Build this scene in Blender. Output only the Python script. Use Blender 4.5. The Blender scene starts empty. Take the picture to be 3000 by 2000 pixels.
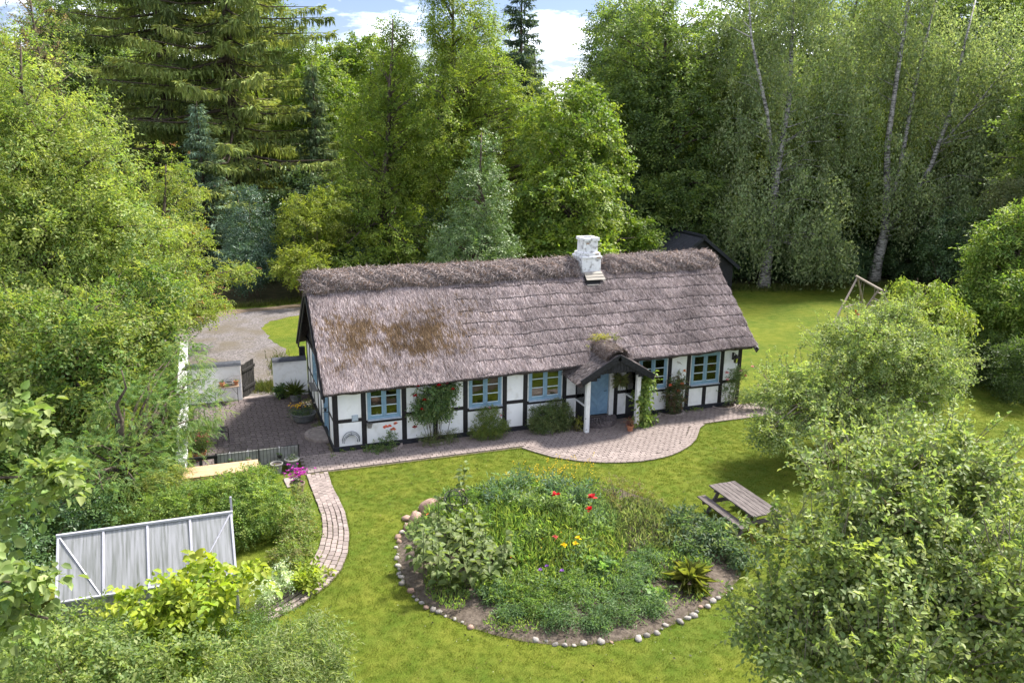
import bpy, math, random
import numpy as np
from mathutils import Vector, Matrix, Euler

# ------------------------------------------------------------------ camera, sky, sun, exposure
scene = bpy.context.scene
COL = scene.collection
cam_data = bpy.data.cameras.new('camera')
cam = bpy.data.objects.new('camera', cam_data)
COL.objects.link(cam)
cam_data.sensor_width = 36.0
cam_data.lens = 2450.1 / 3000.0 * 36.0
cam_data.clip_start = 0.1
cam_data.clip_end = 2000.0
right = Vector((0.93854928, -0.34491306, 0.01265795))
upv = Vector((0.07515128, 0.24001485, 0.96785596))
fwd = Vector((0.33686426, 0.90742926, -0.25118642))
rot = Matrix((right, upv, -fwd)).transposed()
cam.matrix_world = Matrix.Translation((-3.691, -27.389, 11.059)) @ rot.to_4x4()
scene.camera = cam

SUN_DIR = Vector((0.76, 0.27, 1.0)).normalized()      # towards the sun
SUN_ELEV = math.asin(SUN_DIR.z)
SUN_ROT = math.atan2(SUN_DIR.x, SUN_DIR.y)
world = bpy.data.worlds.new('World')
scene.world = world
world.use_nodes = True
wn, wl = world.node_tree.nodes, world.node_tree.links
wn.clear()
w_out = wn.new('ShaderNodeOutputWorld')
w_bg = wn.new('ShaderNodeBackground')
w_sky = wn.new('ShaderNodeTexSky')
w_sky.sky_type = 'NISHITA'
w_sky.sun_disc = False
w_sky.sun_elevation = SUN_ELEV
w_sky.sun_rotation = SUN_ROT
w_sky.air_density = 1.0
w_sky.dust_density = 0.6
w_sky.ozone_density = 1.2
w_tc = wn.new('ShaderNodeTexCoord')
w_map = wn.new('ShaderNodeMapping')
w_map.inputs['Scale'].default_value = (2.2, 2.2, 7.5)
w_map.inputs['Location'].default_value = (23.29, 12.07, 9.01)
w_noise = wn.new('ShaderNodeTexNoise')
w_noise.inputs['Scale'].default_value = 2.6
w_noise.inputs['Detail'].default_value = 8.0
w_noise.inputs['Roughness'].default_value = 0.62
w_ramp = wn.new('ShaderNodeValToRGB')
w_ramp.color_ramp.elements[0].position = 0.44
w_ramp.color_ramp.elements[1].position = 0.74
w_mix = wn.new('ShaderNodeMixRGB')
w_mix.inputs['Color2'].default_value = (16.0, 16.3, 17.0, 1)
wl.new(w_tc.outputs['Generated'], w_map.inputs['Vector'])
wl.new(w_map.outputs['Vector'], w_noise.inputs['Vector'])
wl.new(w_noise.outputs['Fac'], w_ramp.inputs['Fac'])
wl.new(w_ramp.outputs['Color'], w_mix.inputs['Fac'])
w_tint = wn.new('ShaderNodeMixRGB')
w_tint.blend_type = 'MULTIPLY'
w_tint.inputs['Fac'].default_value = 1.0
w_tint.inputs['Color2'].default_value = (0.42, 0.42, 0.52, 1)
wl.new(w_sky.outputs['Color'], w_tint.inputs['Color1'])
wl.new(w_tint.outputs['Color'], w_mix.inputs['Color1'])
wl.new(w_mix.outputs['Color'], w_bg.inputs['Color'])
w_bg.inputs['Strength'].default_value = 0.05
wl.new(w_bg.outputs['Background'], w_out.inputs['Surface'])

sun_data = bpy.data.lights.new('sun', 'SUN')
sun_data.energy = 2.0
sun_data.angle = math.radians(7.0)
sun_data.color = (1.0, 0.945, 0.86)
sun = bpy.data.objects.new('sun', sun_data)
COL.objects.link(sun)
sun.rotation_euler = (-SUN_DIR).to_track_quat('-Z', 'Y').to_euler()
sun.location = (20, 10, 60)

scene.view_settings.view_transform = 'Standard'
scene.view_settings.look = 'None'
scene.view_settings.exposure = 2.65
scene.view_settings.gamma = 1.0
scene.view_settings.use_curve_mapping = False
scene.render.engine = 'CYCLES'
scene.cycles.max_bounces = 6
scene.cycles.diffuse_bounces = 3
scene.cycles.transmission_bounces = 4
scene.cycles.transparent_max_bounces = 6

random.seed(7)
RNG = np.random.default_rng(11)


# ------------------------------------------------------------------ materials
MATS = {}


def nodes_of(m):
    m.use_nodes = True
    nt = m.node_tree
    return nt, nt.nodes, nt.links, nt.nodes.get('Principled BSDF')


def pbr(name, c1, c2=None, rough=0.7, scale=6.0, bump=0.15, detail=6.0, spec=0.3, stretch=(1, 1, 1),
        objvar=0.0, lo=0.35, hi=0.65, metal=0.0, dist=0.02, stain=None, stain_scale=1.2, stain_lo=0.55, stain_hi=0.75):
    """two-tone noise colour, fine bump, optional stains and per-object value variation"""
    if name in MATS:
        return MATS[name]
    m = bpy.data.materials.new(name)
    nt, N, Lk, b = nodes_of(m)
    tc = N.new('ShaderNodeTexCoord')
    mp = N.new('ShaderNodeMapping')
    mp.inputs['Scale'].default_value = stretch
    Lk.new(tc.outputs['Object'], mp.inputs['Vector'])
    nz = N.new('ShaderNodeTexNoise')
    nz.inputs['Scale'].default_value = scale
    nz.inputs['Detail'].default_value = detail
    nz.inputs['Roughness'].default_value = 0.6
    Lk.new(mp.outputs['Vector'], nz.inputs['Vector'])
    rp = N.new('ShaderNodeValToRGB')
    rp.color_ramp.elements[0].position = lo
    rp.color_ramp.elements[1].position = hi
    rp.color_ramp.elements[0].color = (*c1, 1)
    rp.color_ramp.elements[1].color = (*(c2 or c1), 1)
    Lk.new(nz.outputs['Fac'], rp.inputs['Fac'])
    col = rp.outputs['Color']
    if stain:
        sn = N.new('ShaderNodeTexNoise')
        sn.inputs['Scale'].default_value = stain_scale
        sn.inputs['Detail'].default_value = 7
        sr = N.new('ShaderNodeValToRGB')
        sr.color_ramp.elements[0].position = stain_lo
        sr.color_ramp.elements[1].position = stain_hi
        Lk.new(tc.outputs['Object'], sn.inputs['Vector'])
        Lk.new(sn.outputs['Fac'], sr.inputs['Fac'])
        mx = N.new('ShaderNodeMixRGB')
        mx.inputs['Color2'].default_value = (*stain, 1)
        Lk.new(sr.outputs['Color'], mx.inputs['Fac'])
        Lk.new(col, mx.inputs['Color1'])
        col = mx.outputs['Color']
    if objvar:
        oi = N.new('ShaderNodeObjectInfo')
        mr = N.new('ShaderNodeMapRange')
        mr.inputs['To Min'].default_value = 1 - objvar
        mr.inputs['To Max'].default_value = 1 + objvar
        Lk.new(oi.outputs['Random'], mr.inputs['Value'])
        hs = N.new('ShaderNodeHueSaturation')
        Lk.new(mr.outputs['Result'], hs.inputs['Value'])
        Lk.new(col, hs.inputs['Color'])
        col = hs.outputs['Color']
    Lk.new(col, b.inputs['Base Color'])
    b.inputs['Roughness'].default_value = rough
    b.inputs['Specular IOR Level'].default_value = spec
    b.inputs['Metallic'].default_value = metal
    if bump:
        bp = N.new('ShaderNodeBump')
        bp.inputs['Strength'].default_value = bump
        bp.inputs['Distance'].default_value = dist
        Lk.new(nz.outputs['Fac'], bp.inputs['Height'])
        Lk.new(bp.outputs['Normal'], b.inputs['Normal'])
    MATS[name] = m
    return m


def leaf_mat(name, trans=0.35, rough=0.45, spec=0.35, warm=(1.12, 1.15, 0.55)):
    """colour comes from the mesh's own per-leaf colours; thin leaves let some light through"""
    if name in MATS:
        return MATS[name]
    m = bpy.data.materials.new(name)
    nt, N, Lk, b = nodes_of(m)
    at = N.new('ShaderNodeAttribute')
    at.attribute_name = 'Col'
    b.inputs['Roughness'].default_value = rough
    b.inputs['Specular IOR Level'].default_value = spec
    Lk.new(at.outputs['Color'], b.inputs['Base Color'])
    if trans > 0:
        tr = N.new('ShaderNodeBsdfTranslucent')
        mul = N.new('ShaderNodeMixRGB')
        mul.blend_type = 'MULTIPLY'
        mul.inputs['Fac'].default_value = 1
        mul.inputs['Color2'].default_value = (*warm, 1)
        Lk.new(at.outputs['Color'], mul.inputs['Color1'])
        Lk.new(mul.outputs['Color'], tr.inputs['Color'])
        mx = N.new('ShaderNodeMixShader')
        mx.inputs['Fac'].default_value = trans
        out = N.get('Material Output')
        Lk.new(b.outputs['BSDF'], mx.inputs[1])
        Lk.new(tr.outputs['BSDF'], mx.inputs[2])
        Lk.new(mx.outputs['Shader'], out.inputs['Surface'])
    MATS[name] = m
    return m


def lawn_mat():
    m = bpy.data.materials.new('lawn_grass')
    nt, N, Lk, b = nodes_of(m)
    tc = N.new('ShaderNodeTexCoord')

    def noise(scale, detail, rough=0.6, stretch=None):
        n = N.new('ShaderNodeTexNoise')
        n.inputs['Scale'].default_value = scale
        n.inputs['Detail'].default_value = detail
        n.inputs['Roughness'].default_value = rough
        Lk.new(tc.outputs['Object'], n.inputs['Vector'])
        return n
    big = noise(0.35, 5)
    mid = noise(2.2, 6)
    fine = noise(38, 4, 0.75)
    r1 = N.new('ShaderNodeValToRGB')
    e = r1.color_ramp.elements
    e[0].position, e[1].position = 0.40, 0.61
    e[0].color, e[1].color = (0.076, 0.114, 0.012, 1), (0.132, 0.152, 0.016, 1)
    Lk.new(big.outputs['Fac'], r1.inputs['Fac'])
    r2 = N.new('ShaderNodeValToRGB')
    e = r2.color_ramp.elements
    e[0].position, e[1].position = 0.38, 0.68
    e[0].color, e[1].color = (0.048, 0.084, 0.012, 1), (0.148, 0.152, 0.032, 1)
    Lk.new(mid.outputs['Fac'], r2.inputs['Fac'])
    mx = N.new('ShaderNodeMixRGB')
    mx.inputs['Fac'].default_value = 0.45
    Lk.new(r1.outputs['Color'], mx.inputs['Color1'])
    Lk.new(r2.outputs['Color'], mx.inputs['Color2'])
    r3 = N.new('ShaderNodeValToRGB')
    e = r3.color_ramp.elements
    e[0].position, e[1].position = 0.33, 0.66
    e[0].color, e[1].color = (0.42, 0.42, 0.42, 1), (1.45, 1.45, 1.45, 1)
    Lk.new(fine.outputs['Fac'], r3.inputs['Fac'])
    mu = N.new('ShaderNodeMixRGB')
    mu.blend_type = 'MULTIPLY'
    mu.inputs['Fac'].default_value = 0.75
    Lk.new(mx.outputs['Color'], mu.inputs['Color1'])
    Lk.new(r3.outputs['Color'], mu.inputs['Color2'])
    Lk.new(mu.outputs['Color'], b.inputs['Base Color'])
    b.inputs['Roughness'].default_value = 0.8
    b.inputs['Specular IOR Level'].default_value = 0.04
    bp = N.new('ShaderNodeBump')
    bp.inputs['Strength'].default_value = 0.7
    bp.inputs['Distance'].default_value = 0.04
    Lk.new(fine.outputs['Fac'], bp.inputs['Height'])
    Lk.new(bp.outputs['Normal'], b.inputs['Normal'])
    return m


def gravel_mat(name, a, bcol, scale=26):
    m = bpy.data.materials.new(name)
    nt, N, Lk, b = nodes_of(m)
    tc = N.new('ShaderNodeTexCoord')
    v = N.new('ShaderNodeTexVoronoi')
    v.inputs['Scale'].default_value = scale
    Lk.new(tc.outputs['Object'], v.inputs['Vector'])
    rp = N.new('ShaderNodeValToRGB')
    rp.color_ramp.elements[0].color = (*a, 1)
    rp.color_ramp.elements[1].color = (*bcol, 1)
    sp = N.new('ShaderNodeSeparateColor')
    Lk.new(v.outputs['Color'], sp.inputs['Color'])
    Lk.new(sp.outputs['Red'], rp.inputs['Fac'])
    nz = N.new('ShaderNodeTexNoise')
    nz.inputs['Scale'].default_value = 0.5
    nz.inputs['Detail'].default_value = 6
    Lk.new(tc.outputs['Object'], nz.inputs['Vector'])
    r2 = N.new('ShaderNodeValToRGB')
    r2.color_ramp.elements[0].position = 0.42
    r2.color_ramp.elements[1].position = 0.62
    Lk.new(nz.outputs['Fac'], r2.inputs['Fac'])
    mx = N.new('ShaderNodeMixRGB')
    mx.inputs['Color2'].default_value = (0.085, 0.068, 0.042, 1)
    ml = N.new('ShaderNodeMath')
    ml.operation = 'MULTIPLY'
    ml.inputs[1].default_value = 0.75
    Lk.new(r2.outputs['Color'], ml.inputs[0])
    Lk.new(ml.outputs[0], mx.inputs['Fac'])
    Lk.new(rp.outputs['Color'], mx.inputs['Color1'])
    Lk.new(mx.outputs['Color'], b.inputs['Base Color'])
    b.inputs['Roughness'].default_value = 0.85
    bp = N.new('ShaderNodeBump')
    bp.inputs['Strength'].default_value = 0.6
    bp.inputs['Distance'].default_value = 0.03
    Lk.new(v.outputs['Distance'], bp.inputs['Height'])
    bp.invert = True
    Lk.new(bp.outputs['Normal'], b.inputs['Normal'])
    return m


def glass_mat(name='window_glass', tint=(0.86, 0.9, 0.86)):
    if name in MATS:
        return MATS[name]
    m = bpy.data.materials.new(name)
    nt, N, Lk, b = nodes_of(m)
    out = N.get('Material Output')
    tr = N.new('ShaderNodeBsdfTransparent')
    tr.inputs['Color'].default_value = (*tint, 1)
    gl = N.new('ShaderNodeBsdfGlossy')
    gl.inputs['Roughness'].default_value = 0.03
    fr = N.new('ShaderNodeFresnel')
    fr.inputs['IOR'].default_value = 1.9
    mx = N.new('ShaderNodeMixShader')
    Lk.new(fr.outputs['Fac'], mx.inputs['Fac'])
    Lk.new(tr.outputs['BSDF'], mx.inputs[1])
    Lk.new(gl.outputs['BSDF'], mx.inputs[2])
    Lk.new(mx.outputs['Shader'], out.inputs['Surface'])
    MATS[name] = m
    return m


def vcol_mat(name, rough=0.85, spec=0.15, noise_scale=0, bump=0):
    """colours from the mesh's per-piece colours"""
    if name in MATS:
        return MATS[name]
    m = bpy.data.materials.new(name)
    nt, N, Lk, b = nodes_of(m)
    at = N.new('ShaderNodeAttribute')
    at.attribute_name = 'Col'
    Lk.new(at.outputs['Color'], b.inputs['Base Color'])
    b.inputs['Roughness'].default_value = rough
    b.inputs['Specular IOR Level'].default_value = spec
    MATS[name] = m
    return m


def birch_bark():
    m = bpy.data.materials.new('birch_bark')
    nt, N, Lk, b = nodes_of(m)
    tc = N.new('ShaderNodeTexCoord')
    mp = N.new('ShaderNodeMapping')
    mp.inputs['Scale'].default_value = (1.5, 1.5, 5.0)
    Lk.new(tc.outputs['Object'], mp.inputs['Vector'])
    nz = N.new('ShaderNodeTexNoise')
    nz.inputs['Scale'].default_value = 1.6
    nz.inputs['Detail'].default_value = 7
    nz.inputs['Roughness'].default_value = 0.7
    Lk.new(mp.outputs['Vector'], nz.inputs['Vector'])
    rp = N.new('ShaderNodeValToRGB')
    e = rp.color_ramp.elements
    e[0].position, e[1].position = 0.42, 0.56
    e[0].color, e[1].color = (0.035, 0.032, 0.028, 1), (0.33, 0.315, 0.295, 1)
    Lk.new(nz.outputs['Fac'], rp.inputs['Fac'])
    Lk.new(rp.outputs['Color'], b.inputs['Base Color'])
    b.inputs['Roughness'].default_value = 0.7
    return m


M_WHITE = pbr('whitewash', (0.80, 0.805, 0.82), (0.87, 0.872, 0.88), rough=0.85, scale=2.5, bump=0.25, stain=(0.56, 0.55, 0.50), stain_scale=2.3, stain_lo=0.54, stain_hi=0.82)
M_TIMBER = pbr('tarred_timber', (0.010, 0.010, 0.013), (0.026, 0.022, 0.024), rough=0.6, scale=9, bump=0.3, stretch=(1, 1, 1))
M_BLACK = pbr('black_boards', (0.008, 0.008, 0.011), (0.022, 0.022, 0.026), rough=0.55, scale=12, bump=0.3, objvar=0.4)
M_PLINTH = pbr('tarred_plinth', (0.012, 0.014, 0.020), (0.030, 0.032, 0.040), rough=0.6, scale=5, bump=0.3)
M_BLUE = pbr('blue_paint', (0.185, 0.310, 0.42), (0.245, 0.375, 0.475), rough=0.5, scale=7, bump=0.12, objvar=0.06)
M_BLUEDOOR = pbr('blue_door_paint', (0.15, 0.265, 0.39), (0.20, 0.325, 0.45), rough=0.5, scale=6, bump=0.12, objvar=0.10)
M_SILL = pbr('blue_grey_sill', (0.30, 0.35, 0.42), (0.42, 0.47, 0.54), rough=0.7, scale=9, bump=0.2)
M_PAINTW = pbr('white_paint', (0.66, 0.66, 0.66), (0.80, 0.80, 0.79), rough=0.6, scale=4, bump=0.15, stain=(0.10, 0.085, 0.075), stain_scale=9, stain_lo=0.66, stain_hi=0.70)
M_BAR = pbr('pale_blue_bars', (0.46, 0.56, 0.62), (0.60, 0.68, 0.72), rough=0.5, scale=6, bump=0.05)
M_GLASS = glass_mat()
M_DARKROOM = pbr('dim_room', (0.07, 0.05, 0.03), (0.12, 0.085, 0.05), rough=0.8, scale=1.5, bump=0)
M_CURTAIN = pbr('white_curtain', (0.6, 0.6, 0.58), (0.75, 0.75, 0.73), rough=0.9, scale=5, bump=0.1)
M_IRON = pbr('black_iron', (0.012, 0.012, 0.013), (0.03, 0.028, 0.027), rough=0.5, scale=20, bump=0.1)
M_GREYIRON = pbr('galvanised_iron', (0.16, 0.18, 0.20), (0.26, 0.28, 0.30), rough=0.5, scale=14, bump=0.1, metal=0.4)
M_THATCHBASE = pbr('old_thatch', (0.05, 0.04, 0.04), (0.11, 0.092, 0.09), rough=0.95, scale=7, bump=0.6, stretch=(6, 1, 1), spec=0.05)
M_STRAW = vcol_mat('thatch_reed', 0.92, 0.06)
M_PAVER = pbr('concrete_paver', (0.185, 0.150, 0.138), (0.265, 0.222, 0.205), rough=0.9, scale=9, bump=0.3, objvar=0.20, spec=0.15)
M_PATIO = pbr('patio_paver', (0.105, 0.086, 0.085), (0.165, 0.136, 0.132), rough=0.9, scale=9, bump=0.3, objvar=0.20, spec=0.15)
M_SAND = pbr('joint_sand', (0.07, 0.058, 0.042), (0.13, 0.115, 0.06), rough=0.95, scale=12, bump=0.4)
M_SOIL = pbr('garden_soil', (0.055, 0.043, 0.034), (0.125, 0.102, 0.082), rough=0.95, scale=9, bump=0.8, dist=0.05, detail=9, spec=0.1)
M_STONE = pbr('field_stone', (0.17, 0.155, 0.14), (0.33, 0.31, 0.285), rough=0.85, scale=5, bump=0.4, objvar=0.35, stain=(0.22, 0.15, 0.12), stain_scale=3)
M_STONEP = pbr('pink_granite', (0.22, 0.135, 0.10), (0.32, 0.225, 0.18), rough=0.85, scale=7, bump=0.4, objvar=0.15)
M_CONC = pbr('weathered_concrete', (0.20, 0.165, 0.15), (0.30, 0.255, 0.235), rough=0.9, scale=6, bump=0.4, objvar=0.1)
M_GREYWALL = pbr('grey_render', (0.24, 0.24, 0.225), (0.38, 0.38, 0.36), rough=0.9, scale=2.5, bump=0.3, stain=(0.16, 0.18, 0.12), stain_scale=1.5, stain_lo=0.5, stain_hi=0.7)
M_TERRA = pbr('terracotta', (0.36, 0.14, 0.075), (0.46, 0.20, 0.11), rough=0.8, scale=8, bump=0.15)
M_BROWNPOT = pbr('brown_pot', (0.17, 0.12, 0.09), (0.27, 0.20, 0.155), rough=0.8, scale=6, bump=0.2)
M_GREYPOT = pbr('grey_pot', (0.10, 0.105, 0.11), (0.17, 0.175, 0.18), rough=0.7, scale=6, bump=0.15)
M_RIM = pbr('pale_pot_rim', (0.17, 0.165, 0.15), (0.26, 0.25, 0.235), rough=0.8, scale=6, bump=0.15)
M_OLDWOOD = pbr('weathered_wood', (0.060, 0.050, 0.048), (0.150, 0.130, 0.122), rough=0.85, scale=5, bump=0.5, stretch=(9, 1.0, 9), objvar=0.12, spec=0.15)
M_POLE = pbr('grey_pole_wood', (0.20, 0.165, 0.135), (0.33, 0.285, 0.24), rough=0.85, scale=6, bump=0.3, stretch=(4, 4, 1))
M_GATEWOOD = pbr('blackened_wood', (0.012, 0.012, 0.013), (0.042, 0.038, 0.035), rough=0.8, scale=7, bump=0.4, stretch=(5, 5, 1), objvar=0.3)
M_PINE = pbr('fresh_pine', (0.38, 0.235, 0.13), (0.48, 0.34, 0.215), rough=0.6, scale=4, bump=0.15, stretch=(1, 8, 8), objvar=0.10)
M_TABLEWOOD = pbr('brown_plank', (0.17, 0.12, 0.085), (0.30, 0.225, 0.165), rough=0.8, scale=6, bump=0.3, stretch=(1, 6, 6), objvar=0.15)
M_ALU = pbr('pale_aluminium', (0.34, 0.34, 0.38), (0.42, 0.42, 0.46), rough=0.45, scale=4, bump=0.03, metal=0.1)
M_SLATE = pbr('dark_coping', (0.035, 0.040, 0.050), (0.065, 0.070, 0.085), rough=0.6, scale=6, bump=0.2)
M_SHED = pbr('black_corrugated', (0.010, 0.012, 0.018), (0.024, 0.026, 0.034), rough=0.5, scale=4, bump=0.1)
M_RED = pbr('red_plastic', (0.45, 0.03, 0.03), (0.55, 0.05, 0.04), rough=0.45, scale=4, bump=0.0)
M_BARK = pbr('tree_bark', (0.055, 0.042, 0.032), (0.125, 0.102, 0.080), rough=0.95, scale=4, bump=0.8, stretch=(3, 3, 0.8), dist=0.04, spec=0.1)
M_APPLEBARK = pbr('lichen_bark', (0.10, 0.085, 0.068), (0.21, 0.185, 0.15), rough=0.95, scale=7, bump=0.6, stain=(0.26, 0.17, 0.06), stain_scale=3, stain_lo=0.58, stain_hi=0.7)
M_BIRCH = birch_bark()
M_STEM = pbr('green_stem', (0.06, 0.085, 0.03), (0.11, 0.13, 0.05), rough=0.7, scale=10, bump=0.1)
M_DRYSTEM = pbr('brown_stem', (0.07, 0.05, 0.035), (0.13, 0.10, 0.07), rough=0.8, scale=10, bump=0.1)
M_LEAF = leaf_mat('leaf', 0.50, 0.50, 0.28)
M_GLOSS = leaf_mat('glossy_leaf', 0.30, 0.42, 0.38)
M_NEEDLE = leaf_mat('needles', 0.30, 0.65, 0.15, warm=(1.2, 1.1, 0.6))
M_PETAL = leaf_mat('petal', 0.30, 0.6, 0.2, warm=(1.1, 1.0, 1.0))
M_GRASS = leaf_mat('grass_blade', 0.35, 0.6, 0.08)


# ------------------------------------------------------------------ object helpers
def link(o, parent=None):
    COL.objects.link(o)
    if parent is not None:
        o.parent = parent
    return o


def tag(o, label=None, cat=None, group=None, kind=None):
    if label:
        o['label'] = label
    if cat:
        o['category'] = cat
    if group:
        o['group'] = group
    if kind:
        o['kind'] = kind
    return o


def thing(name, label, cat, loc=(0, 0, 0), rz=0.0, group=None):
    o = bpy.data.objects.new(name, None)
    o.empty_display_size = 0.2
    o.location = loc
    o.rotation_euler = (0, 0, rz)
    link(o)
    return tag(o, label, cat, group)


def mesh_from(name, V, F, mat=None, smooth=False):
    me = bpy.data.meshes.new(name)
    me.from_pydata([tuple(v) for v in V], [], F)
    if mat:
        me.materials.append(mat)
    if smooth:
        me.polygons.foreach_set('use_smooth', [True] * len(me.polygons))
    me.update()
    return me


def obj(name, me, parent=None, loc=(0, 0, 0), rot=(0, 0, 0), scale=(1, 1, 1)):
    o = bpy.data.objects.new(name, me)
    o.location = loc
    o.rotation_euler = rot
    o.scale = scale
    return link(o, parent)


class MB:
    """collects solid shapes into one mesh"""

    def __init__(self):
        self.V, self.F = [], []

    def add(self, V, F):
        n = len(self.V)
        self.V += [tuple(v) for v in V]
        self.F += [tuple(i + n for i in f) for f in F]

    def box(self, c, s, rot=None, ch=0.0):
        hx, hy, hz = s[0] / 2, s[1] / 2, s[2] / 2
        if ch <= 0:
            V = [(x, y, z) for z in (-hz, hz) for y in (-hy, hy) for x in (-hx, hx)]
            F = [(0, 2, 3, 1), (4, 5, 7, 6), (0, 1, 5, 4), (2, 6, 7, 3), (0, 4, 6, 2), (1, 3, 7, 5)]
        else:
            ch = min(ch, hx * .9, hy * .9, hz * .9)
            V = []
            for sx in (-1, 1):
                for sy in (-1, 1):
                    for sz in (-1, 1):
                        V += [(sx * hx, sy * (hy - ch), sz * (hz - ch)), (sx * (hx - ch), sy * hy, sz * (hz - ch)), (sx * (hx - ch), sy * (hy - ch), sz * hz)]

            def k(sx, sy, sz, a):
                return (((sx > 0) * 2 + (sy > 0)) * 2 + (sz > 0)) * 3 + a
            F = []
            for s_ in (-1, 1):
                F.append((k(s_, -1, -1, 0), k(s_, 1, -1, 0), k(s_, 1, 1, 0), k(s_, -1, 1, 0)))
                F.append((k(-1, s_, -1, 1), k(1, s_, -1, 1), k(1, s_, 1, 1), k(-1, s_, 1, 1)))
                F.append((k(-1, -1, s_, 2), k(1, -1, s_, 2), k(1, 1, s_, 2), k(-1, 1, s_, 2)))
                for t in (-1, 1):
                    F.append((k(s_, t, -1, 0), k(s_, t, 1, 0), k(s_, t, 1, 1), k(s_, t, -1, 1)))
                    F.append((k(s_, -1, t, 0), k(s_, 1, t, 0), k(s_, 1, t, 2), k(s_, -1, t, 2)))
                    F.append((k(-1, s_, t, 1), k(1, s_, t, 1), k(1, s_, t, 2), k(-1, s_, t, 2)))
            for sx in (-1, 1):
                for sy in (-1, 1):
                    for sz in (-1, 1):
                        F.append((k(sx, sy, sz, 0), k(sx, sy, sz, 1), k(sx, sy, sz, 2)))
        if rot is not None:
            R = Euler(rot).to_matrix()
            V = [R @ Vector(v) for v in V]
        self.add([(v[0] + c[0], v[1] + c[1], v[2] + c[2]) for v in V], F)
        return self

    def beam(self, a, b, w, h, ch=0.006, roll=0.0):
        """a square-section bar from a to b"""
        a, b = Vector(a), Vector(b)
        d = b - a
        q = d.to_track_quat('X', 'Z')
        if roll:
            from mathutils import Quaternion
            q = q @ Quaternion((1, 0, 0), roll)
        self.box((a + b) / 2, (d.length, w, h), q.to_euler(), ch)
        return self

    def tube(self, pts, rad, n=8, cap=True):
        pts = [Vector(p) for p in pts]
        if not hasattr(rad, '__len__'):
            rad = [rad] * len(pts)
        V, F = [], []
        ref = Vector((0.13, 0.31, 0.94))
        for i, p in enumerate(pts):
            t = (pts[min(i + 1, len(pts) - 1)] - pts[max(i - 1, 0)])
            if t.length < 1e-9:
                t = Vector((0, 0, 1))
            t.normalize()
            u = t.cross(ref)
            if u.length < 0.05:
                u = t.cross(Vector((1, 0, 0)))
            u.normalize()
            w = t.cross(u)
            for k in range(n):
                a = 2 * math.pi * k / n
                V.append(p + (u * math.cos(a) + w * math.sin(a)) * rad[i])
        for i in range(len(pts) - 1):
            for k in range(n):
                k2 = (k + 1) % n
                F.append((i * n + k, i * n + k2, (i + 1) * n + k2, (i + 1) * n + k))
        if cap:
            F.append(tuple(range(n - 1, -1, -1)))
            F.append(tuple(range((len(pts) - 1) * n, len(pts) * n)))
        self.add(V, F)
        return self

    def lathe(self, prof, c=(0, 0, 0), n=20, a0=0.0, a1=2 * math.pi):
        full = abs(a1 - a0 - 2 * math.pi) < 1e-6
        m = n if full else n + 1
        V = []
        for (r, z) in prof:
            for k in range(m):
                a = a0 + (a1 - a0) * k / n
                V.append((c[0] + r * math.cos(a), c[1] + r * math.sin(a), c[2] + z))
        F = []
        for i in range(len(prof) - 1):
            for k in range(n):
                k2 = (k + 1) % m
                F.append((i * m + k, i * m + k2, (i + 1) * m + k2, (i + 1) * m + k))
        self.add(V, F)
        return self

    def prism(self, poly, z0, z1):
        n = len(poly)
        V = [(x, y, z0) for x, y in poly] + [(x, y, z1) for x, y in poly]
        F = [tuple(range(n - 1, -1, -1)), tuple(range(n, 2 * n))]
        F += [(i, (i + 1) % n, n + (i + 1) % n, n + i) for i in range(n)]
        self.add(V, F)
        return self

    def build(self, name, mat, parent=None, loc=(0, 0, 0), rot=(0, 0, 0), smooth=False):
        return obj(name, mesh_from(name, self.V, self.F, mat, smooth), parent, loc, rot)


def bx(name, c, s, mat, parent=None, rot=None, ch=0.006):
    return MB().box(c, s, rot, ch).build(name, mat, parent)


# ------------------------------------------------------------------ foliage helpers
def nrm(a):
    return a / np.maximum(np.linalg.norm(a, axis=1, keepdims=True), 1e-9)


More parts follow.
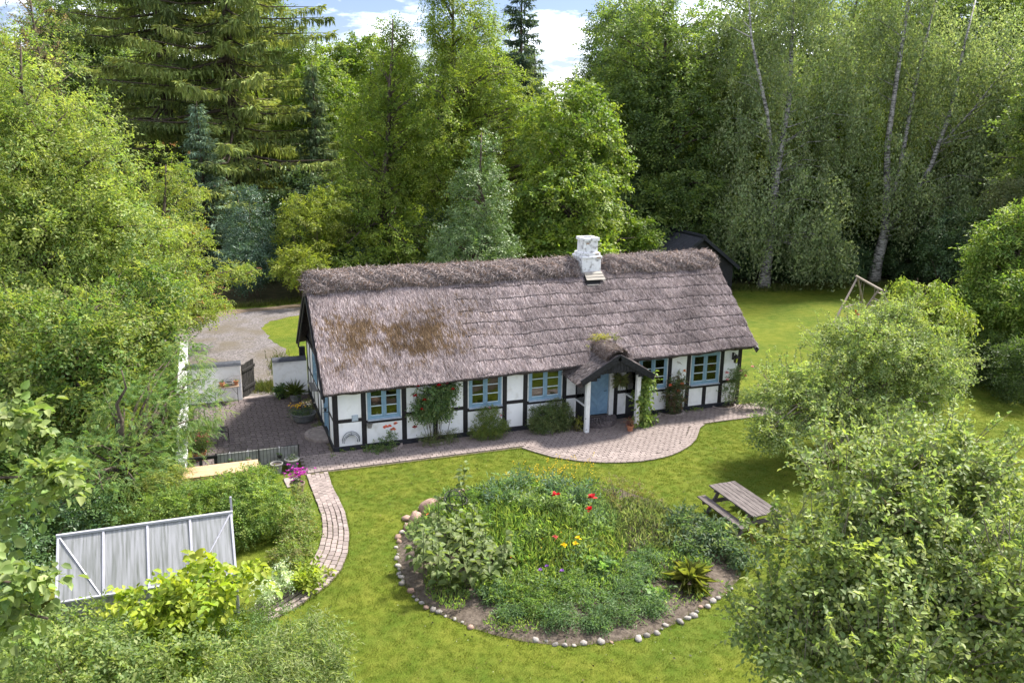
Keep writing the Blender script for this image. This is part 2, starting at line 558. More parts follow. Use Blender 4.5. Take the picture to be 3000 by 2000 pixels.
def leaf_mesh(name, P, D, N, L, W, C, mat, shape=4, fold=0.18, bend=0.12):
    n = len(P)
    D = nrm(D)
    N = nrm(N - D * np.sum(N * D, axis=1, keepdims=True))
    B = np.cross(D, N)
    L = np.asarray(L).reshape(-1, 1) * np.ones((n, 1))
    W = np.asarray(W).reshape(-1, 1) * np.ones((n, 1))
    if shape == 4:
        k = 4
        co = np.empty((n, 4, 3))
        co[:, 0] = P
        co[:, 1] = P + D * L * .45 + B * W * .5 + N * W * fold
        co[:, 2] = P + D * L - N * L * bend
        co[:, 3] = P + D * L * .45 - B * W * .5 + N * W * fold
        tri = np.array([[0, 1, 2], [0, 2, 3]])
    elif shape == 3:
        k = 3
        co = np.empty((n, 3, 3))
        co[:, 0] = P - B * W * .5
        co[:, 1] = P + B * W * .5
        co[:, 2] = P + D * L - N * L * bend
        tri = np.array([[0, 1, 2]])
    else:
        k = 6
        co = np.empty((n, 6, 3))
        co[:, 0] = P
        co[:, 1] = P + D * L * .28 + B * W * .46 + N * W * fold
        co[:, 2] = P + D * L * .68 + B * W * .40 + N * W * fold * .8
        co[:, 3] = P + D * L - N * L * bend
        co[:, 4] = P + D * L * .68 - B * W * .40 + N * W * fold * .8
        co[:, 5] = P + D * L * .28 - B * W * .46 + N * W * fold
        tri = np.array([[0, 1, 2], [0, 2, 3], [0, 3, 4], [0, 4, 5]])
    me = bpy.data.meshes.new(name)
    me.vertices.add(n * k)
    me.vertices.foreach_set('co', co.reshape(-1).astype(np.float32))
    idx = (tri[None] + (np.arange(n) * k)[:, None, None]).reshape(-1)
    nt = n * len(tri)
    me.loops.add(nt * 3)
    me.loops.foreach_set('vertex_index', idx.astype(np.int32))
    me.polygons.add(nt)
    me.polygons.foreach_set('loop_start', (np.arange(nt) * 3).astype(np.int32))
    me.polygons.foreach_set('loop_total', np.full(nt, 3, dtype=np.int32))
    ca = me.color_attributes.new('Col', 'BYTE_COLOR', 'POINT')
    rgba = np.ones((n, k, 4), dtype=np.float32)
    rgba[:, :, :3] = np.clip(C, 0, 1)[:, None, :]
    ca.data.foreach_set('color', rgba.reshape(-1))
    me.materials.append(mat)
    me.update()
    me.validate()
    return me


LEAF_GAIN = 1.6


def palette_cols(pal, grp, ngrp, n, rng, gj=0.22, lj=0.22):
    """each clump has its own tone, each leaf varies around it"""
    pal = np.array(pal)
    pick = pal[rng.integers(0, len(pal), ngrp)]
    pick = pick * (1 + rng.uniform(-gj, gj, (ngrp, 1)))
    c = pick[grp]
    mixin = rng.random(n) < 0.25
    c = np.where(mixin[:, None], pal[rng.integers(0, len(pal), n)], c)
    c = LEAF_GAIN * np.array([.97, 1.0, 1.03]) * c * (1 + rng.uniform(-lj, lj, (n, 1))) * (1 + rng.uniform(-.06, .06, (n, 3)))
    return c


def crown_points(ells, n, rng, shell=0.5):
    e = np.array([(a[0], a[1], a[2], a[3], a[3] if len(a) < 6 else a[5], a[4]) for a in ells], float)
    w = (e[:, 3] * e[:, 5] + e[:, 3] * e[:, 4]) 
    idx = rng.choice(len(e), n, p=w / w.sum())
    d = nrm(rng.normal(size=(n, 3)))
    r = shell + (1 - shell) * rng.random((n, 1)) ** 0.6
    c = e[idx, :3] + d * r * e[idx, 3:6]
    o = nrm(d / e[idx, 3:6])
    return c, o


def foliage(name, parent, ells, nclump, cr, nleaf, L, W, pal, mat=None, shell=0.5, droop=0.15, up=0.7, flat=0.65,
            shape=4, seed=1, zmin=0.05, gj=0.25, lj=0.12, out=0.5, origin=(0, 0, 0), ret=False, bend=0.12, twig=7):
    rng = np.random.default_rng(seed)
    ells = [(q[0], q[1], q[2], max(q[3] - .42 * cr, q[3] * .45), max(q[4] - .4 * cr * flat, q[4] * .45)) + tuple(max(v - .55 * cr, v * .45) for v in q[5:]) for q in ells]
    C, O = crown_points(ells, nclump, rng, shell)
    C = C - np.array(origin)
    # every clump is made of short twigs that carry their leaves left and right in one plane
    per = min(twig, nleaf)
    ntw = max(1, int(round(nleaf / per)))
    m = nclump * ntw
    gt = np.repeat(np.arange(nclump), ntw)
    dt = nrm(rng.normal(size=(m, 3)))
    sz = cr * rng.uniform(.55, 1.35, nclump)
    P0 = C[gt] + dt * (sz[gt][:, None] * rng.random((m, 1)) ** 0.45) * np.array([1, 1, flat])
    T = nrm(dt * .7 + O[gt] * out + rng.normal(size=(m, 3)) * .45 + np.array([0, 0, -droop]))
    Nt = np.array([0, 0, 1.0]) * up + O[gt] * .5 + dt * .3 + (rng.normal(size=(nclump, 3)) * .3)[gt] + rng.normal(size=(m, 3)) * .25
    Nt = nrm(Nt - T * np.sum(Nt * T, axis=1, keepdims=True))
    S = np.cross(T, Nt)
    tl = L * (.35 * per + .8) * rng.uniform(.75, 1.25, m)
    n = m * per
    q = np.repeat(np.arange(m), per)
    u = (np.tile(np.arange(per), m) + rng.uniform(-.2, .2, n)) / max(1, per - 1)
    sg = np.where(np.tile(np.arange(per), m) % 2 == 0, 1.0, -1.0)
    sg = np.where(u > .92, sg * .2, sg)
    P = P0[q] + T[q] * ((u - .4) * tl[q])[:, None] - np.array([0, 0, 1.0]) * (np.clip(u, 0, 1) ** 2 * tl[q] * .18)[:, None]
    D = T[q] * .55 + S[q] * (sg * .85)[:, None] + rng.normal(size=(n, 3)) * .22 + np.array([0, 0, -droop * .5])
    N = Nt[q] + rng.normal(size=(n, 3)) * .22
    g = gt[q]
    tone = (1 + rng.uniform(-.14, .14, m))[q]
    keep = P[:, 2] + origin[2] > zmin
    P, D, N, g, tone = P[keep], D[keep], N[keep], g[keep], tone[keep]
    n = len(P)
    Lr = L * rng.uniform(.65, 1.25, n)
    Wr = W * Lr / L * rng.uniform(.8, 1.2, n)
    col = palette_cols(pal, g, nclump, n, rng, gj, lj) * tone[:, None]
    me = leaf_mesh(name, P, D, N, Lr, Wr, col, mat or M_LEAF, shape, bend=bend)
    o = obj(name, me, parent)
    if ret:
        return o, C, O
    return o, C


def limbs(name, parent, base, top, r0, centers, nlimb, mat, seed=1, wob=0.25, r_l=0.35, low=0.25, extra=None, sides=8):
    """tapered trunk with limbs that run out to the leaf clumps (coordinates local to parent)"""
    rng = np.random.default_rng(seed)
    mb = MB()
    base, top = np.array(base, float), np.array(top, float)
    npt = 9
    tr = []
    for i in range(npt):
        t = i / (npt - 1)
        p = base + (top - base) * t
        if 0 < i:
            p = p + np.array([rng.normal(), rng.normal(), 0]) * wob * (0.3 + t * .7) * (1 if i < npt else 0)
        tr.append(p)
    rad = [r0 * (1.35 if i == 0 else 1.0) * (1 - 0.9 * i / (npt - 1)) + 0.01 for i in range(npt)]
    mb.tube(tr, rad, sides)
    tr = np.array(tr)
    sel = rng.permutation(len(centers))[:nlimb]
    H = top[2] - base[2]
    for s in sel:
        c = centers[s]
        hd = math.hypot(c[0] - base[0], c[1] - base[1])
        zt = np.clip((c[2] - base[2] - hd * 0.55) / H, low, 0.93)
        i = zt * (npt - 1)
        i0 = int(i)
        f = i - i0
        st = tr[i0] * (1 - f) + tr[min(i0 + 1, npt - 1)] * f
        rs = (rad[i0] * (1 - f) + rad[min(i0 + 1, npt - 1)] * f)
        v = c - st
        ln = np.linalg.norm(v)
        if ln < 0.05:
            continue
        sag = np.array([0, 0, 0.12 * ln])
        pts = [st, st + v * .35 + sag * .8 + rng.normal(size=3) * ln * .04, st + v * .7 + sag * .5 + rng.normal(size=3) * ln * .05, c]
        rr = min(rs * .55, r_l * rs + ln * .008)
        mb.tube(pts, [rr, rr * .7, rr * .42, rr * .15 + .002], 5)
    if extra:
        for pts, rr in extra:
            mb.tube(pts, rr, 7)
    return mb.build(name, mat, parent, smooth=True)


def shoots(parent, ells, n, ln, nleaf, L, W, pal, bark, seed, origin, name='shoots', up=.8, shape=4):
    """long young twigs that stick out of the crown, leaves set along them"""
    rng = np.random.default_rng(seed)
    C, O = crown_points(ells, n * 3, rng, .9)
    ok = O[:, 2] > -.15
    C, O = C[ok][:n] - np.array(origin), O[ok][:n]
    n = len(C)
    Dr = nrm(O + np.array([0, 0, up]) + rng.normal(size=(n, 3)) * .3)
    le = rng.uniform(ln[0], ln[1], n)
    mb = MB()
    for i in range(n):
        mb.tube([C[i] - Dr[i] * .25, C[i] + Dr[i] * le[i] * .5, C[i] + Dr[i] * le[i] - np.array([0, 0, .08 * le[i]])], [.007, .005, .003], 4, cap=False)
    tw = mb.build('twigs', bark, parent)
    tw['kind'] = 'stuff'
    g = np.repeat(np.arange(n), nleaf)
    u = rng.random(len(g)) ** .8
    P = C[g] + Dr[g] * (u * le[g])[:, None]
    D = Dr[g] * .5 + rng.normal(size=(len(g), 3)) * .7
    N = np.array([0, 0, 1.0]) + rng.normal(size=(len(g), 3)) * .5
    m = len(g)
    Lr = L * rng.uniform(.6, 1.2, m)
    me = leaf_mesh(name, P, D, N, Lr, W * Lr / L, palette_cols(pal, g, n, m, rng, .15, .2), M_LEAF, shape)
    o = obj(name, me, parent)
    o['kind'] = 'stuff'
    return o


# ================================================================== THE SETTING
def sheet(name, poly, z, mat, kind='structure', label=None):
    n = len(poly)
    o = obj(name, mesh_from(name, [(x, y, z) for x, y in poly], [tuple(range(n))], mat))
    tag(o, label, None, None, kind)
    return o


def wobble_poly(pts, amp, seed, per=4):
    rng = np.random.default_rng(seed)
    out = []
    for i, p in enumerate(pts):
        q = pts[(i + 1) % len(pts)]
        for k in range(per):
            t = k / per
            out.append((p[0] + (q[0] - p[0]) * t + rng.normal() * amp, p[1] + (q[1] - p[1]) * t + rng.normal() * amp))
    return out


def inside(poly, x, y):
    c = False
    n = len(poly)
    j = n - 1
    for i in range(n):
        xi, yi = poly[i]
        xj, yj = poly[j]
        if (yi > y) != (yj > y) and x < (xj - xi) * (y - yi) / (yj - yi) + xi:
            c = not c
        j = i
    return c


lawn = sheet('lawn', [(-420, -260), (480, -260), (480, 640), (-420, 640)], 0.0, lawn_mat())
M_LITTER = pbr('forest_litter', (0.030, 0.032, 0.012), (0.075, 0.062, 0.028), rough=0.95, scale=1.6, bump=0.6, dist=0.06, detail=9)
forest_floor = sheet('forest_floor', wobble_poly([(-60, 26), (-3, 25.9), (2.2, 26.8), (9, 24), (20, 17), (26, 22.5), (33, 22.8), (38, 22.2), (46, 20), (52, 12), (70, 0), (120, 40), (90, 160), (-90, 160)], 0.25, 3, 10), 0.004, M_LITTER)
M_GRAVEL = gravel_mat('gravel', (0.050, 0.043, 0.042), (0.185, 0.165, 0.165), 17)
drive_poly = wobble_poly([(-4.55, 7.3), (-4.75, 12), (-6.0, 18), (-4.6, 22.0), (-2.7, 24.0), (1.7, 24.6), (10, 25.4), (10, 23.2), (1.6, 22.4), (-0.5, 20.9), (-1.05, 19.4), (-0.85, 17), (-0.35, 14.7), (-0.1, 12), (-0.6, 9.5), (-1.0, 7.3)], 0.08, 5, 5)
drive = sheet('gravel_drive', drive_poly, 0.008, M_GRAVEL)
M_EARTH = pbr('bare_earth', (0.085, 0.062, 0.040), (0.165, 0.122, 0.085), rough=0.95, scale=2.5, bump=0.5, dist=0.04, detail=9)
earth = sheet('earth_track', wobble_poly([(-5.4, 22.2), (-2.7, 24.6), (1.7, 25.3), (10, 26.2), (10, 25.1), (1.7, 24.3), (-2.5, 23.6), (-4.9, 21.2)], 0.09, 6, 8), 0.012, M_EARTH)

# ---------------- paving: sand bed with one paver object per stone
PAVER = None


def paver_mesh(name, mat):
    mb = MB()
    c = 0.035
    V = [(-.5, -.5, 0), (.5, -.5, 0), (.5, .5, 0), (-.5, .5, 0), (-.5, -.5, .8), (.5, -.5, .8), (.5, .5, .8), (-.5, .5, .8),
         (-.5 + c, -.5 + c, 1), (.5 - c, -.5 + c, 1), (.5 - c, .5 - c, 1), (-.5 + c, .5 - c, 1)]
    F = [(8, 9, 10, 11), (4, 5, 9, 8), (5, 6, 10, 9), (6, 7, 11, 10), (7, 4, 8, 11), (0, 1, 5, 4), (1, 2, 6, 5), (2, 3, 7, 6), (3, 0, 4, 7)]
    return mesh_from(name, V, F, mat)


PV_PATH = paver_mesh('paver', M_PAVER)
PV_PATIO = paver_mesh('patio_paver', M_PATIO)
CAMP = Vector((-3.691, -27.389, 11.059))


def lay(parent, pieces, pme, limit=300):
    """pieces: (x, y, z, sx, sy, sz, rz). Those that show largest become objects, the rest one joined part"""
    pieces.sort(key=lambda p: (Vector(p[:3]) - CAMP).length / math.sqrt(p[3] * p[4]))
    for p in pieces[:limit]:
        obj('paver', pme, parent, p[:3], (random.gauss(0, .012), random.gauss(0, .012), p[6]), p[3:6])
    rest = pieces[limit:]
    if rest:
        base = np.array([v.co[:] for v in pme.vertices])
        faces = [tuple(f.vertices) for f in pme.polygons]
        V, F, C = [], [], []
        for k, p in enumerate(rest):
            ca, sa = math.cos(p[6]), math.sin(p[6])
            q = base * np.array(p[3:6])
            tilt = random.gauss(0, .012)
            V += [(p[0] + v[0] * ca - v[1] * sa, p[1] + v[0] * sa + v[1] * ca, p[2] + v[2] + v[0] * tilt) for v in q]
            F += [tuple(i + k * len(base) for i in f) for f in faces]
        o = obj('paver_field', mesh_from('paver_field', V, F, pme.materials[0]), parent)
        o['kind'] = 'stuff'


# garden path curving down past the greenhouse
P_IN = [(-0.46, -1.6), (-0.50, -2.83), (-0.43, -3.8), (-0.40, -4.76), (-0.46, -5.6), (-0.52, -6.15), (-0.72, -7.11), (-1.02, -7.95), (-1.44, -8.57), (-2.2, -9.25), (-3.0, -9.75)]
P_OUT = [(-1.16, -1.6), (-1.12, -2.83), (-1.1, -3.8), (-1.1, -4.6), (-1.16, -5.4), (-1.25, -5.98), (-1.47, -6.75), (-1.77, -7.4), (-2.1, -7.95), (-2.75, -8.6), (-3.4, -9.05)]


def resample(pts, step):
    out = [Vector((*pts[0], 0))]
    acc = 0
    for a, b in zip(pts[:-1], pts[1:]):
        a, b = Vector((*a, 0)), Vector((*b, 0))
        L = (b - a).length
        d = b - a
        t = step - acc
        while t <= L:
            out.append(a + d * (t / L))
            t += step
        acc = L - (t - step)
    return out


path_base = sheet('garden_path', P_IN + P_OUT[::-1], 0.014, M_SAND)
pieces = []
nrow = 5
for r in range(nrow):
    f = (r + .5) / nrow
    line = [(a[0] * (1 - f) + b[0] * f, a[1] * (1 - f) + b[1] * f) for a, b in zip(P_IN, P_OUT)]
    pts = resample(line, 0.215)
    off = (r % 2) * .5
    for i in range(len(pts) - 1):
        d = pts[i + 1] - pts[i]
        c = pts[i] + d * (0.5 + off * .98) if i + 1 < len(pts) else pts[i]
        wd = 0.128 * (1 + 0.10 * math.sin(i * .3))
        pieces.append((c.x + random.gauss(0, .004), c.y + random.gauss(0, .004), 0.010 + random.uniform(0, .006), 0.203, wd, .035, math.atan2(d.y, d.x) + random.gauss(0, .02)))
lay(path_base, pieces, PV_PATH, 300)

# terrace along the front of the house with the rounded bay before the porch
BAY = [(6.25, -1.62), (6.55, -2.15), (6.95, -2.75), (7.71, -3.4), (8.3, -3.72), (8.95, -3.95), (9.6, -4.07), (10.2, -4.07), (10.85, -3.97), (11.45, -3.72), (12.1, -3.33), (12.65, -2.85), (13.1, -2.3), (13.45, -1.85), (13.9, -1.55)]
TERR = [(-1.2, 0.0), (-1.2, -1.58)] + [(x, -1.60) for x in (1, 3, 5)] + BAY + [(15.2, -1.47), (17.3, -1.42), (17.9, -0.9), (17.7, 0.0)]
terrace = sheet('front_terrace', TERR, 0.014, M_SAND)
pieces = []
# edging courses that follow the bay
bayc = (10.0, -1.35)
for ring in range(3):
    s = 1 - ring * 0.042 - 0.02
    line = [(bayc[0] + (x - bayc[0]) * s, bayc[1] + (y - bayc[1]) * s) for x, y in BAY]
    pts = resample(line, 0.215)
    for i in range(len(pts) - 1):
        d = pts[i + 1] - pts[i]
        c = pts[i] + d * (.5 + .5 * (ring % 2))
        pieces.append((c.x, c.y, .012 + random.uniform(0, .005), .205, .118, .034, math.atan2(d.y, d.x) + random.gauss(0, .015)))
inner = [(bayc[0] + (x - bayc[0]) * .88, bayc[1] + (y - bayc[1]) * .88) for x, y in BAY]
row = 0
y = -0.10
while y > -4.1:
    x = -1.1 + (row % 2) * .11
    while x < 17.5:
        okp = (y > -1.56) if not (6.4 < x < 13.7) else (inside(inner, x, y) or y > -1.62)
        if okp and -0.02 < x < 16.4 and y > -0.06:
            okp = False
        if okp:
            pieces.append((x + random.gauss(0, .004), y + random.gauss(0, .003), .010 + random.uniform(0, .006), .206, .138, .034, random.gauss(0, .014)))
        x += .217
    y -= .149
    row += 1
lay(terrace, pieces, PV_PATH, 300)

# courtyard paving beside the gable
patio = sheet('courtyard_paving', [(-4.6, -0.45), (-1.2, -0.45), (-1.2, 0.0), (-0.02, 0.02), (-0.02, 6.88), (-4.6, 6.88)], 0.014, M_SAND)
pieces = []
row = 0
y = 6.72
while y > -0.4:
    x = -4.48 + (row % 2) * .04
    while x < -.1:
        if not (x > -1.2 and y < 0.05):
            pieces.append((x + random.gauss(0, .003), y + random.gauss(0, .004), .010 + random.uniform(0, .006), .178, .212, .034, random.gauss(0, .012)))
        x += .192
    y -= .228
    row += 1
lay(patio, pieces, PV_PATIO, 300)


# ================================================================== THE HOUSE
house = thing('thatched_cottage', 'white half-timbered cottage with black timbers, blue windows and grey thatched roof', 'house')
W = 7.2
LEN = 16.42


def eave_top(x):
    return 2.37 + 0.0195 * x


def ridge_z(x):
    return 5.50 + 0.007 * x


# --- plinth and timber frame of the front wall
bx('plinth', (LEN / 2, W / 2, 0.105), (LEN + 0.06, W + 0.06, 0.21), M_PLINTH, house, ch=0.02)
TW = 0.17
POSTS = [0.085, 1.05, 2.47, 4.72, 6.22, 7.03, 8.60, 9.28, 10.77, 11.62, 13.10, 13.95, 15.50, LEN - 0.085]
WT = 2.72
YF = 0.0


def post(x, z0, z1, w=TW):
    bx('post', (x, YF + 0.07, (z0 + z1) / 2), (w, 0.16, z1 - z0), M_TIMBER, house)


def rail(x0, x1, z, h=0.13):
    bx('rail', ((x0 + x1) / 2, YF + 0.073, z), (x1 - x0, 0.15, h), M_TIMBER, house)


def panel(x0, x1, z0, z1):
    bx('wall_panel', ((x0 + x1) / 2, YF + 0.105, (z0 + z1) / 2), (x1 - x0, 0.19, z1 - z0), M_WHITE, house, ch=0.004)


for x in POSTS:
    post(x, 0.21, WT)
BAYS = [('p', 1.12, None), ('w', 1.00, None), ('p', 1.14, 3.60), ('w', 1.04, None), ('p', 1.17, None), ('w', 1.07, None),
        ('p', 1.14, None), ('d', 0, None), ('p', 1.12, None), ('w', 1.03, None), ('p', 1.10, None), ('w', 1.00, 14.75), ('p', 1.08, None)]
WIN = []
for i, (kind, rz, mid) in enumerate(BAYS):
    a, b = POSTS[i] + TW / 2, POSTS[i + 1] - TW / 2
    if kind == 'd':
        door_bay = (a, b)
        continue
    rail(a, b, rz)
    if mid:
        bx('post', (mid, YF + 0.07, (0.21 + rz - .065) / 2), (TW, 0.16, rz - .065 - .21), M_TIMBER, house)
        panel(a, mid - TW / 2, .21, rz - .065)
        panel(mid + TW / 2, b, .21, rz - .065)
    else:
        panel(a, b, .21, rz - .065)
    if kind == 'p':
        panel(a, b, rz + .065, WT)
    else:
        z0 = rz + .065
        z1 = z0 + 1.30
        panel(a, b, z1, WT)
        WIN.append((a, b, z0, z1))


def window(a, b, z0, z1, front=True, name='window', curtain=False, yx=None, mk=None):
    """two casements, three panes each; built in the x-z plane at y=0"""
    p = mk or house
    w = b - a
    fw = MB()
    t = 0.07
    yo = -0.015
    # white reveal strip then the blue frame
    x0, x1 = a + 0.045, b - 0.045
    for (cx, sx, cz, sz) in ((x0 + t / 2, t, (z0 + z1) / 2, z1 - z0), (x1 - t / 2, t, (z0 + z1) / 2, z1 - z0), ((x0 + x1) / 2, x1 - x0 - 2 * t, z1 - t / 2, t), ((x0 + x1) / 2, x1 - x0 - 2 * t, z0 + t / 2 + .03, t)):
        fw.box((cx, yo + .05, cz), (sx, .12, sz), None, .006)
    xm = (x0 + x1) / 2
    fw.box((xm, yo + .045, (z0 + z1) / 2 + .03), (0.05, .12, z1 - z0 - 2 * t - .05), None, .006)
    win = fw.build(name, M_BLUE, p)
    for xr in (a + .0225, b - .0225):
        MB().box((xr, .06, (z0 + z1) / 2), (.041, .12, z1 - z0), None, .003).build('reveal', M_PAINTW, win)
    MB().box(((x0 + x1) / 2, -.035, z0 + .018), (x1 - x0 + .04, .17, .034), (0.12, 0, 0), .006).build('sill', M_SILL, win)
    for (sa, sb) in ((x0 + t + .004, xm - .029), (xm + .029, x1 - t - .004)):
        s = MB()
        st = .055
        za, zb = z0 + t + .034, z1 - t - .004
        for (cx, sx, cz, sz) in ((sa + st / 2, st, (za + zb) / 2, zb - za), (sb - st / 2, st, (za + zb) / 2, zb - za), ((sa + sb) / 2, sb - sa - 2 * st, zb - st / 2, st), ((sa + sb) / 2, sb - sa - 2 * st, za + st / 2, st)):
            s.box((cx, yo + .03, cz), (sx, .05, sz), None, .008)
        s.build('casement', M_BLUE, win)
        ia, ib, ja, jb = sa + st, sb - st, za + st, zb - st
        hgt = (jb - ja) / 3
        for k in range(3):
            MB().box(((ia + ib) / 2, yo + .036 + random.gauss(0, .0008), ja + hgt * (k + .5)), (ib - ia + .01, .004, hgt - .006), (random.gauss(0, .006), 0, random.gauss(0, .006)), 0).build('pane', M_GLASS, win)
            if k:
                MB().box(((ia + ib) / 2, yo + .022, ja + hgt * k), (ib - ia, .034, .032), None, .006).build('glazing_bar', M_BAR, win)
        MB().box(((ia + ib) / 2, yo + .018, ja + .008), (ib - ia, .03, .022), None, .005).build('glazing_bar', M_BAR, win)
    return win


for i, (a, b, z0, z1) in enumerate(WIN):
    window(a, b, z0, z1)
# white curtains that show through the two right-hand windows
for (cx, z0, wd) in ((12.85, 1.12, .22), (15.12, 1.10, .26), (14.2, 1.10, .12)):
    V, F = [], []
    n = 14
    for k in range(n + 1):
        xx = cx - wd / 2 + wd * k / n
        yy = .30 + .025 * math.sin(k * 1.9)
        V += [(xx, yy, z0), (xx, yy, z0 + 1.25)]
    F = [(2 * k, 2 * k + 2, 2 * k + 3, 2 * k + 1) for k in range(n)]
    obj('curtain', mesh_from('curtain', V, F, M_CURTAIN), house)
# things on the inner window sills and furniture seen dimly
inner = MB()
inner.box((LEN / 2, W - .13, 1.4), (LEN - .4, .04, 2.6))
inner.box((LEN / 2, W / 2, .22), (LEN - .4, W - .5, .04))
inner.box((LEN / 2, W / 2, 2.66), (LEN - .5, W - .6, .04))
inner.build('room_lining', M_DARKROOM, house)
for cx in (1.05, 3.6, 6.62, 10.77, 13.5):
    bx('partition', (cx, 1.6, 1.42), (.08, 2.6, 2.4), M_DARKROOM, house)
for i, (a, b, z0, z1) in enumerate(WIN):
    bx('inner_sill', ((a + b) / 2, .28, z0 + .03), (b - a, .14, .03), M_PAINTW, house)
    for k in range(4):
        xx = random.uniform(a + .2, b - .2)
        h = random.uniform(.07, .2)
        MB().lathe([(0, 0), (.035, 0), (.045, h * .5), (.02, h * .8), (.025, h), (0, h)], (xx, .27, z0 + .046), 10).build('sill_ornament', random.choice([M_TERRA, M_PAINTW, M_STONE, M_TABLEWOOD]), house, smooth=True)

# --- front door with chevron boards
da, db = door_bay
fr = MB()
fr.box((da + .10, .06, 1.18), (.19, .16, 1.94), None, .008)
fr.box((db - .10, .06, 1.18), (.19, .16, 1.94), None, .008)
fr.box(((da + db) / 2, .06, 2.22), (db - da, .16, .14), None, .008)
dfr = fr.build('door_frame', M_PAINTW, house)
panel(da, db, 2.295, WT)
dl, dr, dz0, dz1 = da + .20, db - .20, .28, 2.145
dleaf = bx('front_door', ((dl + dr) / 2, .105, (dz0 + dz1) / 2), (dr - dl, .03, dz1 - dz0), M_BLUEDOOR, house)


def clip_poly(poly, axis, lim, keep_less):
    out = []
    for i in range(len(poly)):
        p, q = poly[i], poly[(i + 1) % len(poly)]
        ip = (p[axis] <= lim) if keep_less else (p[axis] >= lim)
        iq = (q[axis] <= lim) if keep_less else (q[axis] >= lim)
        if ip:
            out.append(p)
        if ip != iq:
            t = (lim - p[axis]) / (q[axis] - p[axis])
            out.append((p[0] + (q[0] - p[0]) * t, p[1] + (q[1] - p[1]) * t))
    return out


dm = (dl + dr) / 2
for side in (-1, 1):
    xa, xb = (dl + .004, dm - .003) if side < 0 else (dm + .003, dr - .004)
    step = .15
    z = dz0 - .8
    while z < dz1 + .1:
        # boards run down towards the middle
        if side < 0:
            poly = [(xa, z + .5 * 1.0), (xb, z), (xb, z + step - .012), (xa, z + .5 + step - .012)]
        else:
            poly = [(xa, z), (xb, z + .5), (xb, z + .5 + step - .012), (xa, z + step - .012)]
        poly = clip_poly(poly, 1, dz0 + .01, False)
        if len(poly) > 2:
            poly = clip_poly(poly, 1, dz1 - .01, True)
        if len(poly) > 2:
            n = len(poly)
            V = [(x, .084 + random.gauss(0, .0012), zz) for x, zz in poly] + [(x, .094, zz) for x, zz in poly]
            F = [tuple(range(n)), tuple(range(2 * n - 1, n - 1, -1))] + [(k, n + k, n + (k + 1) % n, (k + 1) % n) for k in range(n)]
            obj('board', mesh_from('board', V, F, M_BLUEDOOR), dleaf)
        z += step
MB().tube([(dr - .09, .07, 1.22), (dr - .09, .04, 1.22), (dr - .20, .035, 1.21)], .012, 6).build('handle', M_IRON, dleaf)

# --- back and right walls
bx('back_wall', (LEN / 2, W - .06, 1.45), (LEN - .02, .12, 2.48), M_WHITE, house)
bx('right_gable_wall', (LEN - .07, W / 2, 1.45), (.12, W - .36, 2.48), M_WHITE, house)


def gable_infill(name, x, mat, z0=2.3, thick=.06):
    V = []
    for xx in (x, x + thick):
        V += [(xx, .1, z0), (xx, W - .1, z0), (xx, W - .1, 2.66), (xx, W / 2, 5.15), (xx, .1, 2.66)]
    F = [(4, 3, 2, 1, 0), (5, 6, 7, 8, 9)] + [(k, (k + 1) % 5, 5 + (k + 1) % 5, 5 + k) for k in range(5)]
    return obj(name, mesh_from(name, V, F, mat), house)


gable_infill('right_gable_boards', LEN - .075, M_BLACK, 2.7)

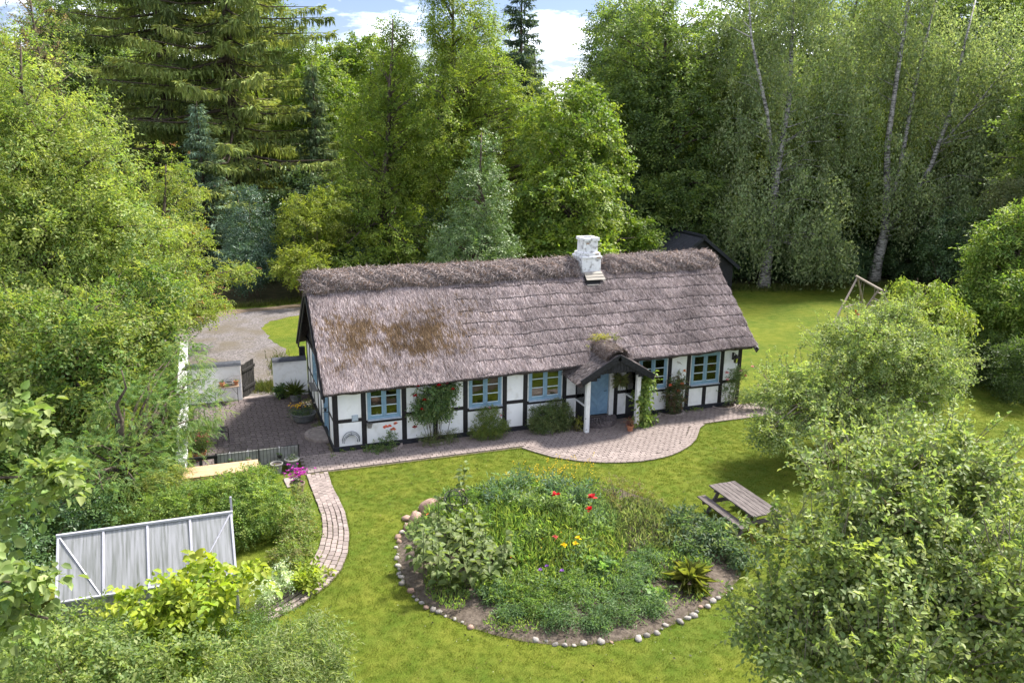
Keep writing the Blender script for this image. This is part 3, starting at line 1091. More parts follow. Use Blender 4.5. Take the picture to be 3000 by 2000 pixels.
# --- left gable wall: timber frame, blue door, blue window, black boards above
GP = [0.085, 1.05, 2.35, 3.15, 3.95, 5.25, 6.15, W - .085]
for y in GP[1:]:
    bx('gable_post', (.07, y, 1.28), (.16, .13, 2.14), M_TIMBER, house)
GB = [('p', 1.15), ('d', 0), ('p', 1.15), ('p', 1.15), ('w', 1.15), ('p', 1.15), ('p', 1.15)]
for i, (k, rz) in enumerate(GB):
    a, b = GP[i] + .065, GP[i + 1] - .065
    m = (a + b) / 2
    if k == 'd':
        d = bx('gable_door', (.07, m, 1.19), (.05, b - a - .12, 1.86), M_BLUEDOOR, house)
        nb = 6
        wv = (b - a - .14) / nb
        for q in range(nb):
            bx('board', (.040, a + .07 + wv * (q + .5), 1.19), (.014, wv - .008, 1.84), M_BLUEDOOR, d, ch=.003)
        fr = MB()
        fr.box((.06, a + .03, 1.2), (.15, .055, 1.98), None, .005)
        fr.box((.06, b - .03, 1.2), (.15, .055, 1.98), None, .005)
        fr.box((.06, m, 2.16), (.15, b - a - .13, .08), None, .005)
        fr.build('gable_door_frame', M_BLUE, house)
        bx('wall_panel', (.105, m, 2.27), (.18, b - a, .13), M_WHITE, house)
        continue
    bx('gable_rail', (.073, m, rz), (.15, b - a, .11), M_TIMBER, house)
    bx('wall_panel', (.105, m, (.21 + rz - .055) / 2), (.19, b - a, rz - .055 - .21), M_WHITE, house, ch=.004)
    if k == 'p':
        bx('wall_panel', (.105, m, (rz + .055 + 2.34) / 2), (.19, b - a, 2.34 - rz - .055), M_WHITE, house, ch=.004)
    else:
        holder = bpy.data.objects.new('gable_window', None)
        f = MB()
        z0, z1 = rz + .055, 2.34
        for (cy, sy, cz, sz) in ((a + .05, .09, (z0 + z1) / 2, z1 - z0), (b - .05, .09, (z0 + z1) / 2, z1 - z0), (m, b - a - .19, z1 - .05, .09), (m, b - a - .19, z0 + .05, .09), (m, .07, (z0 + z1) / 2, z1 - z0 - .19)):
            f.box((.045, cy, cz), (.12, sy, sz), None, .006)
        gw = f.build('gable_window', M_BLUE, house)
        for s in (-1, 1):
            cy = m + s * (b - a) / 4.6
            for q in range(3):
                hh = (z1 - z0 - .2) / 3
                MB().box((.05, cy, z0 + .1 + hh * (q + .5)), (.004, (b - a) / 2 - .13, hh - .02)).build('pane', M_GLASS, gw)
                if q:
                    MB().box((.035, cy, z0 + .1 + hh * q), (.03, (b - a) / 2 - .12, .026), None, .004).build('glazing_bar', M_BAR, gw)
bx('tie_beam', (.06, W / 2, 2.41), (.18, W - .1, .14), M_TIMBER, house)
nb = 34
for k in range(nb):
    y = .15 + (W - .3) * (k + .5) / nb
    top = 2.62 + (5.12 - 2.62) * (1 - abs(y - W / 2) / (W / 2))
    bx('gable_board', (.045 + random.gauss(0, .002), y, (2.48 + top) / 2), (.03, (W - .3) / nb - .008, top - 2.48), M_BLACK, house, ch=.003)
gable_infill('gable_backing', .07, M_TIMBER, 2.3, .05)

# --- thatch: body of the roof as one thick quilt
YE, YR = -0.50, W / 2
XL, XR = -0.33, 16.72
TH = 0.27


def course(x, s):
    """layers of reed: lower edge of each course stands proud, strongest on the right half"""
    amp = np.clip((x - 5.5) / 2.0, 0, 1) * 0.75 + 0.25 * np.clip((x - 3.0) / 3, 0, 1)
    ln = 0.60
    ss = s + 0.022 * np.sin(x * 1.9 + 0.7) + 0.014 * np.sin(x * 5.3) + 0.012 * np.sin(x * 11.1 + s) + 0.22 * np.floor((x + .9 * np.sin(s * 7)) / 6.4) * 0.35
    f = ss / ln - np.floor(ss / ln)
    brk = np.clip(1.0 + 1.5 * np.sin(x * 0.83 + np.floor(ss / ln) * 2.4) + np.sin(x * 2.1 + np.floor(ss / ln) * 1.3), 0.12, 1.0)
    return amp * brk * 0.025 * (1 - f) ** 2.5


def lump(x, s):
    return (0.020 * np.sin(x * 1.3 + s * 0.9) + 0.014 * np.sin(x * 2.9 - s * 2.2 + 1) + 0.010 * np.sin(x * 6.1 + s * 3.7) + 0.006 * np.sin(x * 13.0 + s * 9.0))


SL = math.hypot(YR - YE, 5.50 - 2.37)


def roof_pt(x, s, lift=0.0, side=0):
    """s metres up the slope from the eave"""
    t = s / SL
    z0, z1 = 2.37 + 0.0195 * x, 5.50 + 0.007 * x
    y = YE + (YR - YE) * t
    z = z0 + (z1 - z0) * t
    ny, nz = -(z1 - z0) / SL, (YR - YE) / SL
    h = lift + course(x, s) + lump(x, s)
    y = y + ny * h
    z = z + nz * h
    if side:
        y = W - y
    return np.stack([x, y, z], -1)


def x_end(s):
    return XR + 0.38 * s / SL


nx, ns = 170, 150
tt = np.linspace(0, 1, nx)
V, F = [], []
prof = []
for side in (0, 1):
    base = len(V)
    ns = 150 if side == 0 else 24
    svals = np.linspace(0, SL, ns)
    for s in svals:
        xs = XL + tt * (x_end(s) - XL) if True else 0
        V += [tuple(q) for q in roof_pt(xs, np.full(nx, s), 0, side)]
    # rounded lower edge and underside
    for (dn, dy) in ((-.035, .015), (-.10, .11), (-TH + .03, .24)):
        xs = XL + tt * (x_end(0) - XL)
        p = roof_pt(xs, np.full(nx, 0.0), 0, 0)
        p[:, 2] += dn + 0.012 * np.sin(tt * 190) + 0.010 * np.sin(tt * 71)
        p[:, 1] += dy
        if side:
            p[:, 1] = W - p[:, 1]
        V += [tuple(q) for q in p]
    for j in range(1, 8):
        s = SL * j / 7 - .15
        xs = XL + tt * (x_end(s) - XL)
        p = roof_pt(xs, np.full(nx, s), 0, 0)
        p[:, 2] -= TH
        p[:, 1] += .16
        if side:
            p[:, 1] = W - p[:, 1]
        V += [tuple(q) for q in p]

    def quad(a, b, c, d):
        F.append((a, b, c, d) if side == 0 else (d, c, b, a))
    for r in range(ns - 1):
        for k in range(nx - 1):
            o = base + r * nx + k
            quad(o, o + 1, o + nx + 1, o + nx)
    rows = [base] + [base + (ns + j) * nx for j in range(10)]
    for r0, r1 in zip(rows[:-1], rows[1:]):
        for k in range(nx - 1):
            quad(r0 + k + 1, r0 + k, r1 + k, r1 + k + 1)
    # verge end caps
    for k in (0, nx - 1):
        topi = [base + r * nx + k for r in range(ns)]
        bot = rows[1:]
        boti = [b + k for b in bot]
        F.append(tuple(topi + boti[::-1]))
roof = obj('thatch_roof', mesh_from('thatch_roof', V, F, M_THATCHBASE, False), house)


def moss_amount(x, s, rng):
    """brown moss lies over the left third of the slope"""
    u = np.exp(-((x - 2.5) / 2.7) ** 4 - ((s - 2.25) / 1.45) ** 4)
    u = np.maximum(u, .75 * np.exp(-((x - 5.2) / 1.4) ** 2 - ((s - 2.7) / 1.0) ** 2))
    u = np.maximum(u, .55 * np.exp(-((x - 1.6) / 1.0) ** 2 - ((s - 1.1) / .6) ** 2))
    n = np.sin(x * 3.1 + s * 2.3) * np.sin(s * 4.7 - x * 1.7) + .6 * np.sin(x * 8.3 - s * 5) * np.sin(s * 9 + x * 6)
    n2 = np.sin(x * 1.3 + 1.0 + s) * np.sin(s * 1.9 - x * .6)
    return np.clip(u * (.70 + .30 * n + .32 * n2), 0, 1)


def straw(n, seed, side=0):
    rng = np.random.default_rng(seed)
    s = rng.uniform(-.03, SL - .35, n)
    x = XL + rng.random(n) * (x_end(s) - XL)
    L = rng.uniform(.12, .32, n)
    Wd = rng.uniform(.011, .022, n)
    dx = rng.normal(0, .11, n)
    p0 = roof_pt(x, s, .006 + rng.random(n) * .01)
    ss = s + 0.022 * np.sin(x * 1.9 + 0.7) + 0.014 * np.sin(x * 5.3) + 0.012 * np.sin(x * 11.1 + s) + 0.22 * np.floor((x + .9 * np.sin(s * 7)) / 6.4) * 0.35
    fdist = (ss / .60 - np.floor(ss / .60)) * .60 + .015
    L = np.where(x > 5.0, np.minimum(L, fdist), L)
    s1 = np.maximum(s - L, -.12)
    p1 = roof_pt(x + dx * L, s1, .012 + rng.random(n) ** 2 * .05)
    D = p1 - p0
    lens = np.linalg.norm(D, axis=1)
    Nn = np.tile(np.array([0, -.6, .8]), (n, 1)) + rng.normal(size=(n, 3)) * .45
    m = moss_amount(x, s, rng)
    old = np.array([[.31, .258, .262], [.25, .208, .215], [.39, .335, .335], [.20, .160, .158], [.28, .222, .208], [.46, .40, .395]])
    mos = np.array([[.135, .088, .052], [.17, .112, .064], [.105, .07, .045], [.20, .14, .085]])
    c = old[rng.integers(0, len(old), n)]
    cm = mos[rng.integers(0, len(mos), n)]
    cell = rng.random((240, 60))
    cv = cell[np.clip(((x + dx * .3 + .06 * np.sin(s * 9)) / .11).astype(int) + 5, 0, 239), np.clip((s / .17 + .4 * np.sin(x * 5)).astype(int), 0, 59)]
    pick = (.5 * cv + .5 * rng.random(n)) < m * .88
    dk = rng.random(n) < .16
    c = np.where(dk[:, None], np.array([.105, .082, .080]), c)
    spot = cell[np.clip((x / .23).astype(int) + 9, 0, 239), np.clip((s / .31).astype(int) + 7, 0, 59)]
    c = c * (.84 + .32 * spot)[:, None]
    c = np.where(pick[:, None], cm, c)
    big = 1 + .13 * np.sin(x * 1.1 + 2 * np.sin(s)) + .10 * np.sin(x * 2.7 - s * 1.6) + .08 * np.sin(s * 5 + x)
    pale = np.clip(1.25 - .10 * x, 0, 1) * np.clip(1 - m, 0, 1) * .30
    c = .74 * c * (big + pale)[:, None] * (1 + rng.uniform(-.25, .25, (n, 1)))
    me = leaf_mesh('reed_tips', p0, D, Nn, lens, Wd, c, M_STRAW, 3, fold=.1, bend=0.0)
    o = obj('reed_tips', me, roof)
    o['kind'] = 'stuff'
    return o


straw(200000, 5)


def eave_fringe():
    rng = np.random.default_rng(77)
    n = 7000
    x = rng.uniform(XL, XR, n)
    p0 = roof_pt(x, np.zeros(n), 0)
    k = rng.uniform(0, 1, n)
    p0[:, 2] -= k * .09
    p0[:, 1] += k * .08 + .04
    D = np.stack([rng.normal(0, .15, n), rng.uniform(-1.0, -.7, n), rng.uniform(-.95, -.6, n)], -1)
    Nn = np.tile(np.array([0, -1.0, .3]), (n, 1)) + rng.normal(size=(n, 3)) * .4
    c = np.array([.20, .172, .17]) * rng.uniform(.55, 1.45, (n, 1))
    me = leaf_mesh('eave_reeds', p0, D, Nn, rng.uniform(.05, .13, n), rng.uniform(.012, .025, n), c, M_STRAW, 4, bend=0)
    o = obj('eave_reeds', me, roof)
    o['kind'] = 'stuff'


eave_fringe()


# --- ridge roll of twiggy turf, broken by the chimney
def ridge_roll(name, x0, x1, seed, cz, rz_, parent, n_tw, half=0.64, hgt=0.42):
    rng = np.random.default_rng(seed)
    na, m = 18, max(8, int((x1 - x0) / .15))
    V, F = [], []
    for i in range(m + 1):
        x = x0 + (x1 - x0) * i / m
        e = min(i, m - i)
        k = 1.0 if e > 1 else (.88 if e == 1 else .72)
        for j in range(na + 1):
            a = math.pi * (j / na) * 1.28 - .14 * math.pi
            wob = 1 + .05 * math.sin(x * 3.1 + j) + .04 * math.sin(x * 7.7 + 2 * j)
            yy = W / 2 - math.cos(a) * half * k * wob
            zz = ridge_z(x) - .27 + math.sin(a) * hgt * k * wob + (0.10 * (1 - abs(math.cos(a)))) - .135 * abs(math.cos(a)) ** 1.5 + .03
            V.append((x, yy, zz))
    w = na + 1
    for i in range(m):
        for j in range(na):
            F.append((i * w + j, (i + 1) * w + j, (i + 1) * w + j + 1, i * w + j + 1))
    F.append(tuple(range(w)))
    F.append(tuple(range((m + 1) * w - 1, m * w - 1, -1)))
    o = obj(name, mesh_from(name, V, F, M_THATCHBASE, True), parent)
    Va = np.array(V)
    i = rng.integers(0, m, n_tw)
    j = rng.integers(0, na, n_tw)
    fi, fj = rng.random((n_tw, 1)), rng.random((n_tw, 1))
    A, B, C = Va[i * w + j], Va[(i + 1) * w + j], Va[i * w + j + 1]
    P = A + (B - A) * fi + (C - A) * fj
    nn = nrm(np.cross(C - A, B - A))
    cen = np.array([0, W / 2, 0])
    flip = np.sign(np.sum(nn * (P - cen - np.array([0, 0, 1]) * (P[:, 2:3] - .5)), axis=1, keepdims=True))
    nn = nn * np.where(flip == 0, 1, flip)
    P = P + nn * rng.uniform(-.01, .035, (n_tw, 1))
    D = rng.normal(size=(n_tw, 3))
    D = D - nn * np.sum(D * nn, axis=1, keepdims=True) * .8
    c = np.array([[.20, .165, .155], [.27, .225, .21], [.14, .11, .10], [.33, .28, .265], [.16, .105, .075]])[rng.integers(0, 5, n_tw)] * rng.uniform(.85, 1.45, (n_tw, 1))
    me = leaf_mesh('ridge_twigs', P, D, nn + rng.normal(size=(n_tw, 3)) * .3, rng.uniform(.10, .28, n_tw), rng.uniform(.010, .024, n_tw), c, M_STRAW, 4, bend=0)
    t = obj('ridge_twigs', me, o)
    t['kind'] = 'stuff'
    return o


ridge_roll('ridge_roll', XL - .08, 10.55, 21, 0, 0, house, 24000)
ridge_roll('ridge_roll', 11.72, 17.10, 22, 0, 0, house, 13000)

# --- bargeboards on both verges
for x, sgn in ((XL + .02, 1), (XR + .20, 1)):
    for side in (0, 1):
        pa = roof_pt(np.array([x]), np.array([-.05]), -.40)[0]
        pb = roof_pt(np.array([x]), np.array([SL - .1]), -.40)[0]
        if side:
            pa[1], pb[1] = W - pa[1], W - pb[1]
        m = MB()
        m.beam(pa, pb, .05, .24, .006)
        m.build('bargeboard', M_BLACK, house)
        pa2, pb2 = pa + np.array([-.055, 0, .10]), pb + np.array([-.055, 0, .10])
        MB().beam(pa2, pb2, .05, .12, .006).build('bargeboard', M_BLACK, house)
bx('corbel', (-.17, W + .22, 1.62), (.24, .2, .62), M_BLACK, house)
bx('corbel', (LEN + .14, -.18, 2.52), (.26, .2, .14), M_BLACK, house)

# --- chimney
ch = MB()
cx, cy = 11.04, 3.56
ch.box((cx, cy, 5.35), (.84, .9, 1.0), None, .02)
chim = ch.build('chimney', M_WHITE, house)
M_CHIM = pbr('chimney_limewash', (0.66, 0.66, 0.68), (0.78, 0.78, 0.79), rough=0.85, scale=5, bump=0.3, stain=(0.20, 0.185, 0.18), stain_scale=5.5, stain_lo=0.54, stain_hi=0.70)
chim.data.materials[0] = M_CHIM
MB().box((cx, cy, 5.87), (.92, .98, .11), None, .02).build('shoulder', M_CHIM, chim)
MB().box((cx, cy, 5.99), (.80, .86, .13), None, .03).build('shoulder', M_CHIM, chim)
MB().box((cx, cy, 6.27), (.62, .66, .52), None, .012).build('shaft', M_CHIM, chim)
capm = MB()
for (c, s) in (((cx, cy - .31, 6.585), (.72, .14, .13)), ((cx, cy + .31, 6.585), (.72, .14, .13)), ((cx - .29, cy, 6.585), (.14, .48, .13)), ((cx + .29, cy, 6.585), (.14, .48, .13))):
    capm.box(c, s, None, .012)
capm.build('cap', M_CHIM, chim)
bx('flue', (cx, cy, 6.51), (.46, .50, .04), M_IRON, chim)
for (c, s) in (((cx - .14, cy - .333, 6.42), (.14, .012, .05)), ((cx + .30, cy - .492, 5.86), (.20, .012, .045)), ((cx + .24, cy - .432, 6.0), (.16, .012, .05))):
    bx('bare_brick', c, s, pbr('bare_brick', (.26, .17, .11), (.36, .26, .17), rough=.9, scale=12, bump=.3), chim, ch=.004)
for k in range(3):
    y0 = 2.72 + k * .13
    zz = 2.37 + .0195 * cx + (5.5 + .007 * cx - 2.37 - .0195 * cx) * (y0 - YE) / (YR - YE) + .10
    bx('flashing_board', (cx + .02, y0, zz + .03), (.84 - .02 * k, .17, .028), pbr('bleached_board', (.22, .20, .175), (.32, .295, .26), rough=.85, scale=8, bump=.3, stretch=(1, 6, 6), objvar=.1), chim, rot=(.50, 0, 0))
bx('flashing_backing', (cx + .02, 2.80, 4.98), (.88, .56, .05), M_IRON, chim, rot=(.645, 0, 0))

# ---------------- porch (part of the house)
px0, px1, pyf = 9.09, 11.17, -1.0
for x in (px0, px1):
    pst = bx('porch_post', (x, pyf, 1.10), (.17, .17, 2.12), M_PAINTW, house, ch=.02)
    bx('post_shoe', (x, pyf, .03), (.12, .12, .07), M_IRON, pst)
for x in (px0 - .02, px1 + .02):
    bx('porch_beam', (x, -.55, 2.19), (.14, 1.25, .12), M_TIMBER, house)
    # side screen: black boards below, glass above
    for k in range(6):
        bx('porch_board', (x + random.gauss(0, .002), -.86 + k * .145, .55), (.03, .138, .92), M_BLACK, house, ch=.003)
    bx('porch_side_sill', (x, -.49, 1.04), (.10, .86, .05), M_PAINTW, house)
    sf = MB()
    sf.box((x, -.90, 1.60), (.05, .05, 1.06), None, .004)
    sf.box((x, -.06, 1.60), (.05, .05, 1.06), None, .004)
    sf.box((x, -.48, 2.10), (.05, .79, .05), None, .004)
    sw = sf.build('porch_side_frame', M_TIMBER, house)
    MB().box((x, -.48, 1.57), (.005, .79, 1.0)).build('pane', M_GLASS, sw)
ap = (10.13, 2.95)
el, er = (8.64, 2.10), (11.58, 2.08)
yb = -1.415
for (e, q) in ((el, 0), (er, 1)):
    MB().beam((e[0], yb, e[1]), (ap[0] + (.03 if q == 0 else -.03), yb, ap[1]), .05, .23, .006).build('porch_bargeboard', M_BLACK, house)
nb = 17
for k in range(nb):
    x = 9.02 + (11.20 - 9.02) * (k + .5) / nb
    u = abs(x - 10.12) / 1.1
    top = ap[1] - .12 - .80 * abs(x - 10.13) / 1.45
    bot = 2.40 - (.04 if u < .55 else 0) * 1 - (.28 if u > .78 else (.18 if u > .62 else (.06 if u > .5 else 0)))
    bx('porch_gable_board', (x, yb + .045 + random.gauss(0, .003), (top + bot) / 2), (2.18 / nb - .008, .025, max(.06, top - bot)), M_BLACK, house, ch=.003)
# porch thatch
Vp, Fp = [], []
ny_, nu = 30, 22


def porch_surf(u, v, lift=0.0):
    """u across (-1 left eave .. 1 right eave), v along depth (0 front .. 1 back)"""
    y = -1.37 + 2.2 * v
    half = 1.50
    x = 10.12 + u * half * (1 + .05 * v)
    z = 3.02 - .90 * np.abs(u) ** 1.08 + .10 * v + .02 * np.sin(u * 9 + v * 7) + lift
    return np.stack([x, y + 0 * z, z], -1)


us, vs = np.linspace(-1, 1, nu), np.linspace(0, 1, ny_)
for lay_ in (0, -.20):
    for v in vs:
        Vp += [tuple(q) for q in porch_surf(us, np.full(nu, v), lay_)]
o2 = nu * ny_
for i in range(ny_ - 1):
    for j in range(nu - 1):
        a = i * nu + j
        Fp.append((a, a + 1, a + nu + 1, a + nu))
        Fp.append((o2 + a, o2 + a + nu, o2 + a + nu + 1, o2 + a + 1))
for j in range(nu - 1):
    Fp.append((j, o2 + j, o2 + j + 1, j + 1))
for i in range(ny_ - 1):
    for j in (0, nu - 1):
        a = i * nu + j
        Fp.append((a, a + nu, o2 + a + nu, o2 + a))
proof = obj('porch_thatch', mesh_from('porch_thatch', Vp, Fp, M_THATCHBASE), house)
rng = np.random.default_rng(31)
n = 15000
u = rng.uniform(-1, 1, n)
v = rng.uniform(0, 1, n) ** 1.1
p0 = porch_surf(u, v, .008 + rng.random(n) * .01)
p1 = porch_surf(u + np.sign(u) * rng.uniform(.05, .17, n), v + rng.normal(0, .02, n), .012 + rng.random(n) ** 2 * .04)
old = np.array([[.27, .23, .225], [.22, .185, .185], [.33, .285, .28], [.17, .14, .135], [.38, .34, .33]])
me = leaf_mesh('reed_tips', p0, p1 - p0, np.tile(np.array([0, 0, 1.0]), (n, 1)) + rng.normal(size=(n, 3)) * .4, np.linalg.norm(p1 - p0, axis=1), rng.uniform(.012, .03, n), old[rng.integers(0, 5, n)] * rng.uniform(.42, .8, (n, 1)), M_STRAW, 4, bend=0)
tag(obj('reed_tips', me, proof), kind='stuff')
# porch ridge roll
Vr, Fr = [], []
m_, na = 16, 12
for i in range(m_ + 1):
    y = -1.30 + 2.15 * i / m_
    k = .8 if i == 0 else 1.0
    for j in range(na + 1):
        a = math.pi * j / na
        Vr.append((10.12 - math.cos(a) * .46 * k * (1 + .05 * math.sin(y * 5 + j)), y, 2.82 + .05 * i / m_ + math.sin(a) * (.34 + .05 * math.sin(y * 3)) * k))
w = na + 1
for i in range(m_):
    for j in range(na):
        Fr.append((i * w + j, i * w + j + 1, (i + 1) * w + j + 1, (i + 1) * w + j))
Fr.append(tuple(range(w)))
proll = obj('porch_ridge_roll', mesh_from('porch_ridge_roll', Vr, Fr, M_THATCHBASE, True), house)
n = 6500
a = rng.uniform(0, math.pi, n)
y = rng.uniform(-1.30, .85, n)
P = np.stack([10.12 - np.cos(a) * .47, y, 2.84 + (y + 1.3) * .025 + np.sin(a) * .36], -1) + rng.normal(size=(n, 3)) * .012
nn = np.stack([-np.cos(a), 0 * a, np.sin(a)], -1)
D = rng.normal(size=(n, 3))
D = D - nn * np.sum(D * nn, axis=1, keepdims=True) * .8
c = np.array([[.20, .165, .155], [.27, .225, .21], [.14, .11, .10], [.32, .27, .25], [.15, .10, .07]])[rng.integers(0, 5, n)] * rng.uniform(.5, .95, (n, 1))
tag(obj('ridge_twigs', leaf_mesh('ridge_twigs', P, D, nn, rng.uniform(.08, .22, n), rng.uniform(.010, .022, n), c, M_STRAW, 4, bend=0), proll), kind='stuff')

# semicircular brick step at the front door
stp = MB()
stp.lathe([(0, .20), (.62, .20), (.62, .04)], (9.95, -.03, 0), 18, math.pi, 2 * math.pi)
step = stp.build('door_step', M_CONC, house)
PB = paver_mesh('step_brick', pbr('dark_brick', (.085, .07, .072), (.15, .125, .125), rough=.9, scale=9, bump=.3, objvar=.25))
for ring, r in ((0, .70), (1, .50), (2, .30)):
    cnt = int(math.pi * r / .125)
    for k in range(cnt):
        a = math.pi + math.pi * (k + .5) / cnt
        obj('brick', PB, step, (9.95 + r * math.cos(a), -.03 + r * math.sin(a), .205), (0, 0, a + math.pi / 2), (.112 * r / .68 + .006, .17, .045))
for zz in (.02, .11):
    for k in range(17):
        a = math.pi + math.pi * (k + .5 + .5 * (zz > .1)) / 17.5
        obj('brick', PB, step, (9.95 + .70 * math.cos(a), -.03 + .70 * math.sin(a), zz), (0, 0, a + math.pi / 2), (.125, .17, .085))
bx('threshold', (9.98, -.02, .255), (.95, .12, .05), M_OLDWOOD, house)


# ================================================================== COURTYARD AND GARDEN THINGS
def arr(*a):
    return np.array(a, float)


# --- garden walls
gw = thing('garden_wall', 'whitewashed wall with dark coping behind the plank table', 'wall', (-3.72, 7.02, 0))
bx('wall', (0, 0, .75), (2.06, .25, 1.5), M_WHITE, gw, ch=.01)
MB().prism([(-.24, 1.50), (.24, 1.50), (.16, 1.60), (0, 1.66), (-.16, 1.60)], -1.06, 1.06).build('coping', M_SLATE, gw, (0, 0, 0), (math.pi / 2, 0, math.pi / 2))
gw2 = thing('garden_wall', 'short whitewashed wall with dark coping joining the cottage gable', 'wall', (-.735, 7.02, 0))
bx('wall', (0, 0, .75), (1.37, .25, 1.5), M_WHITE, gw2, ch=.01)
MB().prism([(-.24, 1.50), (.24, 1.50), (.16, 1.60), (0, 1.66), (-.16, 1.60)], -.70, .66).build('coping', M_SLATE, gw2, (0, 0, 0), (math.pi / 2, 0, math.pi / 2))
sw = thing('boundary_wall', 'long whitewashed boundary wall half hidden by the leafy trees', 'wall', (-4.87, 4, 0))
bx('wall', (0, 3.85, .70), (.24, 7.7, 1.40), M_WHITE, sw, ch=.01)
bx('low_wall', (0, -2.62, .38), (.24, 5.2, .76), M_WHITE, sw, ch=.01)
bx('coping', (0, -2.62, .80), (.34, 5.24, .07), M_PAINTW, sw, ch=.02)
bx('coping', (0, 3.85, 1.44), (.34, 7.74, .07), M_PAINTW, sw, ch=.02)
bx('threshold_stone', (-2.055, 7.0, .03), (1.24, .30, .06), M_CONC, None)
tag(bpy.data.objects['threshold_stone'], 'worn stone threshold across the open gateway', 'threshold')

# --- plank gate standing open
gate = thing('plank_gate', 'weathered black plank gate standing open beside the white wall', 'gate', (-2.66, 6.97, 0), math.radians(60))
for k in range(8):
    h = 1.36 + random.uniform(-.02, .02)
    bx('plank', (.07 + k * .132, random.gauss(0, .003), .10 + h / 2), (.118, .022, h), M_GATEWOOD, gate, ch=.004)
for z in (.42, 1.18):
    bx('ledge', (.54, -.035, z), (1.08, .04, .12), M_GATEWOOD, gate, ch=.006)
MB().beam((.06, -.04, .50), (1.00, -.04, 1.10), .03, .10, .005).build('brace', M_GATEWOOD, gate)
MB().tube([(1.0, -.07, 1.22), (.98, -.10, 1.28), (.93, -.07, 1.28)], .010, 6).build('latch_ring', M_IRON, gate)
for z in (.42, 1.18):
    bx('hinge', (.10, -.058, z), (.24, .008, .035), M_IRON, gate, ch=.002)

# --- table against the wall with pots
tb = thing('wall_table', 'small plank table on iron legs against the white wall', 'table', (-3.19, 6.62, 0))
for k in range(4):
    bx('plank', (0, -.17 + k * .115, .74), (.80 + random.uniform(-.02, .02), .108, .028), M_TABLEWOOD, tb, ch=.004)
for sx in (-.32, .32):
    for sy in (-.16, .16):
        MB().tube([(sx, sy, .72), (sx * 1.02, sy * 1.02, .03)], .009, 6).build('leg', M_IRON, tb)
    MB().tube([(sx, -.16, .40), (sx * .35, -.16, .71)], .006, 6).build('brace', M_IRON, tb)
    MB().tube([(sx, -.17, .70), (sx, .17, .70)], .008, 6).build('cross_bar', M_IRON, tb)


def pot_profile(r0, r1, h, rim=.03, t=.02):
    return [(0, 0), (r0, 0), (r1 - .01, h - rim * 1.4), (r1 + .014, h - rim * 1.3), (r1 + .016, h), (r1 - t, h), (r1 - t - .006, h - .05), (0, h - .05)]


def pot(name, label, loc, r0, r1, h, mat, soil=True, cat='pot', n=22, group=None):
    o = thing(name, label, cat, loc, 0, group)
    MB().lathe(pot_profile(r0, r1, h), (0, 0, 0), n).build('pot_body', mat, o, smooth=False)
    if soil:
        MB().lathe([(0, 0), (r1 - .02, 0)], (0, 0, h - .045), n).build('soil', M_SOIL, o)
    return o


GREEN = [(.075, .125, .030), (.10, .15, .035), (.055, .10, .028)]
FRESH = [(.15, .20, .03), (.12, .18, .03), (.18, .22, .04)]
DARK = [(.028, .058, .020), (.04, .075, .022), (.05, .085, .03)]


def sprig(parent, ells, nclump, cr, nleaf, L, W_, pal, seed, name='foliage', mat=None, **kw):
    o, c = foliage(name, parent, ells, nclump, cr, nleaf, L, W_, pal, mat, seed=seed, zmin=-9, **kw)
    return o, c


def blooms(parent, centers, r, cols, seed, name='flowers', npet=9, L=.035, W_=.03):
    """flower heads: petals arranged round each centre, one mesh"""
    rng = np.random.default_rng(seed)
    if npet >= 10 and len(centers) > 1:
        for k, c in enumerate(centers):
            blooms(parent, [c], r * rng.uniform(.85, 1.15), [cols[k % len(cols)]], seed * 7 + k, 'bloom', npet)
        return None
    P, D, N, C = [], [], [], []
    for ci, c in enumerate(centers):
        base = np.array(cols[ci % len(cols)])
        for k in range(npet):
            a = 2 * math.pi * k / npet * 1.62 + rng.random()
            el = rng.uniform(.1, 1.3)
            d = arr(math.cos(a) * math.cos(el), math.sin(a) * math.cos(el), math.sin(el))
            P.append(np.array(c) + d * r * .2)
            D.append(d)
            N.append(arr(-math.cos(a) * math.sin(el), -math.sin(a) * math.sin(el), math.cos(el)) + rng.normal(size=3) * .2)
            C.append(base * rng.uniform(.75, 1.2))
    n = len(P)
    me = leaf_mesh(name, np.array(P), np.array(D), np.array(N), np.full(n, r), np.full(n, r * .85), np.array(C), M_PETAL, 6, bend=.1)
    o = obj(name, me, parent)
    if len(centers) > 1:
        o['kind'] = 'stuff'
    return o


p = pot('terracotta_pot', 'terracotta pot with a twiggy plant at the table\'s left end', (-3.44, 6.62, .755), .075, .095, .16, M_TERRA)
sprig(p, [(0, 0, .20, .10, .06)], 14, .06, 8, .04, .025, GREEN, 301)
p = pot('terracotta_pot', 'terracotta pot with a small succulent at the table\'s gate end', (-2.90, 6.64, .755), .07, .085, .17, M_TERRA)
sprig(p, [(0, 0, .20, .07, .05)], 10, .05, 8, .04, .025, GREEN, 302)
p = pot('small_clay_pot', 'tiny stacked clay pot beside the stone bowl', (-3.34, 6.50, .755), .04, .055, .10, M_TERRA)
p = pot('stone_bowl', 'round pale stone bowl in the middle of the wall table', (-3.15, 6.62, .755), .09, .14, .14, M_RIM, cat='bowl')
dry = thing('dried_branch', 'thin dry twig arching over the pots on the table', 'branch', (-3.15, 6.78, .75))
MB().tube([(-.2, -.02, 0.0), (-.1, .0, .25), (.15, .02, .36), (.4, .03, .30), (.55, .04, .15)], [.006, .005, .004, .003, .002], 5).build('twig', M_DRYSTEM, dry)
sprig(dry, [(0, .0, .3, .4, .08)], 26, .03, 4, .035, .012, [(.16, .10, .10), (.20, .14, .13)], 303)

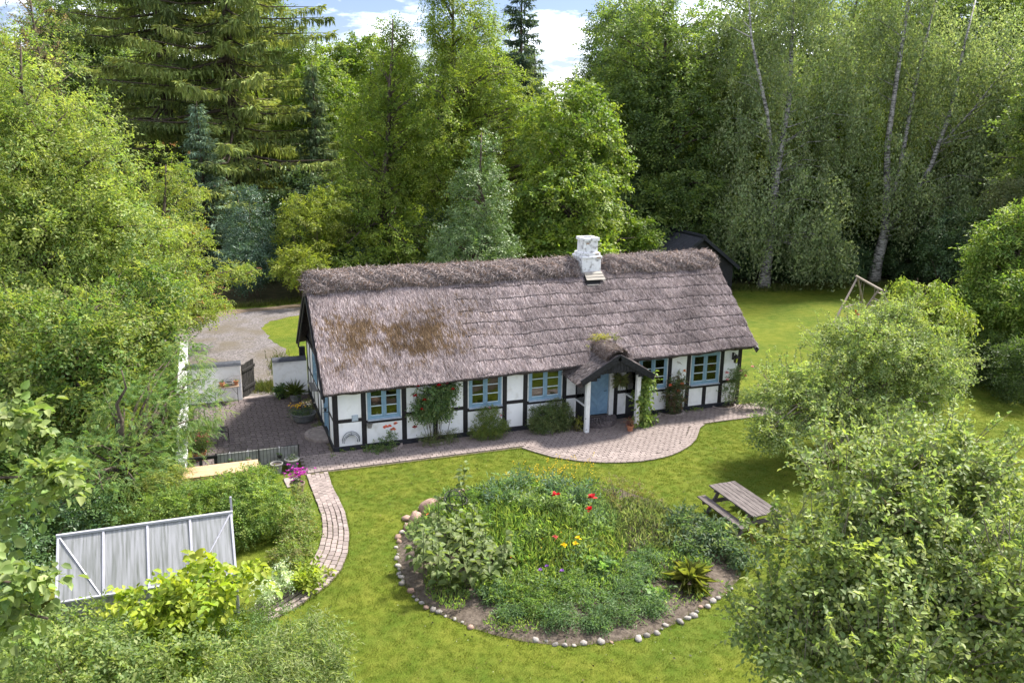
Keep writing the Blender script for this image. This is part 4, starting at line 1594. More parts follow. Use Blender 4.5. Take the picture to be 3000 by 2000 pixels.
# --- plants by the gable wall
p = thing('zinc_tub', 'wide grey zinc tub of yellow and white flowers by the gable wall', 'planter', (-.62, 3.55, 0))
MB().lathe([(0, 0), (.30, 0), (.40, .12), (.46, .34), (.48, .36), (.45, .37), (.43, .30), (0, .30)], (0, 0, 0), 26).build('tub', M_GREYPOT, p, smooth=True)
sprig(p, [(0, 0, .45, .46, .20), (-.35, .05, .45, .25, .14)], 90, .10, 14, .07, .022, [(.07, .10, .035), (.10, .13, .05), (.05, .08, .05)], 304)
rng = np.random.default_rng(305)
blooms(p, [(rng.normal(-.25, .18), rng.normal(-.05, .15), .58 + rng.random() * .14) for _ in range(26)], .040, [(.80, .50, .03), (.85, .58, .05)], 306, 'yellow_flowers')
blooms(p, [(rng.normal(.22, .1), rng.normal(0, .15), .62 + rng.random() * .1) for _ in range(14)], .035, [(.80, .75, .45), (.8, .78, .7)], 307, 'white_flowers')
blooms(p, [(rng.normal(-.1, .12), rng.normal(-.1, .12), .55 + rng.random() * .1) for _ in range(18)], .035, [(.08, .06, .14)], 308, 'dark_blue_flowers')
p = pot('yucca_pot', 'grey pot with a spiky palm-like plant in the courtyard corner', (-.66, 6.05, 0), .17, .24, .34, M_GREYPOT, cat='potted plant')
rng = np.random.default_rng(309)
n = 90
a = rng.uniform(0, 2 * math.pi, n)
el = rng.uniform(.25, 1.4, n)
D = np.stack([np.cos(a) * np.cos(el), np.sin(a) * np.cos(el), np.sin(el)], -1)
me = leaf_mesh('spiky_leaves', np.tile(arr(0, 0, .34), (n, 1)), D, np.cross(D, np.cross(arr(0, 0, 1), D)) + arr(0, 0, .2), rng.uniform(.4, .72, n), np.full(n, .04), np.array([(.085, .115, .03)]) * rng.uniform(.6, 1.5, (n, 1)), M_LEAF, 4, bend=.22)
obj('spiky_leaves', me, p)
sprig(p, [(0, 0, .42, .26, .12)], 40, .08, 10, .08, .03, GREEN, 310)
p = pot('leafy_pot', 'dark pot of trailing leaves in front of the short white wall', (-1.18, 6.55, 0), .14, .19, .26, M_IRON, cat='potted plant')
sprig(p, [(0, 0, .38, .28, .20)], 46, .10, 12, .09, .06, DARK + GREEN, 311)
p = thing('box_planter', 'small brown box planter of low greenery by the gable wall', 'planter', (-.34, 4.95, 0))
bx('box', (0, 0, .16), (.36, .36, .32), M_BROWNPOT, p, ch=.01)
sprig(p, [(0, 0, .36, .17, .06)], 26, .07, 10, .045, .02, [(.13, .14, .04), (.10, .12, .04)], 312)
p = thing('low_herb', 'low mossy herb growing at the foot of the gable wall', 'plant', (-.22, 2.72, 0))
sprig(p, [(0, 0, .10, .24, .10)], 40, .07, 10, .05, .02, [(.11, .13, .04), (.08, .11, .03)], 313)
p = thing('window_box', 'narrow pale wooden planter shelf under the gable window', 'window box', (-.12, 4.6, 1.02))
bx('shelf', (0, 0, 0), (.26, 1.12, .03), M_RIM, p, rot=(0, .18, 0))
bx('front_board', (-.12, 0, .06), (.025, 1.12, .12), M_RIM, p)
p = thing('iron_bracket', 'black iron lamp bracket beside the gable door', 'lamp bracket', (-.02, .95, 1.35))
MB().tube([(.02, 0, 0), (-.20, 0, 0), (-.20, 0, -.16), (.02, 0, -.16)], .012, 6).build('bracket_frame', M_IRON, p)
MB().lathe([(0, 0), (.04, .02), (.045, .10), (0, .12)], (-.11, 0, -.14), 8).build('lamp', M_IRON, p)
p = thing('millstone_step', 'round old millstone step before the blue gable door', 'step', (-.05, 1.72, 0))
m = MB()
m.lathe([(0, .13), (.50, .13), (.60, .125), (.74, .11), (.76, .08), (.76, .02)], (0, 0, 0), 24, math.pi / 2, 1.5 * math.pi)
m.build('stone', M_CONC, p)
for k in range(9):
    a = math.pi / 2 + math.pi * (k + .5) / 9
    bx('rim_stone', (.68 * math.cos(a), .68 * math.sin(a), .075), (.15, .215, .15), M_CONC, p, rot=(0, 0, a), ch=.015)

# --- iron railing on a low grey wall
lw = thing('low_wall', 'low grey rendered wall behind the black iron railing', 'wall', (-2.55, -.50, 0))
bx('wall', (0, 0, .325), (2.55, .08, .65), M_GREYWALL, lw, ch=.01)
rl = thing('iron_railing', 'black iron railing of thin upright bars along the low grey wall', 'railing', (-2.55, -.615, 0))
for z in (.10, .70):
    bx('rail', (0, 0, z), (2.60, .03, .016), M_IRON, rl, ch=.003)
for k in range(24):
    MB().tube([(-1.27 + 2.54 * k / 23, 0, .10), (-1.27 + 2.54 * k / 23, 0, .70)], .0075, 5).build('bar', M_IRON, rl)
for x in (-1.30, .02, 1.30):
    bx('railing_post', (x, 0, .36), (.032, .032, .72), M_IRON, rl, ch=.004)
for k, x in enumerate((-3.42, -2.86, -1.88)):
    p = thing('hanging_pot', ['small dark pot hooked low on the railing\'s far end', 'mossy round pot hooked on the railing near its middle post', 'small dark pot with trailing plant hooked beside the cream pot'][k], 'hanging pot', (x, -.66, .34), 0, 'pots hooked on the railing')
    MB().lathe([(0, 0), (.05, .01), (.085, .08), (.08, .12), (.07, .12), (0, .09)], (0, -.06, 0), 12).build('pot_body', M_IRON if k != 1 else M_BROWNPOT, p)
    MB().tube([(0, -.06, .12), (0, -.03, .36), (0, .05, .385), (0, .075, .35)], .007, 5).build('hook', M_ALU, p)
    sprig(p, [(0, -.06, .14, .08, .05)], 10, .05, 9, .035, .02, GREEN, 320 + k)
wf = thing('black_rail_fence', 'short black timber rail fence ending at the white boundary wall', 'fence', (-4.25, -.62, 0))
bx('rail', (0, 0, .62), (.90, .09, .10), M_BLACK, wf)
for x in (-.40, -.06, .38):
    bx('fence_post', (x, .005, .285), (.09, .08, .57), M_BLACK, wf)

# --- pine garden table
pt = thing('pine_table', 'long pale pine plank table behind the clipped hedge', 'table', (-3.72, -2.02, 0))
for k in range(6):
    bx('plank', (random.gauss(0, .004), -.36 + k * .143, .735), (2.22, .136, .03), M_PINE, pt, ch=.005)
bx('apron', (0, -.38, .67), (2.0, .03, .09), M_PINE, pt)
bx('apron', (0, .32, .67), (2.0, .03, .09), M_PINE, pt)
for sx in (-.95, .95):
    for sy in (-.34, .28):
        bx('leg', (sx, sy, .36), (.08, .08, .72), M_PINE, pt)

p = pot('grey_urn', 'dark grey urn with pale rim and succulents by the railing end', (-1.52, -.98, 0), .15, .20, .36, M_GREYPOT, cat='urn')
MB().lathe([(.19, .33), (.245, .34), (.25, .39), (.205, .40), (.195, .35)], (0, 0, 0), 24).build('rim', M_RIM, p, smooth=True)
sprig(p, [(0, 0, .40, .17, .06)], 36, .05, 8, .05, .03, [(.15, .19, .10), (.10, .14, .06), (.4, .4, .35)], 330)
p = pot('cream_pot', 'cream clay pot half hidden by the hedge beside the railing', (-2.02, -1.10, 0), .14, .19, .34, M_RIM, cat='pot')
p = thing('flagstone', 'flat grey flagstone beside the path near the purple flowers', 'flagstone', (-1.62, -2.05, 0))
bx('slab', (0, 0, .02), (.48, .72, .05), M_CONC, p, rot=(0, 0, .08), ch=.01)
p = pot('purple_flower_pot', 'brown clay pot of bright purple flowers beside the path', (-1.58, -3.15, 0), .15, .215, .46, M_BROWNPOT, cat='potted plant')
sprig(p, [(0, 0, .60, .16, .12)], 40, .08, 8, .07, .018, GREEN, 331)
rng = np.random.default_rng(332)
blooms(p, [(rng.normal(0, .15), rng.normal(0, .14), .76 + rng.normal(0, .09)) for _ in range(95)], .042, [(.45, .02, .36), (.52, .05, .42), (.36, .02, .33), (.56, .12, .46)], 333, 'purple_flowers', npet=7)
p = pot('oleander_pot', 'pot of pink flowering oleander beside the white boundary wall', (-4.36, .75, 0), .16, .22, .34, M_TERRA, cat='potted plant')
sprig(p, [(0, 0, .62, .33, .30)], 80, .12, 12, .12, .022, [(.07, .11, .03), (.10, .14, .04)], 334)
rng = np.random.default_rng(335)
blooms(p, [(rng.normal(0, .18), rng.normal(0, .16), .88 + rng.normal(0, .10)) for _ in range(42)], .045, [(.75, .20, .25), (.80, .35, .36), (.70, .10, .18)], 336, 'pink_flowers', npet=7)
p = pot('big_clay_pot', 'large terracotta pot under overhanging leaves beside the boundary wall', (-4.30, 2.15, 0), .26, .36, .56, M_BROWNPOT, cat='pot')
sprig(p, [(0, 0, .66, .32, .16)], 50, .10, 10, .10, .03, GREEN, 337)
p = thing('garden_chair', 'black tubular steel cantilever chair half under the leaves', 'chair', (-3.66, 2.35, 0))
for s in (-.25, .25):
    MB().tube([(-.28, s, .45), (.22, s, .45), (.28, s, .40), (.28, s, .06), (.24, s, .02), (-.26, s, .02)], .014, 6).build('side_frame', M_IRON, p)
    MB().tube([(-.28, s, .45), (-.36, s, .92)], .014, 6).build('back_frame', M_IRON, p)
MB().tube([(.24, -.25, .02), (.24, .25, .02)], .014, 6).build('floor_bar', M_IRON, p)
bx('seat', (-.03, 0, .46), (.46, .50, .02), M_IRON, p)
bx('backrest', (-.34, 0, .75), (.02, .50, .32), M_IRON, p, rot=(0, -.17, 0))

# --- things on the front wall
p = thing('hay_rack', 'grey iron half-round hay rack hung on the white front wall', 'wall basket', (.58, -.01, .42))
for r, y in ((.30, -.02), (.26, -.10)):
    MB().tube([(r * math.cos(a), y, r * math.sin(a) * 1.05) for a in np.linspace(-.25, math.pi + .25, 22)], .012, 6).build('hoop', M_GREYIRON, p)
V = []
F = []
for k in range(23):
    a = -.3 + (math.pi + .6) * k / 22
    for (r, y) in ((.20, .0), (.215, -.13)):
        V.append((r * math.cos(a), y, r * math.sin(a) * 1.0))
for k in range(22):
    F.append((2 * k, 2 * k + 2, 2 * k + 3, 2 * k + 1))
obj('band', mesh_from('band', V, F, M_GREYIRON), p)
MB().tube([(0, -.02, .315), (0, -.12, .21)], .010, 5).build('strut', M_GREYIRON, p)
p = thing('wall_vent', 'small white louvred vent plate on the front wall', 'vent', (.74, -.012, 1.20))
bx('frame', (0, 0, 0), (.22, .03, .22), M_SILL, p)
for k in range(5):
    bx('slat', (0, -.018, -.07 + k * .035), (.17, .012, .02), M_BAR, p, rot=(.5, 0, 0), ch=.002)
p = thing('wall_pot', 'small white pot hung on the post beside the first window', 'hanging pot', (1.22, -.09, .82))
MB().lathe([(0, 0), (.07, .0), (.095, .12), (.105, .125), (.105, .16), (.085, .16), (0, .13)], (0, 0, 0), 16).build('pot_body', M_RIM, p)
MB().tube([(0, .02, .16), (0, .06, .20), (0, .09, .18)], .008, 5).build('hook', M_IRON, p)
sprig(p, [(0, 0, .15, .07, .02)], 12, .04, 6, .03, .015, [(.06, .05, .05), (.08, .09, .05)], 341)
p = thing('wall_lantern', 'black iron lantern on the front wall near the far corner', 'lantern', (15.98, -.02, 2.02))
bx('back_plate', (0, .0, .12), (.10, .02, .30), M_IRON, p)
MB().tube([(0, -.01, .20), (0, -.12, .26), (0, -.20, .22)], .012, 6).build('arm', M_IRON, p)
MB().lathe([(0, .24), (.04, .22), (.15, .12), (.155, .10), (.10, .10)], (0, -.20, 0), 6).build('hood', M_IRON, p)
MB().lathe([(.10, .10), (.07, -.10), (.03, -.14), (0, -.17)], (0, -.20, 0), 6).build('lamp_glass', M_GLASS, p)
for k in range(6):
    a = 2 * math.pi * k / 6
    MB().tube([(.10 * math.cos(a), -.20 + .10 * math.sin(a), .10), (.072 * math.cos(a), -.20 + .072 * math.sin(a), -.11)], .008, 5).build('glazing_bar', M_IRON, p)

# --- porch pots
p = pot('coleus_pot', 'terracotta pot and saucer with reddish leaves at the porch post', (10.72, -1.36, .02), .09, .125, .24, M_TERRA, cat='potted plant')
MB().lathe([(0, 0), (.15, 0), (.165, .035), (.155, .035), (.14, .012), (0, .012)], (0, 0, -.012), 20).build('saucer', M_TERRA, p)
sprig(p, [(0, 0, .38, .17, .16)], 40, .08, 9, .07, .03, [(.16, .06, .05), (.22, .10, .08), (.10, .04, .04), (.12, .10, .05)], 342)
p = thing('spider_plant', 'pale striped spider plant hanging inside the porch', 'hanging plant', (10.72, -.45, 1.70))
MB().lathe([(0, -.08), (.06, -.07), (.09, .04), (.08, .05), (0, .03)], (0, 0, 0), 12).build('pot_body', M_TERRA, p)
for a in (0, 2.1, 4.2):
    MB().tube([(.08 * math.cos(a), .08 * math.sin(a), .04), (0, 0, .46)], .003, 4).build('cord', M_DRYSTEM, p)
rng = np.random.default_rng(343)
n = 150
a = rng.uniform(0, 2 * math.pi, n)
el = rng.uniform(-.9, 1.2, n)
D = np.stack([np.cos(a) * np.cos(el), np.sin(a) * np.cos(el), np.sin(el)], -1)
me = leaf_mesh('striped_leaves', np.tile(arr(0, 0, .05), (n, 1)), D, np.tile(arr(0, 0, 1.0), (n, 1)) + rng.normal(size=(n, 3)) * .2, rng.uniform(.22, .46, n), np.full(n, .022), np.array([(.30, .34, .16)]) * rng.uniform(.6, 1.4, (n, 1)), M_LEAF, 4, bend=.45)
obj('striped_leaves', me, p)
p = thing('garden_hose', 'coiled black hose on the paving inside the porch', 'hose', (10.45, -.30, .05))
MB().tube([(.13 * math.cos(a), .10 * math.sin(a), .012 + .004 * a / 6) for a in np.linspace(0, 12, 40)], .012, 6).build('coil', M_IRON, p)

# --- picnic table on the lawn
pc = thing('picnic_table', 'weathered grey picnic table with attached benches on the lawn', 'picnic table', (10.32, -8.95, 0))
for k in range(6):
    bx('top_plank', (-.385 + k * .154, random.gauss(0, .006), .74 + random.gauss(0, .0015)), (.146, 2.20, .038), M_OLDWOOD, pc, ch=.006)
for s in (-1, 1):
    for k in range(2):
        bx('bench_plank', (s * .70 + (k - .5) * .148, random.gauss(0, .006), .44 + random.gauss(0, .0015)), (.140, 2.20, .038), M_OLDWOOD, pc, ch=.006)
for y in (-.78, .78):
    for s in (-1, 1):
        MB().beam((s * .66, y, .02), (s * .28, y, .72), .045, .12, .006).build('leg', M_OLDWOOD, pc)
    bx('cross_beam', (0, y + .05, .36), (1.62, .045, .12), M_OLDWOOD, pc)
    bx('top_batten', (0, y + .05, .675), (.86, .045, .09), M_OLDWOOD, pc)
    MB().beam((0, y + .07, .68), (0, y * .35, .38), .04, .09, .005).build('brace', M_OLDWOOD, pc)
M_OLDWOOD.node_tree.nodes['Mapping'].inputs['Scale'].default_value = (8, .7, 8)

# --- swing set with ladder
sg = thing('swing_set', 'grey pole swing frame with ladder and rope swing on the lawn', 'swing', (32, 10.5, 0))
A, B = arr(1.15, 1.65, 2.42), arr(-.15, -1.75, 2.28)
MB().tube([A + (A - B) * .04, (A + B) / 2, B - (A - B) * .02], .075, 9).build('beam', M_POLE, sg)
for f in ((-1.22, .55, 0), (2.75, 2.35, 0)):
    MB().tube([f, A + arr(0, -.04, -.02)], [.07, .06], 8).build('leg', M_POLE, sg)
MB().tube([(-.55, .85, .72), (2.1, 2.1, .72)], .045, 7).build('cross_pole', M_POLE, sg)
l0, l1 = (arr(-.88, -.58, 0), arr(.25, -1.18, 2.32)), (arr(-1.16, -1.40, 0), arr(.02, -1.96, 2.32))
for l in (l0, l1):
    MB().tube(l, [.062, .055], 8).build('ladder_rail', M_POLE, sg)
for k in range(6):
    t = .14 + k * .15
    a, b = l0[0] + (l0[1] - l0[0]) * t, l1[0] + (l1[1] - l1[0]) * t
    MB().beam(a, b, .10, .035, .004).build('rung', M_POLE, sg)
for f in ((1.35, -1.55, 0), (1.1, -2.25, 0)):
    MB().tube([f, B], [.06, .05], 8).build('leg', M_POLE, sg)
sg2 = thing('rope_swing', 'red plastic swing hanging on two ropes', 'swing', (32.3, 10.75, .45))
for s in (-.2, .2):
    MB().tube([(s * .35, s * .95, .02), (s * .30, s * .9, 1.90)], .012, 5).build('rope', M_POLE, sg2)
bx('seat', (0, 0, 0), (.26, .46, .05), M_RED, sg2, rot=(0, .1, -.35), ch=.015)
bx('seat_back', (-.14, .05, .12), (.04, .42, .24), M_RED, sg2, rot=(0, -.15, -.35), ch=.015)
sg3 = thing('swing_rope', 'pale climbing rope hanging from the swing beam near the ladder', 'rope', (31.95, 9.4, .5))
MB().tube([(0, 0, 0), (.02, .02, .9), (.0, .0, 1.86)], .016, 6).build('rope', M_POLE, sg3)

# --- black shed behind the cottage
sh = thing('garden_shed', 'black shed with corrugated roof behind the cottage under the trees', 'shed', (27.4, 23.6, 0))
bx('wall', (0, 0, 1.0), (5.2, 6.6, 2.0), M_BLACK, sh)
V = [(-2.6, -3.3, 2.0), (2.6, -3.3, 2.0), (0, -3.3, 3.85), (-2.6, 3.3, 2.0), (2.6, 3.3, 2.0), (0, 3.3, 3.85)]
obj('gable', mesh_from('gable', V, [(0, 1, 2), (5, 4, 3), (0, 2, 5, 3), (1, 4, 5, 2), (0, 3, 4, 1)], M_BLACK), sh)
for s in (-1, 1):
    V, F = [], []
    nn = 150
    for k in range(nn + 1):
        y = -3.55 + 7.1 * k / nn
        off = .028 * math.sin(k / nn * 7.1 / .17 * 2 * math.pi)
        V += [(s * (0 + .02), y, 4.0 + off), (s * 2.95, y, 1.86 + off)]
    F = [(2 * k, 2 * k + 1, 2 * k + 3, 2 * k + 2) for k in range(nn)]
    obj('roof', mesh_from('roof', V, F, M_SHED), sh)
    MB().beam((s * 2.95, -3.56, 1.78), (s * .03, -3.56, 3.92), .04, .22, .004).build('bargeboard', M_SHED, sh)
MB().tube([(0, -3.6, 4.02), (0, 3.6, 4.02)], .14, 8).build('ridge_cap', M_SHED, sh)

# --- greenhouse
M_POLY = bpy.data.materials.new('milky_polycarbonate')
nt, N_, Lk, b_ = nodes_of(M_POLY)
tc = N_.new('ShaderNodeTexCoord')
mp = N_.new('ShaderNodeMapping')
mp.inputs['Scale'].default_value = (6, .35, .35)
nz = N_.new('ShaderNodeTexNoise')
nz.inputs['Scale'].default_value = 3.0
nz.inputs['Detail'].default_value = 6
rp = N_.new('ShaderNodeValToRGB')
rp.color_ramp.elements[0].position = .33
rp.color_ramp.elements[1].position = .60
rp.color_ramp.elements[0].color = (.17, .18, .165, 1)
rp.color_ramp.elements[1].color = (.36, .365, .385, 1)
Lk.new(tc.outputs['Object'], mp.inputs['Vector'])
Lk.new(mp.outputs['Vector'], nz.inputs['Vector'])
Lk.new(nz.outputs['Fac'], rp.inputs['Fac'])
Lk.new(rp.outputs['Color'], b_.inputs['Base Color'])
b_.inputs['Roughness'].default_value = .35
tl = N_.new('ShaderNodeBsdfTranslucent')
tl.inputs['Color'].default_value = (.7, .72, .7, 1)
ts = N_.new('ShaderNodeMixShader')
ts.inputs['Fac'].default_value = .35
Lk.new(b_.outputs['BSDF'], ts.inputs[1])
Lk.new(tl.outputs['BSDF'], ts.inputs[2])
Lk.new(ts.outputs['Shader'], N_.get('Material Output').inputs['Surface'])
gx0, gx1 = -7.24, -3.57
gh = thing('greenhouse', 'small greenhouse with milky plastic roof sheets in a pale frame', 'greenhouse', ((gx0 + gx1) / 2, -8.0, 0))
hx = (gx1 - gx0) / 2
rz0, ez, yb0 = 2.02, 1.02, -1.12      # ridge and front eave
by = 1.12
for s in (-1, 1):
    y0 = s * 1.12
    for k in range(4):
        xa = -hx + k * (2 * hx / 4)
        xb = xa + 2 * hx / 4
        V = [(xa + .02, 0, rz0), (xb - .02, 0, rz0), (xb - .02, y0, ez), (xa + .02, y0, ez), (xa + .02, 0, rz0 - .012), (xb - .02, 0, rz0 - .012), (xb - .02, y0, ez - .012), (xa + .02, y0, ez - .012)]
        obj('roof_sheet', mesh_from('roof_sheet', V, [(0, 1, 2, 3), (7, 6, 5, 4), (0, 3, 7, 4), (1, 5, 6, 2)], M_POLY), gh)
        bx('wall_sheet', ((xa + xb) / 2, y0 - s * .02, ez / 2), (xb - xa - .04, .012, ez - .06), M_POLY, gh)
    for k in range(5):
        xa = -hx + k * (2 * hx / 4)
        MB().beam((xa, s * .01, rz0 + .012), (xa, y0, ez + .012), .05, .03, .004).build('glazing_bar', M_ALU, gh)
        bx('frame_post', (xa, y0, ez / 2), (.05, .05, ez), M_ALU, gh)
    MB().beam((-hx + .03, s * .04, rz0 - .02), (-hx + .88, y0 * .98, ez + .0), .03, .02, .003).build('diagonal_brace', M_ALU, gh)
    MB().beam((hx - .03, s * .04, rz0 - .02), (hx - .88, y0 * .98, ez + .0), .03, .02, .003).build('diagonal_brace', M_ALU, gh)
    bx('eave_rail', (0, y0, ez), (2 * hx + .06, .06, .05), M_ALU, gh)
# braces lie on the outside so that they show through the sheets
for xa, xb in ((-hx + .03, -hx + .86), (hx - .03, hx - .86)):
    MB().beam((xa, -.03, rz0 + .006), (xb, -1.10, ez + .022), .03, .014, .003).build('diagonal_brace', M_ALU, gh)
bx('ridge', (0, 0, rz0 + .03), (2 * hx + .08, .07, .06), M_ALU, gh)
for s in (-1, 1):
    V = [(s * hx, -1.12, .02), (s * hx, 1.12, .02), (s * hx, 1.12, ez), (s * hx, 0, rz0 - .02), (s * hx, -1.12, ez)]
    obj('end_sheet', mesh_from('end_sheet', V, [(0, 1, 2, 3, 4)], M_POLY), gh)
bx('window_lever', (hx + .02, .42, rz0 - .02), (.05, .05, .52), M_ALU, gh)

# --- flower bed: soil, edging stones
BED = [(0.30, -9.0), (0.36, -8.3), (0.45, -7.75), (0.62, -7.0), (0.95, -6.3), (1.35, -5.65), (1.75, -5.2), (2.4, -4.75), (3.05, -4.5), (3.9, -4.3), (4.8, -4.25), (5.7, -4.35), (6.6, -4.7), (7.4, -5.15), (8.0, -5.8), (8.6, -6.9), (8.95, -8.0), (9.05, -8.9), (9.0, -10.0), (8.8, -10.9), (8.4, -11.6), (7.5, -12.2), (6.5, -12.55), (5.8, -12.8), (5.05, -12.98), (4.1, -12.95), (3.2, -12.80), (2.27, -12.3), (1.7, -11.8), (1.33, -11.4), (0.81, -10.65), (0.47, -9.95)]
V = [(x, y, .006) for x, y in BED]
cxy = (4.6, -8.6)
F = []
V2 = [(cxy[0] + (x - cxy[0]) * .82, cxy[1] + (y - cxy[1]) * .82, .12) for x, y in BED]
nB = len(BED)
Vall = V + V2 + [(cxy[0], cxy[1], .22)]
F = [(k, (k + 1) % nB, nB + (k + 1) % nB, nB + k) for k in range(nB)] + [(nB + k, nB + (k + 1) % nB, 2 * nB) for k in range(nB)]
bed = obj('flower_bed_soil', mesh_from('flower_bed_soil', Vall, F, M_SOIL, True))
tag(bed, kind='structure')


def stone_mesh(name, seed, mat, sub=2):
    rng = np.random.default_rng(seed)
    import bmesh
    bm = bmesh.new()
    bmesh.ops.create_icosphere(bm, subdivisions=sub, radius=1.0)
    k = rng.normal(size=(5, 3))
    ph = rng.uniform(0, 6, 5)
    for v in bm.verts:
        c = np.array(v.co)
        f = 1 + sum(.07 * math.sin(float(k[i] @ c) * 1.6 + ph[i]) for i in range(5))
        v.co = Vector(c * f)
    me = bpy.data.meshes.new(name)
    bm.to_mesh(me)
    bm.free()
    me.materials.append(mat)
    me.polygons.foreach_set('use_smooth', [True] * len(me.polygons))
    return me


STONES = [stone_mesh('stone', 400 + k, M_STONE if k < 4 else M_STONEP, 1) for k in range(6)]
edging = thing('stone_edging', 'ring of pale field stones edging the round flower bed', 'stone edging', (4.6, -8.6, 0))
ring = resample(BED + [BED[0]], .21)
rng = np.random.default_rng(44)
for k, p_ in enumerate(ring):
    ang = math.atan2(p_.y + 8.6, p_.x - 4.6)
    # stones show along the left half and the near edge, the far right edge is overgrown
    if p_.x > 7.2 and p_.y > -11.9:
        continue
    if p_.x > 5.2 and p_.y > -6:
        continue
    if .5 < p_.x < 2.2 and p_.y < -10.2 and rng.random() < .6:
        continue
    s = rng.uniform(.04, .095) * (1.35 if p_.y > -6 else 1.0)
    if rng.random() < .10:
        continue
    obj('stone', STONES[rng.integers(0, 5)], edging, (p_.x - 4.6 + rng.normal(0, .03), p_.y + 8.6 + rng.normal(0, .05), s * rng.uniform(.05, .4)), (rng.normal(0, .3), rng.normal(0, .3), rng.uniform(0, 6)), (s * rng.uniform(1.0, 1.5), s * rng.uniform(.9, 1.2), s * rng.uniform(.7, 1.0)))
BIG = stone_mesh('boulder', 470, M_STONEP, 3)
for (x, y, s, lab) in ((1.98, -5.40, .30, 'large rust-red boulder at the bed edge beside the sundial'), (2.38, -5.18, .22, 'smaller pinkish boulder leaning beside the rust-red one'), (1.42, -5.98, .25, 'flat pale boulder below the rust-red one at the bed edge'), (1.12, -6.28, .15, 'small round pinkish stone next to the flat pale boulder')):
    o = obj('boulder', BIG, None, (x, y, s * .45), (random.uniform(-.2, .2), random.uniform(-.2, .2), random.uniform(0, 6)), (s * 1.15, s * .9, s * .8))
    tag(o, lab, 'boulder', 'boulders on the bed edge')
o = obj('white_stone', STONES[1], None, (5.0, -4.22, .09), (0, 0, 1), (.17, .14, .14))
tag(o, 'single large whitish stone on the far edge of the flower bed', 'stone')

# --- armillary sundial
ar = thing('armillary_sundial', 'black iron armillary sphere sundial on a stand in the flower bed', 'sundial', (2.42, -6.55, .08))
cz = .72
R = .34


def ring_pts(R, tilt, rz, n=30):
    e = Euler((tilt, 0, rz)).to_matrix()
    return [e @ Vector((R * math.cos(2 * math.pi * k / n), R * math.sin(2 * math.pi * k / n), 0)) + Vector((0, 0, cz)) for k in range(n + 1)]


for tilt, rz in ((0.0, 0.0), (math.pi / 2, .3), (math.pi / 2, 1.87), (.6, .5)):
    MB().tube(ring_pts(R, tilt, rz), .012, 6, cap=False).build('ring', M_IRON, ar)
MB().tube([(-.24, -.16, cz - .26), (.24, .16, cz + .26)], .008, 6).build('arrow', M_IRON, ar)
MB().tube([(0, 0, 0), (0, 0, cz - R)], .014, 6).build('stem', M_IRON, ar)
MB().lathe([(0, .0), (.12, .0), (.10, .04), (.02, .06)], (0, 0, 0), 12).build('foot', M_STONE, ar)


